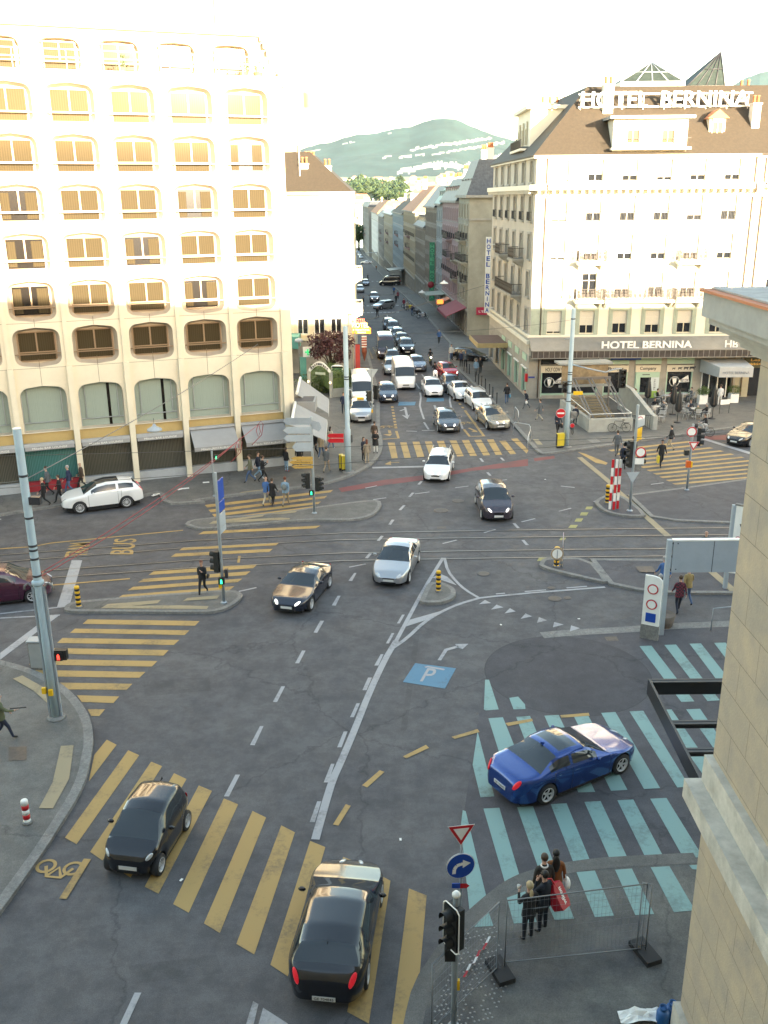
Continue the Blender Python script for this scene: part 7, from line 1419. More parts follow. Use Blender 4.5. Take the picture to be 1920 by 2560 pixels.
for (p, lb), gs in zip(tb, guests):
    q = G(*z15(*p), .12); table(lb, q)
    for x, y, c in gs:
        r_ = math.atan2(-y, -x) - PI / 2; chair('cafe chair of the ' + gl[gi].split(' with ')[0], q + Vector((x, y, 0)), r_); person(gl[gi], q + Vector((x, y, 0)), -math.degrees(r_), 1.7, 'sit', C[c], C['gry'], random.choice(['brown', 'black', 'grey']), arms='out' if gi % 2 else 'fold', group='guests sitting at the cafe terrace'); gi += 1
for i, (p, r_) in enumerate((((375, 1010), 2.6), ((262, 935), .4), ((390, 905), -2.2), ((680, 905), 1.5), ((770, 720), -1.6), ((350, 735), 1.7))): chair(['empty aluminium chair standing alone nearest the road', 'empty aluminium chair left of the subway end table', 'empty aluminium chair right of the subway end table', 'empty aluminium chair left of the three guests', 'empty aluminium chair by the leafy planter', 'empty aluminium chair by the tallest closed parasol'][i], G(*z15(*p), .12), r_)
finish_people()
# ================= street furniture =================
def pole(name, lb, cat, base, h, r0, r1=None, m=None, z=.12, foot=True, bands=()):
    q = G(*base, z) if isinstance(base, tuple) else base; o = thing(name, lb, cat, q); b = MB(); r1 = r1 or r0
    b.lathe([(r0, 0), (r0 * .98, h * .3), (r1 * 1.02, h * .31), (r1, h - .04), (r1 * .9, h), (0, h)], 14)
    b.build('pole', m or m_steel, o)
    if foot: MB().lathe([(r0 * 2.2, 0), (r0 * 2.0, .05), (r0 * 1.2, .08)], 12).build('foot', m_kerb if r0 > .1 else m_sgrey, o)
    if bands:
        b = MB()
        for z_ in bands: b.lathe([(r1 + .012, z_ - .035), (r1 + .02, z_), (r1 + .012, z_ + .035)], 14)
        b.build('clamp_bands', m_dark, o)
    return o
def disc(par, M, r, face, rim=None, back=None, n=28):
    """round sign, facing -y"""
    b = MB(); b.lathe([(0, -.012), (r, -.012), (r, .012), (0, .012)], n, 0, M @ UPR, False); o = b.build('sign_back', back or m_sgrey, par)
    b = MB(); b.lathe([(r * .98, .0), (r * .98, .004), (0, .004)], n, 0, M @ T(0, -.013, 0) @ UPR, False); b.build('sign_rim', rim or m_white, o); b = MB(); b.lathe([(r * (.76 if rim else .95), 0), (r * (.76 if rim else .95), .004), (0, .004)], n, 0, M @ T(0, -.018, 0) @ UPR, False); b.build('sign_face', face, o); return o
def tri(par, M, s, inv=True):
    o = None
    for k, m_, y in ((1.06, m_white, 0), (1.0, m_red, -.006), (.62, m_white, -.012)):
        p = [(math.cos(a) * s * k, math.sin(a) * s * k) for a in (math.radians(d + (180 if inv else 0)) for d in (90, 210, 330))]
        b = MB(); b.add([(x, y, z_) for x, z_ in p] + [(x, y + .006, z_) for x, z_ in p], [(0, 1, 2), (5, 4, 3), (0, 3, 4, 1), (1, 4, 5, 2), (2, 5, 3, 0)], 0, M=M); q = b.build('sign_face', m_, o or par); o = o or q
    return o
m_pb = mat('pale_board', (.36, .40, .43), .5); m_ydull = mat('dull_yellow_board', (.48, .30, .07), .5); m_lred = mat('lamp_red', (.5, .01, .01), .4, var=0, emit=.5, emcol=(1, .05, .03)); m_lgrn = mat('lamp_green', (.02, .5, .25), .4, var=0, emit=.35, emcol=(.05, 1, .45)); m_loff = mat('lamp_off', (.025, .02, .018), .2, var=0); m_pane = mat('signal_black', (.012, .013, .013), .55, var=0)
def signal(par, M, w=.34, h=.95, lit=None, border=True, n=3):
    b = MB(); b.box(-w / 2, w / 2, 0, .22, -h / 2, h / 2, M=M); o = b.build('signal_head', m_pane, par)
    if border:
        b = MB(); e = w / 2 + .06; H = h / 2 + .06; pts = [(-e + .08, H), (-e, H - .08), (-e, -H + .08), (-e + .08, -H), (e - .08, -H), (e, -H + .08), (e, H - .08), (e - .08, H)]
        b.add([(x, .03, z_) for x, z_ in pts], [tuple(range(8))], 0, M=M); b.build('backboard', m_pane, o); b = MB()
        for i in range(8): a, c = pts[i], pts[(i + 1) % 8]; b.tube([(a[0], .022, a[1]), (c[0], .022, c[1])], .016, 4, M=M, smooth=False)
        b.build('backboard_edge', m_white, o)
    for i in range(n):
        z_ = h / 2 - h * (i + .5) / n; b = MB(); b.lathe([(0, 0), (h / n * .36, 0), (h / n * .36, .02), (0, .03)], 14, 0, M @ T(0, -.004, z_) @ UPR); b.build('lamp', (lit or {}).get(i, m_loff), o)
        b = MB(); r = h / n * .42; b.add([(r * math.cos(a), y, z_ + r * math.sin(a)) for y in (0, -.2) for a in [math.radians(k * 30) for k in range(-1, 8)]], [(k, k + 1, 10 + k, 9 + k) for k in range(8)], 0, True, M=M); b.build('visor', m_pane, o)
    return o
def pedlight(par, M, col, i): o = MB().box(-.13, .13, 0, .16, -.15, .15, M=M).build('pedestrian_signal', m_pane, par); b = MB(); b.box(-.04, .04, -.012, -.002, -.05, .06, M=M); b.ball((0, -.01, .085), (.022, .006, .022), 6, M=M); b.box(-.045, -.012, -.012, -.002, -.11, -.05, M=M); b.box(.012, .045, -.012, -.002, -.11, -.05, M=M); b.build('lit_figure', col, o)
def atpx(q, px, py):        # height on the vertical through q seen at photo row py
    r = ray(px, py); k = q.y / r.y; return HC + r.z * k - q.z
# tall masts
p = pole('tram_mast', 'tall blue grey mast with side cables and clamps on the lower left corner', 'pole', (141, 1794), 10.2, .15, .13, m_pole, bands=(5.3, 5.9, 6.2, 6.35, 7.3, 8.7)); b = MB()
for x in (-.19, .19): b.box(x - .03, x + .03, -.05, .05, 0, 4.9)
b.build('cable_ducts', m_sgrey, p); MB().lathe([(.15, 4.95), (.2, 5.0), (.2, 5.1), (.15, 5.15)], 14).build('collar', m_pole, p); MB().lathe([(0, 10.2), (.13, 10.2), (.13, 10.23), (0, 10.24)], 14).build('cap', m_white, p)
for s_ in (-1, 1):
    b = MB(); b.tube([(s_ * .19, 0, 4.6), (s_ * .21, 0, 4.9), (s_ * .33, 0, 5.02), (s_ * .45, 0, 4.93), (s_ * .47, 0, 4.8)], .035, 8); b.build('cable_elbow', m_kerb, p)
MB().box(.1, .45, -.1, .1, 7.75, 8.0).build('camera_box', m_dark, p); pedlight(p, T(.36, -.05, 2.35), m_lred, 0); MB().box(.2, .62, .0, .2, 2.2, 2.55).build('signal_box', m_pane, p)
for x, y in ((-.25, -.1), (.02, -.24)): MB().box(x - .07, x + .07, y - .05, y + .05, 1.0, 1.22).build('push_button', m_yel, p)
p = pole('street_mast', 'tall blue grey mast on the rounded left kerb at the street mouth', 'pole', (871, 1180), 9.4, .20, .15, m_pole, bands=(2.6, 2.75, 6.1, 6.25)); MB().box(.24, .30, -.1, .1, 2.0, 2.5).build('small_box', m_dark, p)
for i, z_ in enumerate((2.62, 2.30)):
    b = MB(); b.add([(-.25, -.2, z_), (-1.15, -.2, z_), (-1.3, -.2, z_ - .14), (-1.15, -.2, z_ - .27), (-.25, -.2, z_ - .27), (-.25, -.17, z_), (-1.15, -.17, z_), (-1.3, -.17, z_ - .14), (-1.15, -.17, z_ - .27), (-.25, -.17, z_ - .27)], [(0, 4, 3, 2, 1), (5, 6, 7, 8, 9)] + [(k, (k + 1) % 5, 5 + (k + 1) % 5, 5 + k) for k in range(5)]); b.build('red_arrow_sign', m_red, p)
p = pole('signal_mast', 'tall blue grey mast by the concrete subway carrying a signal arm and no entry sign', 'pole', (1415, 1117), 9.7, .19, .15, m_pole, bands=(1.6, 2.2, 3.3, 3.9, 4.5, 4.7, 5.2, 5.35, 9.0)); q = Vector(p.location)
b = MB(); b.tube([(0, 0, 5.9), (1.2, -.1, 5.6), (2.4, -.2, 5.35), (3.0, -.2, 5.55), (3.5, -.2, 5.6)], .05, 8); b.build('signal_arm', m_steel, p); signal(p, T(3.6, -.3, 4.9), .5, 1.3, None, False)
disc(p, T(-.55, -.25, 2.5), .34, m_red); MB().box(-.80, -.30, -.285, -.278, 2.45, 2.56).build('white_bar', m_white, p); MB().box(.2, .6, -.2, .1, 2.1, 2.55).build('control_box', m_kerb, p); signal(p, T(-.35, -.1, 4.3), .3, .8, None, False, 2); disc(p, T(.32, -.2, 1.6), .16, m_red); MB().box(.3, .95, -.05, .0, 3.75, 4.0).build('yellow_sign', m_yel, p)
MB().tube([(-.3, .2, 7.6), (-.5, 0, 7.6), (-.3, -.3, 7.7)], .03, 6).build('camera_arm', m_sgrey, p)
# left refuge signal pole with edge-on boards
p = pole('signal_pole', 'grey signal pole with edge on blue street boards on the left refuge', 'signal', (560, 1507), 6.0, .07, m=m_steel); 
for z_, h_, c_ in ((5.1, .9, m_blue), (4.35, .45, m_blue), (3.9, .3, m_pb), (3.6, .3, m_pb), (3.3, .25, m_pb)):
    b = MB(); b.box(0, .85, -.02, .02, z_ - h_ / 2, z_ + h_ / 2, M=RZ(math.radians(80))); b.build('street_board', c_, p)
signal(p, T(-.28, .1, 1.95) @ RZ(-1.9), .32, .95, None, False); pedlight(p, T(-.02, -.2, 1.1), m_lgrn, 0); MB().box(.12, .26, -.08, .08, 1.2, 1.6).build('signal_box', m_dark, p); MB().box(-.16, -.02, -.14, -.04, .75, .97).build('push_button', m_yel, p)
p = pole('direction_sign_post', 'grey post with stacked grey and yellow direction boards and a green walking man light', 'sign post', (786, 1283), 5.6, .07, m=m_steel)
for z_, h_, c_, l_ in ((5.35, .38, m_sgrey, 1.35), (4.85, .38, m_pb, 1.35), (4.4, .38, m_pb, 1.35), (3.9, .5, m_pb, .9), (3.25, .18, m_ydull, 1.0), (3.02, .22, m_ydull, 1.1), (2.76, .18, m_ydull, 1.0)):
    b = MB(); b.add([(.02, y, z_ + h_ / 2) if k == 0 else (-l_, y, z_ + h_ / 2) if k == 1 else (-l_ - .2, y, z_) if k == 2 else (-l_, y, z_ - h_ / 2) if k == 3 else (.02, y, z_ - h_ / 2) for y in (-.1, -.07) for k in range(5)], [(0, 1, 2, 3, 4), (9, 8, 7, 6, 5)] + [(k, 5 + k, 5 + (k + 1) % 5, (k + 1) % 5) for k in range(5)]); b.build('direction_board', c_, p)
wtext('Gare Routière', T(0, 0, 0), -1.0, -.15, 2.98, 3.08, m_ink, .001, -.105, 'lettering', p)
b = MB(); b.add([(.05, -.1, 5.4), (.45, .0, 5.25), (.55, .0, 4.95), (.4, -.05, 4.75), (.05, -.1, 4.95)], [(0, 4, 3, 2, 1)]); b.build('small_board', m_sgrey, p)
signal(p, T(-.45, .1, 1.9) @ RZ(-1.2), .3, .9, None, False); signal(p, T(.35, .1, 1.7) @ RZ(1.2), .3, .8, None, False); pedlight(p, T(-.12, -.15, 1.25), m_lgrn, 0)
p = pole('pedestrian_signal_post', 'short grey post with a green walking man in front of the open awning', 'signal', (537, 1240), 2.9, .06, m=m_steel); pedlight(p, T(.25, -.05, 2.4), m_lgrn, 0); MB().box(.08, .2, -.1, 0, 1.15, 1.38).build('push_button', m_yel, p)
p = pole('yield_sign_post', 'post with the back of a triangular sign beside the street mouth', 'sign post', (931, 1062), 4.4, .06, m=m_steel); b = MB(); b.add([(-.5, -.03, 4.4), (.5, -.03, 4.4), (0, -.03, 3.6), (-.5, -.0, 4.4), (.5, .0, 4.4), (0, .0, 3.6)], [(0, 2, 1), (3, 4, 5), (0, 1, 4, 3), (1, 2, 5, 4), (2, 0, 3, 5)]); b.build('sign_back', m_pb, p); signal(p, T(.35, .1, 2.6) @ RZ(2.6), .35, 1.1, None, False); signal(p, T(-.3, .1, 2.3) @ RZ(-2.6), .3, .8, None, False); MB().box(-.08, .06, -.1, 0, 1.0, 1.25).build('push_button', m_yel, p)
# near traffic light and twin signs
p = pole('traffic_light', 'black traffic light with white edged backboard on a steel pole at the near corner', 'traffic light', G(1134, 2568, .012), 3.5, .065, m=m_steel, z=.012); MB().lathe([(.085, 3.48), (.09, 3.53), (.05, 3.58), (0, 3.59)], 12).build('cap', m_white, p); signal(p, T(-.12, -.10, 2.75) @ RZ(-.95), .38, 1.0); MB().box(-.17, .05, -.05, .17, 1.88, 2.2, M=T(-.05, -.05, 0)).build('small_signal', m_pane, p); MB().box(.05, .11, -.04, .04, 1.05, 1.3).build('push_button', m_yel, p)
qb = G(1150, 2300, .02); p = pole('sign_post', 'thin post with yield triangle above a round blue turn arrow sign', 'sign post', qb, atpx(qb, 1148, 2150), .035, m=m_sgrey, foot=False)
z1, z2_, z3_ = atpx(qb, 1148, 2083), atpx(qb, 1148, 2162), atpx(qb, 1150, 2212); MB().tube([(0, .03, 1), (0, .03, z1 + .1)], .03, 8).build('upper_post', m_sgrey, p); tri(p, T(-.02, -.03, z1 + .05) @ RZ(.15), .36); disc(p, T(-.02, -.03, z2_) @ RZ(.2), .36, m_blue)
b = MB(); path = [(-.17, -.2), (-.16, -.06), (-.1, .03), (0, .06), (.06, .06)]
for i in range(4): (x0, a0), (x1, a1) = path[i], path[i + 1]; d = Vector((x1 - x0, a1 - a0)).normalized() * .045; b.add([(x0 - d.y, -.026, a0 + d.x), (x0 + d.y, -.026, a0 - d.x), (x1 + d.y, -.026, a1 - d.x), (x1 - d.y, -.026, a1 + d.x)], [(0, 1, 2, 3)], 0, M=T(-.02, -.03, z2_) @ RZ(.2))
b.add([(.05, -.026, .18), (.05, -.026, -.06), (.25, -.026, .06)], [(0, 1, 2)], 0, M=T(-.02, -.03, z2_) @ RZ(.2)); b.build('white_arrow', m_white, p)
b = MB(); b.box(-.22, -.02, -.05, -.03, z3_ - .06, z3_ + .08); b.build('blue_route_plate', m_blue, p); b = MB(); b.add([(-.018, -.05, z3_ + .08), (-.018, -.05, z3_ - .06), (.14, -.05, z3_ - .06), (.21, -.05, z3_ + .01), (.14, -.05, z3_ + .08)], [(0, 1, 2, 3, 4)]); b.build('red_cycle_arrow', m_red, p)
# signals on the cycle island
p = pole('sign_pole', 'grey pole with no vehicles ring signs and yellow boards on the cycle island', 'sign post', (1574, 1277), 6.1, .08, m=m_steel, z=.13); disc(p, T(.32, -.12, 3.45), .30, m_white, m_red); MB().box(.05, .55, -.1, -.08, 2.75, 3.1).build('white_plate', m_white, p); MB().box(.1, .45, -.02, .2, 2.35, 2.75).build('control_box', m_kerb, p)
for i, (z_, w_, a) in enumerate(((5.0, .9, 1.1), (4.5, .8, 1.2), (4.2, .8, 1.2))): MB().box(.04, w_, -.02, .02, z_ - .2, z_ + .2, M=RZ(a * .75)).build('direction_board', (m_pb, m_yel, m_yel)[i], p)
b = MB(); b.add([(-.36, -.1, 2.3), (.36, -.1, 2.3), (0, -.1, 1.65)], [(0, 2, 1)]); b.add([(-.36, -.08, 2.3), (.36, -.08, 2.3), (0, -.08, 1.65)], [(0, 1, 2)]); b.build('yield_sign_back', m_pb, p); signal(p, T(-.3, .1, 3.3) @ RZ(-1.4), .35, 1.5, None, False, 3); signal(p, T(.5, .2, 3.0) @ RZ(1.7), .3, .7, None, False, 2)
p = pole('signal_post', 'signal post with red ring sign, yield triangle and orange box', 'signal', (1717, 1225), 4.1, .07, m=m_steel, z=.09); disc(p, T(-.1, -.12, 3.65), .31, m_white, m_red); tri(p, T(.1, -.12, 2.85), .36); signal(p, T(.55, .05, 3.3) @ RZ(1.2), .35, 1.1, None, False); MB().box(-.22, .05, -.15, .05, 1.45, 1.85).build('orange_box', mat('signal_orange', (.55, .10, .01), .5), p); MB().box(.06, .16, -.1, .02, 1.45, 1.8).build('push_button', m_yel, p); MB().box(-.38, -.12, -.1, .1, 2.2, 2.5).build('small_signal', m_pane, p)
def bollard(lb, px, z, h, r, m1, m2, n, name='bollard', cap=None):
    q = G(*px, z); o = thing(name, lb, 'bollard', q); a = MB(); c = MB()
    for i in range(n): (a if i % 2 else c).lathe([(r, h * i / n), (r, h * (i + 1) / n)] if i < n - 1 else [(r, h * i / n), (r, h - .03), (r * .8, h), (0, h)], 14)
    a.build('stripes', m1, o); c.build('post', m2, o); MB().lathe([(r * 1.5, 0), (r * 1.35, .06), (r, .07)], 14).build('foot', m_kerb, o); return o
m_by = mat('bollard_yellow', (.75, .42, .01), .45, var=.05); m_bk = mat('bollard_black', (.012, .012, .012), .5, var=0)
bollard('black and yellow banded post on the left refuge', z0(468, 516), .12, 1.0, .11, m_bk, m_by, 9); bollard('black and yellow banded post on the central triangular island', z6(1078, 1602), .15, 1.0, .11, m_bk, m_by, 9); bollard('thick black and yellow banded post under the round dial sign', r1(368, 527), .12, 1.0, .13, m_bk, m_by, 9); bollard('thin black and yellow banded post beside the thick one', r1(399, 527), .12, .95, .045, m_bk, m_by, 7); bollard('black and yellow banded post behind the red and white panels', z7(524, 590), .13, 1.1, .13, m_bk, m_by, 9)
bollard('stubby white post with two red bands on the lower left pavement', r3(150, 780), .12, .78, .10, m_red, m_white, 5)
o = pole('dial_sign', 'round white dial shaped sign standing on the thick banded post', 'sign', G(*r1(368, 525), 1.1), .35, .03, m=m_dark, foot=False); disc(o, T(0, -.05, .62), .30, m_white, mat('sign_ring_brown', (.35, .25, .15), .5)); MB().box(-.02, .02, -.08, -.075, .4, .8).build('pointer', m_steel, o)
o = pole('narrow_sign_post', 'thin post with an edge on red ringed sign at the tip of the right island', 'sign post', G(*r1(400, 527), 1.0), 1.1, .025, m=m_sgrey, foot=False); disc(o, T(0, 0, 1.25) @ RZ(1.35), .38, m_white, m_red)
for i, (x, yb) in enumerate(((545, 640), (577, 643), (608, 635))):
    q = G(*z7(x, yb), .13); ht = atpx(q, *z7(x + 12, 228)); tp_ = ht; o = thing('warning_beacon', ('left', 'middle', 'right')[i] + ' one of the three tall red and white striped warning panels', 'warning panel', q, 0, 'red and white warning panels on the cycle island'); a = MB(); c = MB(); n = 6
    for k in range(n): (a if (k + (i > 0)) % 2 else c).box(-.068, .068, -.02, .02, ht * k / n, ht * (k + 1) / n - .002)
    a.build('red_stripes', m_red, o); c.build('white_stripes', m_white, o); MB().tube([(0, .05, 0), (0, .05, ht)], .03, 6).build('post', m_steel, o)
# big grey board, second board, totem, control cabinet
q = G(1652, 1586, 0.0); o = thing('sign_board', 'big blank grey back of a gantry sign board beside the stone building', 'sign board', q); zt, zb_ = atpx(q, 1672, 1352), atpx(q, 1672, 1430); b = MB(); x0_ = .15; L_ = 3.3
b.box(x0_, x0_ + L_, -.06, .10, zb_, zt); b.build('board', mat('board_grey', (.34, .39, .44), .5, .15, .06), o); b = MB(); b.box(x0_ - .03, x0_ + L_ + .03, -.08, .13, zt + .002, zt + .06); b.build('top_edge', m_white, o)
b = MB(); b.box(-.09, .09, -.09, .09, 0, zt + .05); b.build('post', mat('post_grey', (.36, .42, .47), .5, .15), o); b = MB(); b.box(3.3, 3.46, .11, .25, 0, zt); b.build('post', mat('post_grey', (.36, .42, .47), .5, .15), o); b = MB(); b.box(1.75, 1.77, -.066, -.061, zb_, zt); 
for x in (.3, 3.2):
    for z_ in (zb_ + .12, zt - .12): b.box(x, x + .05, -.07, -.061, z_, z_ + .04)
for z_ in (zb_ + .1, (zb_ + zt) / 2, zt - .1): b.box(.085, .15, -.05, .05, z_ - .03, z_ + .03)
b.build('seams_and_bolts', m_dark, o)
q = G(1812, 1470, .1); o = thing('parking_sign_board', 'white sign board with a down arrow and red ring signs cut by the stone building', 'sign board', q); zt, zb_ = atpx(q, 1826, 1262), atpx(q, 1826, 1360); b = MB(); M_ = RZ(-.65); b.box(.1, 3.0, -.05, .05, zb_, zt, M=M_); b.build('board', m_white, o); b = MB(); b.box(.05, 3.05, -.08, .08, zt + .002, zt + .08, M=M_); b.build('frame', m_kerb, o); MB().box(-.08, .08, -.08, .08, 0, zt).build('post', mat('post_grey', (.36, .42, .47), .5, .15), o)
b = MB(); b.box(.42, .48, -.065, -.052, zb_ + (zt - zb_) * .55, zt - .12, M=M_); b.add([(.33, -.06, zb_ + (zt - zb_) * .56), (.45, -.06, zb_ + (zt - zb_) * .40), (.57, -.06, zb_ + (zt - zb_) * .56)], [(0, 1, 2)], 0, M=M_); b.build('down_arrow', m_ink, o); disc(o, M_ @ T(.35, -.06, zb_ + .28), .17, m_white, m_red); disc(o, M_ @ T(.82, -.06, zb_ + .28), .17, m_white, m_red); wtext('C', M_, .75, 1.1, zt - .75, zt - .3, m_ink, .002, -.06, 'lettering', o, .01)
q = G(1622, 1597, 0.0); o = thing('sign_totem', 'white totem with two red ring signs and a blue panel', 'sign totem', q); ht = atpx(q, 1630, 1440); b = MB(); M_ = RZ(-.5); b.prism([(-.34, 0), (.34, 0), (.34, ht - .16), (.2, ht - .04), (0, ht), (-.34, ht)], -.05, .05, 0, M=M_ @ UPR); b.build('panel', m_white, o); b = MB(); b.box(-.36, .36, -.07, .07, 0, .62, M=M_); b.build('base', m_kerb, o)
disc(o, M_ @ T(0, -.06, ht * .80), .22, m_white, m_red); disc(o, M_ @ T(0, -.06, ht * .56), .22, m_white, m_red); b = MB(); b.box(-.2, .2, -.065, -.052, ht * .28, ht * .42, M=M_); b.build('blue_panel', m_blue, o); 
b = MB(); b.box(-.14, .14, -.066, -.056, ht * .79, ht * .81, M=M_); b.box(-.05, .05, -.066, -.056, ht * .52, ht * .60, M=M_); b.build('pictograms', m_ink, o)
o = thing('concrete_planter', 'round brown concrete tub behind the white totem', 'planter', G(1655, 1562, 0)); MB().lathe([(.42, 0), (.5, .5), (.46, .52), (.4, .45), (0, .45)], 16).build('tub', mat('brown_tub', (.12, .10, .085), .9, var=.3), o)
q = G(101, 1669, .0); o = thing('control_cabinet', 'pale grey traffic control cabinet behind the near left mast', 'cabinet', q); MB().box(-.3, .3, -.2, .2, 0, 1.15).build('housing', m_kerb, o); MB().box(-.33, .33, -.23, .23, 1.152, 1.22).build('lid', m_sgrey, o); MB().box(-.27, .27, -.21, -.202, .1, 1.1).build('door', mat('cabinet_door', (.30, .32, .32), .6), o)
q = G(*r1(1380, 655), .1); o = thing('hoop_barrier', 'white curved tube barrier with yellow reflectors near the stone building', 'barrier', q); b = MB(); pth = [(-1.0, .5, .8), (-.9, .1, 1.0), (-.2, -.1, 1.0), (0, -.6, 1.0), (.8, -.9, 1.0), (1.1, -1.2, .7), (1.1, -1.2, 0)]; b.tube(pth, .04, 8); b.build('tube', m_white, o)
for x, y, z_ in ((-.9, .3, .85), (-.5, 0, 1.0), (0, -.4, 1.0), (.4, -.75, 1.0), (.95, -1.05, .9)): MB().ball((x, y, z_), .07, 8).build('reflector', m_yel, o)
q = G(*r1(1310, 920), 0); o = thing('guard_rail', 'thin steel guard rail beside the stone building', 'railing', q); b = MB(); b.tube([(0, 0, 0), (0, 0, 1.0), (2.6, .6, 1.0), (2.6, .6, 0)], .022, 6); b.build('rail', m_steel, o)
# construction fence at the near corner
m_galv = mat('fence_tube', (.20, .21, .22), .5, .5)
def fence_foot(lb, px, yaw):
    q = G(*px, .012); o = thing('fence_weight', lb, 'fence weight', q, yaw, 'rubber feet of the site fence'); b = MB(); b.box(-.2, .2, -.38, .38, 0, .13); b.build('block', m_rub, o); b = MB()
    for x in (-.07, .03): b.box(x, x + .035, .05, .22, .131, .136)
    b.box(-.02, .02, -.02, .03, .131, .136); b.build('slots', m_black, o); return o
F1, F2 = (1250, 2432), (1612, 2385); fence_foot('left rubber foot of the site fence with two uprights', F1, .35); fence_foot('right rubber foot of the site fence next to the stone wall', F2, .35)
def panel(lb, a, c, zt_=2.0):
    d = c - a; L_ = d.length; yaw = math.atan2(d.y, d.x); o = thing('mesh_fence_panel', lb, 'fence', a, yaw, 'mesh panels of the site fence'); b = MB(); b.tube([(.05, 0, .14), (.05, 0, zt_), (L_ - .05, 0, zt_), (L_ - .05, 0, .14), (.05, 0, .25)], .017, 6); b.build('tube_frame', m_galv, o); b = MB(); x = .12
    while x < L_ - .08: b.box(x - .0013, x + .0013, -.0013, .0013, .25, zt_); x += .1
    z_ = .3
    while z_ < zt_: b.box(.05, L_ - .05, -.002, .002, z_ - .0015, z_ + .0015); z_ += .2
    b.build('wire_mesh', m_galv, o); return o
a1, a2 = G(*F1, .012), G(*F2, .012); panel('mesh fence panel between the two rubber feet', a1 + Vector((.06, .05, 0)), a2 + Vector((-.04, .04, 0))); panel('mesh fence panel from the left foot toward the traffic light', G(1075, 2600, .012), a1 + Vector((-.05, .04, 0))); panel('mesh fence panel against the stone wall', a2 + Vector((.06, 0, 0)), Vector((5.85, a2.y + .1, .012)))
o = thing('fence_label', 'small dark name plate hanging on the site fence mesh', 'plate', (a1 + a2) * .5 + Vector((-.85, .02, 1.55)), math.atan2((a2 - a1).y, (a2 - a1).x)); MB().box(-.16, .16, -.025, -.01, -.05, .05).build('plate', m_black, o)
o = thing('barrier_tape', 'red and white barrier tape trailing beside the left fence foot', 'tape', G(1160, 2440, .012)); pth = [G(1160 + i * 8, 2443 - i * 11.5, .03) - G(1160, 2440, .012) + Vector((0, 0, .06 * (i % 3))) for i in range(9)]
for i in range(8): b = MB(); a, c = pth[i], pth[i + 1]; b.add([a + Vector((-.03, 0, 0)), a + Vector((.03, 0, .01)), c + Vector((.03, 0, .01)), c + Vector((-.03, 0, 0))], [(0, 1, 2, 3)]); b.build('tape_length', m_red if i % 2 == 0 else m_white, o)
for i, px in enumerate(((1655, 2556), (1678, 2545))): o = thing('blue_gas_bottle', ('left', 'right')[i] + ' one of two small blue bottles standing at the foot of the stone wall', 'bottle', G(*px, .012)); MB().lathe([(.13, 0), (.14, .05), (.14, .28), (.11, .34), (.05, .36), (.05, .4), (0, .4)], 14).build('body', mat('gas_blue', (.02, .10, .28), .4), o); MB().lathe([(.08, .36), (.09, .44), (.08, .44), (.07, .37)], 12).build('collar', mat('gas_blue', (.02, .10, .28), .4), o)
o = thing('plastic_sheet', 'crumpled white plastic sheet on the ground at the bottom edge', 'plastic sheet', G(1605, 2545, .012)); b = MB(); random.seed(6); n = 9; b.add([(-.5 + i * .125, -.18 + j * .06 + random.uniform(-.02, .02), random.uniform(.02, .16) * math.sin(PI * (i + 1) / 11)) for j in range(7) for i in range(n)], [(j * n + i, j * n + i + 1, (j + 1) * n + i + 1, (j + 1) * n + i) for j in range(6) for i in range(n - 1)]); b.build('sheet', m_white, o)
# subway stair enclosure
m_conc = mat('smooth_concrete', (.34, .34, .31), .8, var=.14, scale=1.2, bump=.2); e = [G(*zB(*p_), .12) for p_ in ((725, 1112), (1330, 1090), (570, 1000), (1180, 640))]
o = thing('subway_entrance', 'concrete walled subway stair with sloping steel roof beams in front of the corner hotel', 'subway entrance', e[0]); o0 = e[0]; rgt = (e[1] - e[0]); rgt.z = 0; W_ = rgt.length; rgt.normalize(); bk = Vector((-rgt.y, rgt.x, 0)); Ms_ = Matrix(((rgt.x, bk.x, 0, 0), (rgt.y, bk.y, 0, 0), (0, 0, 1, 0), (0, 0, 0, 1)))
b = MB(); b.box(0, W_, 0, .3, 0, 1.0, M=Ms_); b.box(0, .3, .302, 7.5, 0, 1.0, M=Ms_); b.build('parapet', m_conc, o)
b = MB(); X = W_ + 1.6; b.prism([(0, 0), (7.6, 0), (7.6, 2.2), (5.2, 2.2), (0.4, 1.05), (0, 1.05)], X, X + .35, 0, M=Ms_ @ Matrix(((0, 0, 1, 0), (1, 0, 0, 0), (0, 1, 0, 0), (0, 0, 0, 1)))); b.build('stair_wall', m_conc, o)
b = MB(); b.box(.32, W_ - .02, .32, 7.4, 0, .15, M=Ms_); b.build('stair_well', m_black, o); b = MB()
for k in range(9): b.box(.4, W_ - .1, 3.2 + k * .42, 3.58 + k * .42, .16 + k * .13, .26 + k * .13, M=Ms_)
b.build('stair_treads', mat('brown_treads', (.20, .16, .10), .8), o); b = MB()
for x in (.25, .55, 1.9, 2.25, 3.6, 3.95): b.tube([(x * W_ / 4.2, .3, 1.0), (x * W_ / 4.2, 5.4, 3.1)], .07, 4, M=Ms_, smooth=False)
b.box(0, W_, 5.3, 5.45, 3.0, 3.2, M=Ms_)
for x in (.05, W_ - .15): b.box(x, x + .12, 5.3, 5.42, .1, 3.0, M=Ms_)
b.build('roof_beams', mat('brown_grey_steel', (.15, .135, .125), .5, .3), o); b = MB(); b.tube([(.1, .15, 1.0), (.1, .15, 1.35), (W_ - .1, .15, 1.35), (W_ - .1, .15, 1.0)], .03, 6, M=Ms_); b.tube([(.1, .15, 1.35), (.1, 5.2, 1.6)], .03, 6, M=Ms_); b.tube([(W_ - .1, .15, 1.35), (W_ - .1, 5.2, 1.6)], .03, 6, M=Ms_); b.build('handrail', m_white, o)
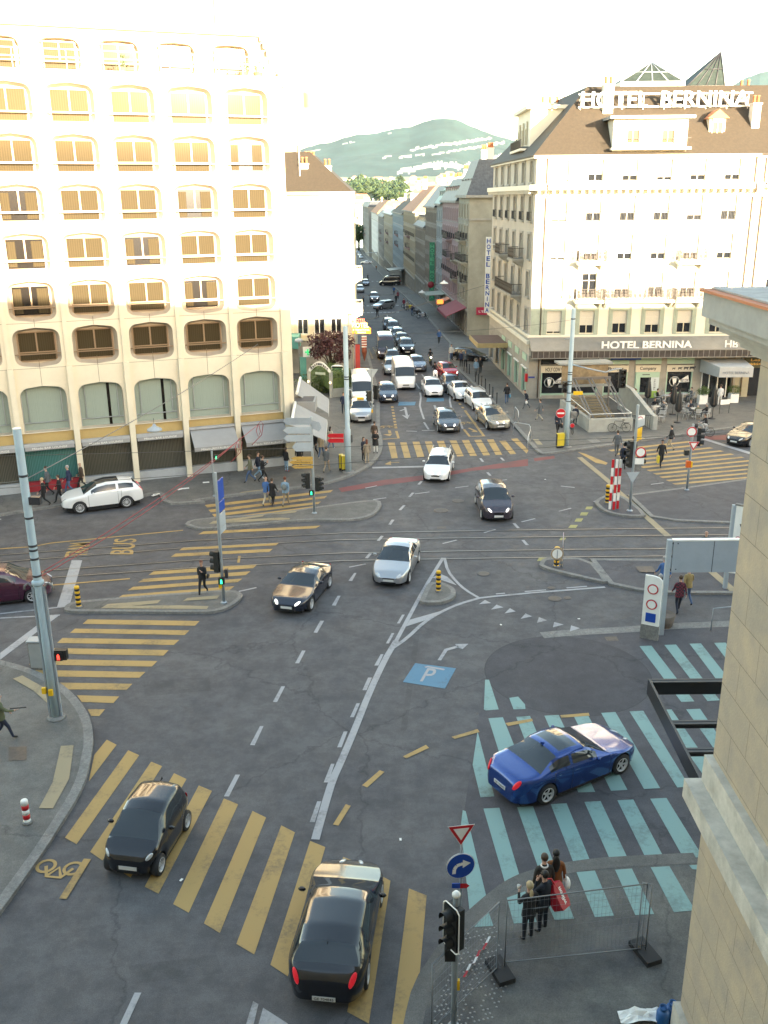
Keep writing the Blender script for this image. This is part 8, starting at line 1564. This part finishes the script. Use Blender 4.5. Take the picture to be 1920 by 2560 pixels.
b = MB(); b.box(-.2, W_ + .2, 6.6, 6.8, 2.4, 3.9, M=Ms_); b.build('back_panel', mat('brown_panelling', (.22, .16, .09), .7, var=.4, scale=1.5), o); b = MB(); b.box(-.5, W_ + .5, 6.4, 8.0, 4.0, 4.15, M=Ms_); b.box(-.5, W_ + .5, 6.4, 6.5, 2.2, 2.4, M=Ms_); b.build('canopy_roof', mat('grey_canopy', (.24, .25, .24), .6), o)
b = MB()
for k in range(9): b.box(W_ + .05 + k * .17, W_ + .07 + k * .17, .2, .22, .05, 1.1, M=Ms_)
b.box(W_, W_ + 1.6, .19, .23, 1.1, 1.14, M=Ms_); b.build('gate', m_dark, o); b = MB(); b.box(W_ + .25, W_ + .95, .1, .16, .5, 1.15, M=Ms_); gs = b.build('gate_sign', m_white, o); disc(gs, Ms_ @ T(W_ + .6, .09, .85), .22, m_white, m_red)
# cafe terrace things
for i, (px, hh) in enumerate(((z15(585, 1018), 2.6), (z15(523, 912), 2.6), (z15(1037, 968), 2.7), (z15(195, 815), 2.5))):
    o = thing('closed_parasol', ['closed black parasol nearest the road on the cafe terrace', 'closed black parasol just behind the nearest one', 'closed black parasol by the hotel entrance', 'closed black parasol beside the subway wall'][i], 'parasol', G(*px, .12), 0, 'closed black parasols of the cafe'); MB().lathe([(.28, 0), (.28, .06), (.05, .08)], 12).build('base', m_dark, o); MB().tube([(0, 0, .05), (0, 0, hh)], .025, 6).build('pole', m_dark, o)
    b = MB(); n = 16; prof = [(.03, hh), (.13, hh - .4), (.22, hh - 1.1), (.24, hh - 1.55), (.10, hh - 1.75)]; b.add([(r_ * (1 + .2 * (k % 2)) * math.cos(2 * PI * k / n), r_ * (1 + .2 * (k % 2)) * math.sin(2 * PI * k / n), z_) for r_, z_ in prof for k in range(n)], [(i_ * n + k, i_ * n + (k + 1) % n, (i_ + 1) * n + (k + 1) % n, (i_ + 1) * n + k) for i_ in range(4) for k in range(n)], 0); b.build('folded_canopy', m_black, o)
for i, px in enumerate((z15(905, 770), z15(1305, 752))):
    o = thing('boxed_shrub', ('round green shrub in a white box left of the hotel entrance', 'round green shrub in a white box right of the hotel entrance')[i], 'planter', G(*px, .12), 0, 'boxed shrubs at the hotel entrance'); MB().box(-.35, .35, -.35, .35, 0, .75).build('box', m_white, o); b = MB(); random.seed(i)
    for _ in range(420): v = Vector((random.gauss(0, 1), random.gauss(0, 1), random.gauss(0, 1))).normalized() * random.uniform(.3, .58); v.z = v.z * .75 + 1.05; s = .07; b.add([v, v + Vector((random.uniform(-s, s), s, random.uniform(-s, s))), v + Vector((s, random.uniform(-s, s), s))], [(0, 1, 2)])
    b.build('foliage', m_hedge, o)
o = thing('menu_board', 'small white menu board on thin black legs right of the cafe parasols', 'sign', G(*z15(1190, 900), .12), .3); MB().box(-.45, .45, -.02, .02, .75, 1.15).build('board', m_white, o); b = MB(); b.tube([(-.45, 0, 0), (-.45, 0, 1.2), (.45, 0, 1.2), (.45, 0, 0)], .02, 6); b.build('legs', m_dark, o)
o = thing('waste_bin', 'blue cylindrical bin at the cafe doorway', 'bin', G(*zB(1378, 708), .12)); MB().lathe([(.2, 0), (.22, .85), (.2, .88), (0, .9)], 12).build('body', mat('bin_blue', (.05, .20, .45), .5), o)
o = thing('advert_column', 'dark advertising column in front of the burger shop windows', 'advertising column', G(*zB(1120, 540) , .12) + Vector((0, 1.5, 0))); MB().box(-.45, .45, -.2, .2, 0, 3.0).build('body', m_pane, o); b = MB()
for k in range(7): b.box(.0, .35, -.215, -.205, 1.3 + k * .22, 1.36 + k * .22)
b.build('printed_lines', mat('grey_print', (.35, .35, .35), .5), o)
o = thing('wooden_stand', 'brown wooden stand by the cafe doorway', 'stand', G(*zB(1300, 690), .12)); MB().box(-.4, .4, -.25, .25, 0, 1.1).build('cabinet', mat('brown_wood', (.13, .06, .035), .6), o); MB().box(-.45, .45, -.3, .3, 1.102, 1.16).build('lid', mat('brown_wood', (.13, .06, .035), .6), o)
for i, (px, lb) in enumerate(((zB(310, 1325), 'left yellow newspaper box in front of the signal mast'), (zB(352, 1320), 'right yellow newspaper box in front of the signal mast'), (zC(738, 1850), 'left yellow newspaper box beside the street mast'), (zC(775, 1865), 'right yellow newspaper box beside the street mast'))):
    o = thing('newspaper_box', lb, 'newspaper box', G(*px, .12), .1, 'yellow newspaper boxes'); MB().box(-.14, .14, -.15, .15, .15, 1.05).build('box', mat('box_yellow', (.60, .46, .03), .5), o); MB().box(-.15, .15, -.13, .13, 0, .148).build('foot', m_black, o); MB().box(-.17, -.141, -.14, .14, .2, 1.0).build('side_panel', m_black, o)
pb = [zA(*p_) for p_ in ((780, 430), (815, 450), (845, 462), (920, 560), (957, 592), (995, 615), (1040, 650), (1090, 720), (1130, 755), (1180, 830))]
for i, px in enumerate(pb): o = thing('kerb_bollard', 'slim black kerb bollard, number %s from the far end of its row' % ('one two three four five six seven eight nine ten'.split()[i]), 'bollard', G(*px, .12), 0, 'slim black bollards along the right kerb'); MB().lathe([(.04, 0), (.04, .9), (.055, .92), (.05, 1.0), (0, 1.02)], 8).build('post', m_dark, o)
for (a_, c_), lb in ((((1395, 1000), (1440, 1060)), 'thin chrome hoop at the right pavement corner'), (((1380, 1200), (1585, 1235)), 'long chrome hoop rail at the right kerb corner'), (((1555, 1385), (1590, 1290)), 'short chrome hoop at the end of the street crossing')):
    q, q2 = G(*zA(*a_), .12), G(*zA(*c_), .12); o = thing('hoop_rail', lb, 'railing', q); d = q2 - q; MB().tube([(0, 0, 0), (0, 0, .8), d * .1 + Vector((0, 0, .95)), d * .9 + Vector((0, 0, .95)), d + Vector((0, 0, .8)), d], .025, 6).build('hoop', m_alu, o)
# garden restaurant on the left: awnings of the hotel flank, arch, hedge, boards
def sheet3(par, name, m, pts, th=.05):
    b = MB(); n = len(pts); b.add([Vector(p_) for p_ in pts] + [Vector(p_) - Vector((0, 0, th)) for p_ in pts], [tuple(range(n)), tuple(reversed(range(n, 2 * n)))] + [(i, n + i, n + (i + 1) % n, (i + 1) % n) for i in range(n)]); return b.build(name, m, par)
for lb, tl, tr, br_, bl in (('lower big grey awning on the flank of the lounge hotel', (738, 1008), (818, 1049), (814, 1100), (728, 1062)), ('upper big grey awning on the flank of the lounge hotel', (751, 946), (822, 997), (821, 1033), (742, 985))):
    A1, A2, A3, A4 = G(*tl, 4.3), G(*tr, 2.6), G(*br_, 2.6), G(*bl, 4.3); o = thing('flank_awning', lb, 'awning', A1, 0, 'grey awnings on the hotel flank'); sheet3(o, 'cloth', m_awn, [(0, 0, 0), A4 - A1, A3 - A1, A2 - A1]); sheet3(o, 'valance', mat('pale_valance', (.52, .52, .50), .8), [A3 - A1, A3 - A1 + Vector((.02, 0, -.3)), A2 - A1 + Vector((.02, 0, -.3)), A2 - A1], .01)
    MB().tube([(0, 0, .05), A4 - A1 + Vector((0, 0, .05))], .1, 8).build('cassette', m_white, o)
o = thing('box_awning', 'grey boxed entrance canopy between the two flank awnings', 'awning', G(758, 1010, 3.6)); MB().box(-.9, .9, -1.0, 1.0, -.35, .35).build('box', m_awn, o); MB().box(-.75, .75, -.85, .85, .352, .37).build('top_well', mat('dark_cloth', (.10, .09, .09), .8), o)
gq = G(*zC(600, 850), .12); gl_ = G(*zC(300, 830), .12); o = thing('garden_arch', 'arched white restaurant sign over the garden gate', 'arch sign', gl_); d = gq - gl_; w_ = d.length; yaw = math.atan2(d.y, d.x); Mg = RZ(yaw)
z_s = atpx(gl_, *zC(260, 470)); b = MB(); N_ = 14
for k in range(N_): t0, t1 = k / N_, (k + 1) / N_; f_ = lambda t: z_s - .3 + .75 * math.sin(PI * t); b.add([(t0 * w_, -.05, f_(t0)), (t1 * w_, -.05, f_(t1)), (t1 * w_, -.05, f_(t1) + .38), (t0 * w_, -.05, f_(t0) + .38), (t0 * w_, .03, f_(t0)), (t1 * w_, .03, f_(t1)), (t1 * w_, .03, f_(t1) + .38), (t0 * w_, .03, f_(t0) + .38)], [(0, 1, 2, 3), (7, 6, 5, 4), (3, 2, 6, 7), (0, 4, 5, 1)], 0, M=Mg)
b.build('arch_band', m_white, o)
for i, ch in enumerate('Restaurant'): t_ = .14 + .72 * i / 9; me = textmesh(ch, .36, .005, m_ink, .01); place('letter', me, o, Mg @ T(t_ * w_, -.07, z_s - .12 + .75 * math.sin(PI * t_)) @ RY(-(.5 - t_) * 1.0) @ UPR)
for x in (0, w_): MB().box(x - .12, x + .12, -.12, .12, 0, z_s - .1, M=Mg).build('gate_pillar', m_conc, o); MB().ball((x, -.2, z_s - 1.0), .1, 8, M=Mg).build('globe_lamp', mat('globe_lamp', (.8, .6, .35), .4, emit=.6, emcol=(1, .7, .35)), o)
MB().box(.3 * w_, .75 * w_, -.04, .02, z_s - .35, z_s - .15, M=Mg).build('name_plate', mat('pale_green_plate', (.45, .5, .40), .5), o)
# low wall + hedge
h0, h1 = G(*zC(610, 850), .12), G(*zC(905, 820), .12); d = h1 - h0; yaw = math.atan2(d.y, d.x); o = thing('garden_hedge', 'clipped green hedge over a low wall at the restaurant garden', 'hedge', h0, yaw); L_ = d.length; MB().box(0, L_, 0, .3, 0, .75).build('low_wall', m_conc, o); b = MB(); random.seed(8)
for _ in range(3800): v = Vector((random.uniform(0, L_ + .3), random.uniform(.0, 5.5), .75 + random.random() ** .5 * (1.25 + .25 * random.random()))); s = .11; b.add([v, v + Vector((random.uniform(-s, s), s, random.uniform(-s, s))), v + Vector((s, random.uniform(-s, s), s))], [(0, 1, 2)])
b.box(.1, L_, .2, 5.4, .6, 1.7); b.build('foliage', m_hedge, o)
o = thing('garden_bushes', 'loose green bushes behind the garden gate', 'bush', G(*zC(440, 800), .12)); b = MB()
for _ in range(1500): v = Vector((random.gauss(0, 1.1), random.uniform(0, 2.2), abs(random.gauss(.7, .5)))); s = .13; b.add([v, v + Vector((random.uniform(-s, s), s, random.uniform(-s, s))), v + Vector((s, random.uniform(-s, s), s))], [(0, 1, 2)])
b.build('foliage', m_hedge, o)
tree('plum_tree', 'dark purple leaved tree above the restaurant arch', 'tree', G(*zC(560, 830), .12) + Vector((0, 5.5, 0)), 4.9, 2.15, m_plum, m_bark, 3000, 5, .14, .75, .45, None, .15)
q = G(*zC(690, 770), .12); o = thing('menu_signboard', 'white edged green three line menu board by the hedge', 'sign', q); b = MB(); b.box(-.55, .55, -.06, .06, .9, 2.35); b.lathe([(0, -.06), (.55, -.06), (.55, .06), (0, .06)], 20, 0, T(0, 0, 2.3) @ Matrix.Scale(.35, 4, (0, 0, 1)) @ UPR); b.build('board', m_white, o)
for k in range(3): MB().box(-.42, .42, -.075, -.061, 1.05 + k * .42, 1.35 + k * .42).build('green_panel', mat('menu_green', (.04, .22, .11), .5), o)
MB().box(-.05, .05, -.03, .03, 0, .9).build('post', m_steel, o)
m_teal = mat('teal_cloth', (.10, .30, .26), .7); q = G(*zC(220, 640), .12); o = thing('pharmacy_banner', 'tall teal banner with a green cross sign beside the hotel flank', 'sign', q); hb = atpx(q, *zC(230, 290)); MB().box(-.3, .3, -.05, .05, .3, hb).build('banner', m_teal, o); MB().box(.02, .95, -.1, .1, hb, hb + .95).build('cross_box', m_white, o); b = MB(); b.box(.42, .56, -.12, -.101, hb + .2, hb + .75); b.box(.22, .419, -.12, -.101, hb + .41, hb + .55); b.box(.561, .76, -.12, -.101, hb + .41, hb + .55); b.build('green_cross', mat('cross_green', (.02, .35, .12), .5, emit=.1, emcol=(.05, 1, .3)), o)
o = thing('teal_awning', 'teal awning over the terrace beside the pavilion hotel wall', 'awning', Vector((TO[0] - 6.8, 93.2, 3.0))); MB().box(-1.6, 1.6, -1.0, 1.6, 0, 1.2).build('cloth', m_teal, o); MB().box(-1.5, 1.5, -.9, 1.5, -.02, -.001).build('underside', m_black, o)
q = G(*zC(940, 560), .12); o = thing('striped_banner_post', 'red and white chequered advertising banner post with brown pointed base on the left pavement', 'banner post', G(*zC(1057, 345), .12)); hb = atpx(Vector(o.location), *zC(1057, 0)); b = MB(); c = MB()
for k in range(9): (b if k % 2 else c).box(-.28, .28, -.1, .1, 1.5 + (hb - 1.5) * k / 9, 1.5 + (hb - 1.5) * (k + 1) / 9 - .003)
b.build('red_blocks', mat('brick_red', (.36, .05, .03), .5), o); c.build('white_blocks', m_white, o); MB().lathe([(.03, 0), (.3, 1.0), (.26, 1.5)], 8).build('base_cone', mat('rust_brown', (.22, .06, .03), .6), o)
o = pole('lamp_post', 'thin grey lamp post on the left pavement beside the hedge', 'lamp post', zC(930, 530), 6.0, .05, m=m_steel); MB().box(-.1, .5, -.1, .1, 6.0, 6.12).build('lamp_head', m_steel, o)
o = thing('red_banner', 'vertical red banner at the corner of the pavilion hotel', 'banner', Vector((TO[0] + .45, 94.9, 0))); MB().box(-.3, .3, -.04, .04, -.2, 3.0).build('banner', mat('banner_red', (.45, .05, .04), .6), o); MB().box(-.32, .32, -.05, .05, 3.002, 3.06).build('bracket', m_dark, o)
o = thing('garden_lamp', 'grey lamp on a short mast beside the teal banner', 'lamp post', G(*zC(170, 620), .12)); MB().tube([(0, 0, 0), (0, 0, 3.8)], .06, 8).build('mast', m_kerb, o); MB().lathe([(.45, 3.8), (.35, 4.05), (.08, 4.15), (0, 4.2)], 12).build('shade', m_sgrey, o)
# flags
for nm, lb, px, sx, yd, c1_, c2_ in (('flag', 'yellow and red flag flying above the gap between the hotels', (742, 222), 1.0, 62, (.7, .55, .25), (.6, .2, .12)), ('flag', 'pale yellow flag flying above the right hand roofs', (1508, 48), 1.0, 95, (.75, .68, .45), (.6, .45, .3))):
    r = ray(*px); k = yd / r.y; q = Vector((r.x * k, yd, HC + r.z * k)); o = thing(nm, lb, 'flag', q - Vector((0, 0, 5)), 0); MB().tube([(0, 0, 0), (0, 0, 5.3)], .035, 6).build('flagpole', m_white, o); b = MB(); n = 9
    b.add([(i * .13, .12 * math.sin(i * .9) + .04 * j, 5.1 - j * .2 - i * .035) for j in range(7) for i in range(n)], [(j * n + i, j * n + i + 1, (j + 1) * n + i + 1, (j + 1) * n + i) for j in range(6) for i in range(n - 1)], 0, True)
    for fi in range(len(b.f)): b.m[fi] = 1 if (fi % 8) in (3, 4, 5) and 1 <= fi // 8 <= 4 else 0
    b.build('cloth', [mat('flag_yellow_%d' % yd, c1_, .7), mat('flag_red_%d' % yd, c2_, .7)], o)
# overhead wires and hanging lamps
m_wire = mat('overhead_wire', (.05, .05, .05), .5); 
def wire(lb, a, c, sag=.3, r=.012, m=None, name='overhead_wire', cat='wire'):
    pts = [a.lerp(c, t / 16) - Vector((0, 0, sag * 4 * (t / 16) * (1 - t / 16))) for t in range(17)]; b = MB(); b.tube([p_ - a for p_ in pts], r, 5); o = thing(name, lb, cat, a); b.build('cable', m or m_wire, o); return o
def W(px, py, y): r = ray(px, py); k = y / r.y; return Vector((r.x * k, y, HC + r.z * k))
mL, mB_, mC = Vector(G(141, 1794)), Vector(G(871, 1180)), Vector(G(1415, 1117))
wire('tram wire over the far track crossing the whole junction', W(-200, 1235, 47), W(2100, 1058, 47), .1, .014); wire('second tram wire just above the far one', W(-200, 1145, 50), W(2100, 1075, 50), .1, .014)
wire('span wire from the street mast to the signal mast', mB_ + Vector((0, 0, 9.0)), mC + Vector((0, 0, 9.0)), .3); wire('span wire from the near left mast to the hotel facade', mL + Vector((0, 0, 8.6)), ML @ Vector((14.8, -.1, 8.2)), .2, .018, m_kerb); wire('span wire from the near left mast leaving the photo at left', mL + Vector((0, 0, 8.6)), W(-200, 1190, 34), .2)
wire('span wire from the street mast to the pavilion hotel', W(872, 812, 118), W(1330, 675, 103), .15, .03, m_kerb); o = wire('sagging street lamp wire above the queue', W(872, 738, 118), W(1120, 722, 160), .3, .03, m_kerb)
for px, y, lb in (((386, 1072), 50, 'grey disc shaped lamp hanging in front of the lounge hotel'), ((1055, 730), 135, 'pale lamp hanging over the middle of the street'), ((1110, 707), 112, 'pale lamp hanging over the right side of the street')):
    q = W(*px, y); s_ = .42 if y < 60 else .5; o = thing('hanging_lamp', lb, 'lamp', q, 0, 'lamps hanging over the road'); MB().lathe([(s_, -.1), (s_ * .95, 0), (s_ * .3, .15), (.06, .28), (0, .3)], 16).build('shade', m_sgrey if y < 60 else m_white, o); MB().tube([(0, 0, .28), (0, 0, .6)], .012, 5).build('hanger', m_dark, o)
# red sleeved feeder cables with curled ends
m_rc = mat('red_cable', (.27, .02, .03), .5); zz = mL + Vector((0, 0, 5.35)); E1, E2 = W(645, 1062, 44), W(592, 1105, 43)
wire('upper red sleeved feeder cable running from the near left mast', zz, E1, .25, .015, m_rc, 'feeder_cable', 'cable'); wire('lower red sleeved feeder cable running from the near left mast', zz - Vector((0, 0, .12)), E2, .3, .015, m_rc, 'feeder_cable', 'cable')
for q, lb in ((E1, 'curled red end of the upper feeder cable'), (E2, 'curled red end of the lower feeder cable')): o = thing('cable_curl', lb, 'cable', q); b = MB(); b.tube([(.0, 0, 0), (.15, 0, .2), (.25, 0, .0), (.15, 0, -.5), (-.15, 0, -.8), (-.35, 0, -1.0)], .016, 6); b.tube([(0, 0, 0), (-.1, 0, -.3), (-.02, 0, -.6), (.1, 0, -.35), (.05, 0, -.02)], .016, 6); b.build('loop', m_rc, o)
# ================= loose pieces of one kind become parts of their own =================
def split(o):
    me = o.data; n = len(me.vertices); pa = list(range(n))
    def fd(a):
        while pa[a] != a: pa[a] = pa[pa[a]]; a = pa[a]
        return a
    for p in me.polygons:
        v = list(p.vertices)
        for a in v[1:]: pa[fd(a)] = fd(v[0])
    gr = {}
    for p in me.polygons: gr.setdefault(fd(p.vertices[0]), []).append(p)
    if not 1 < len(gr) < 60: return
    for ps in gr.values():
        ix = {}; b = MB()
        for p in ps:
            b.f.append([ix.setdefault(v, len(ix)) for v in p.vertices]); b.m.append(p.material_index); b.sm.append(p.use_smooth)
        b.v = [me.vertices[v].co.copy() for v in ix]; q = b.build(o.name.split('.')[0], list(me.materials), o.parent, o.matrix_local.copy())
    bpy.data.objects.remove(o)
for o in [o for o in bpy.data.objects if o.type == 'MESH' and o.parent and o.name.split('.')[0] in ('lounge_glazing', 'stone_strips', 'drainpipes', 'curtain', 'ochre_panel', 'pilasters', 'planter_wall', 'fascia_panel', 'slots', 'stair_treads', 'roof_beams') and not o.children]: split(o)
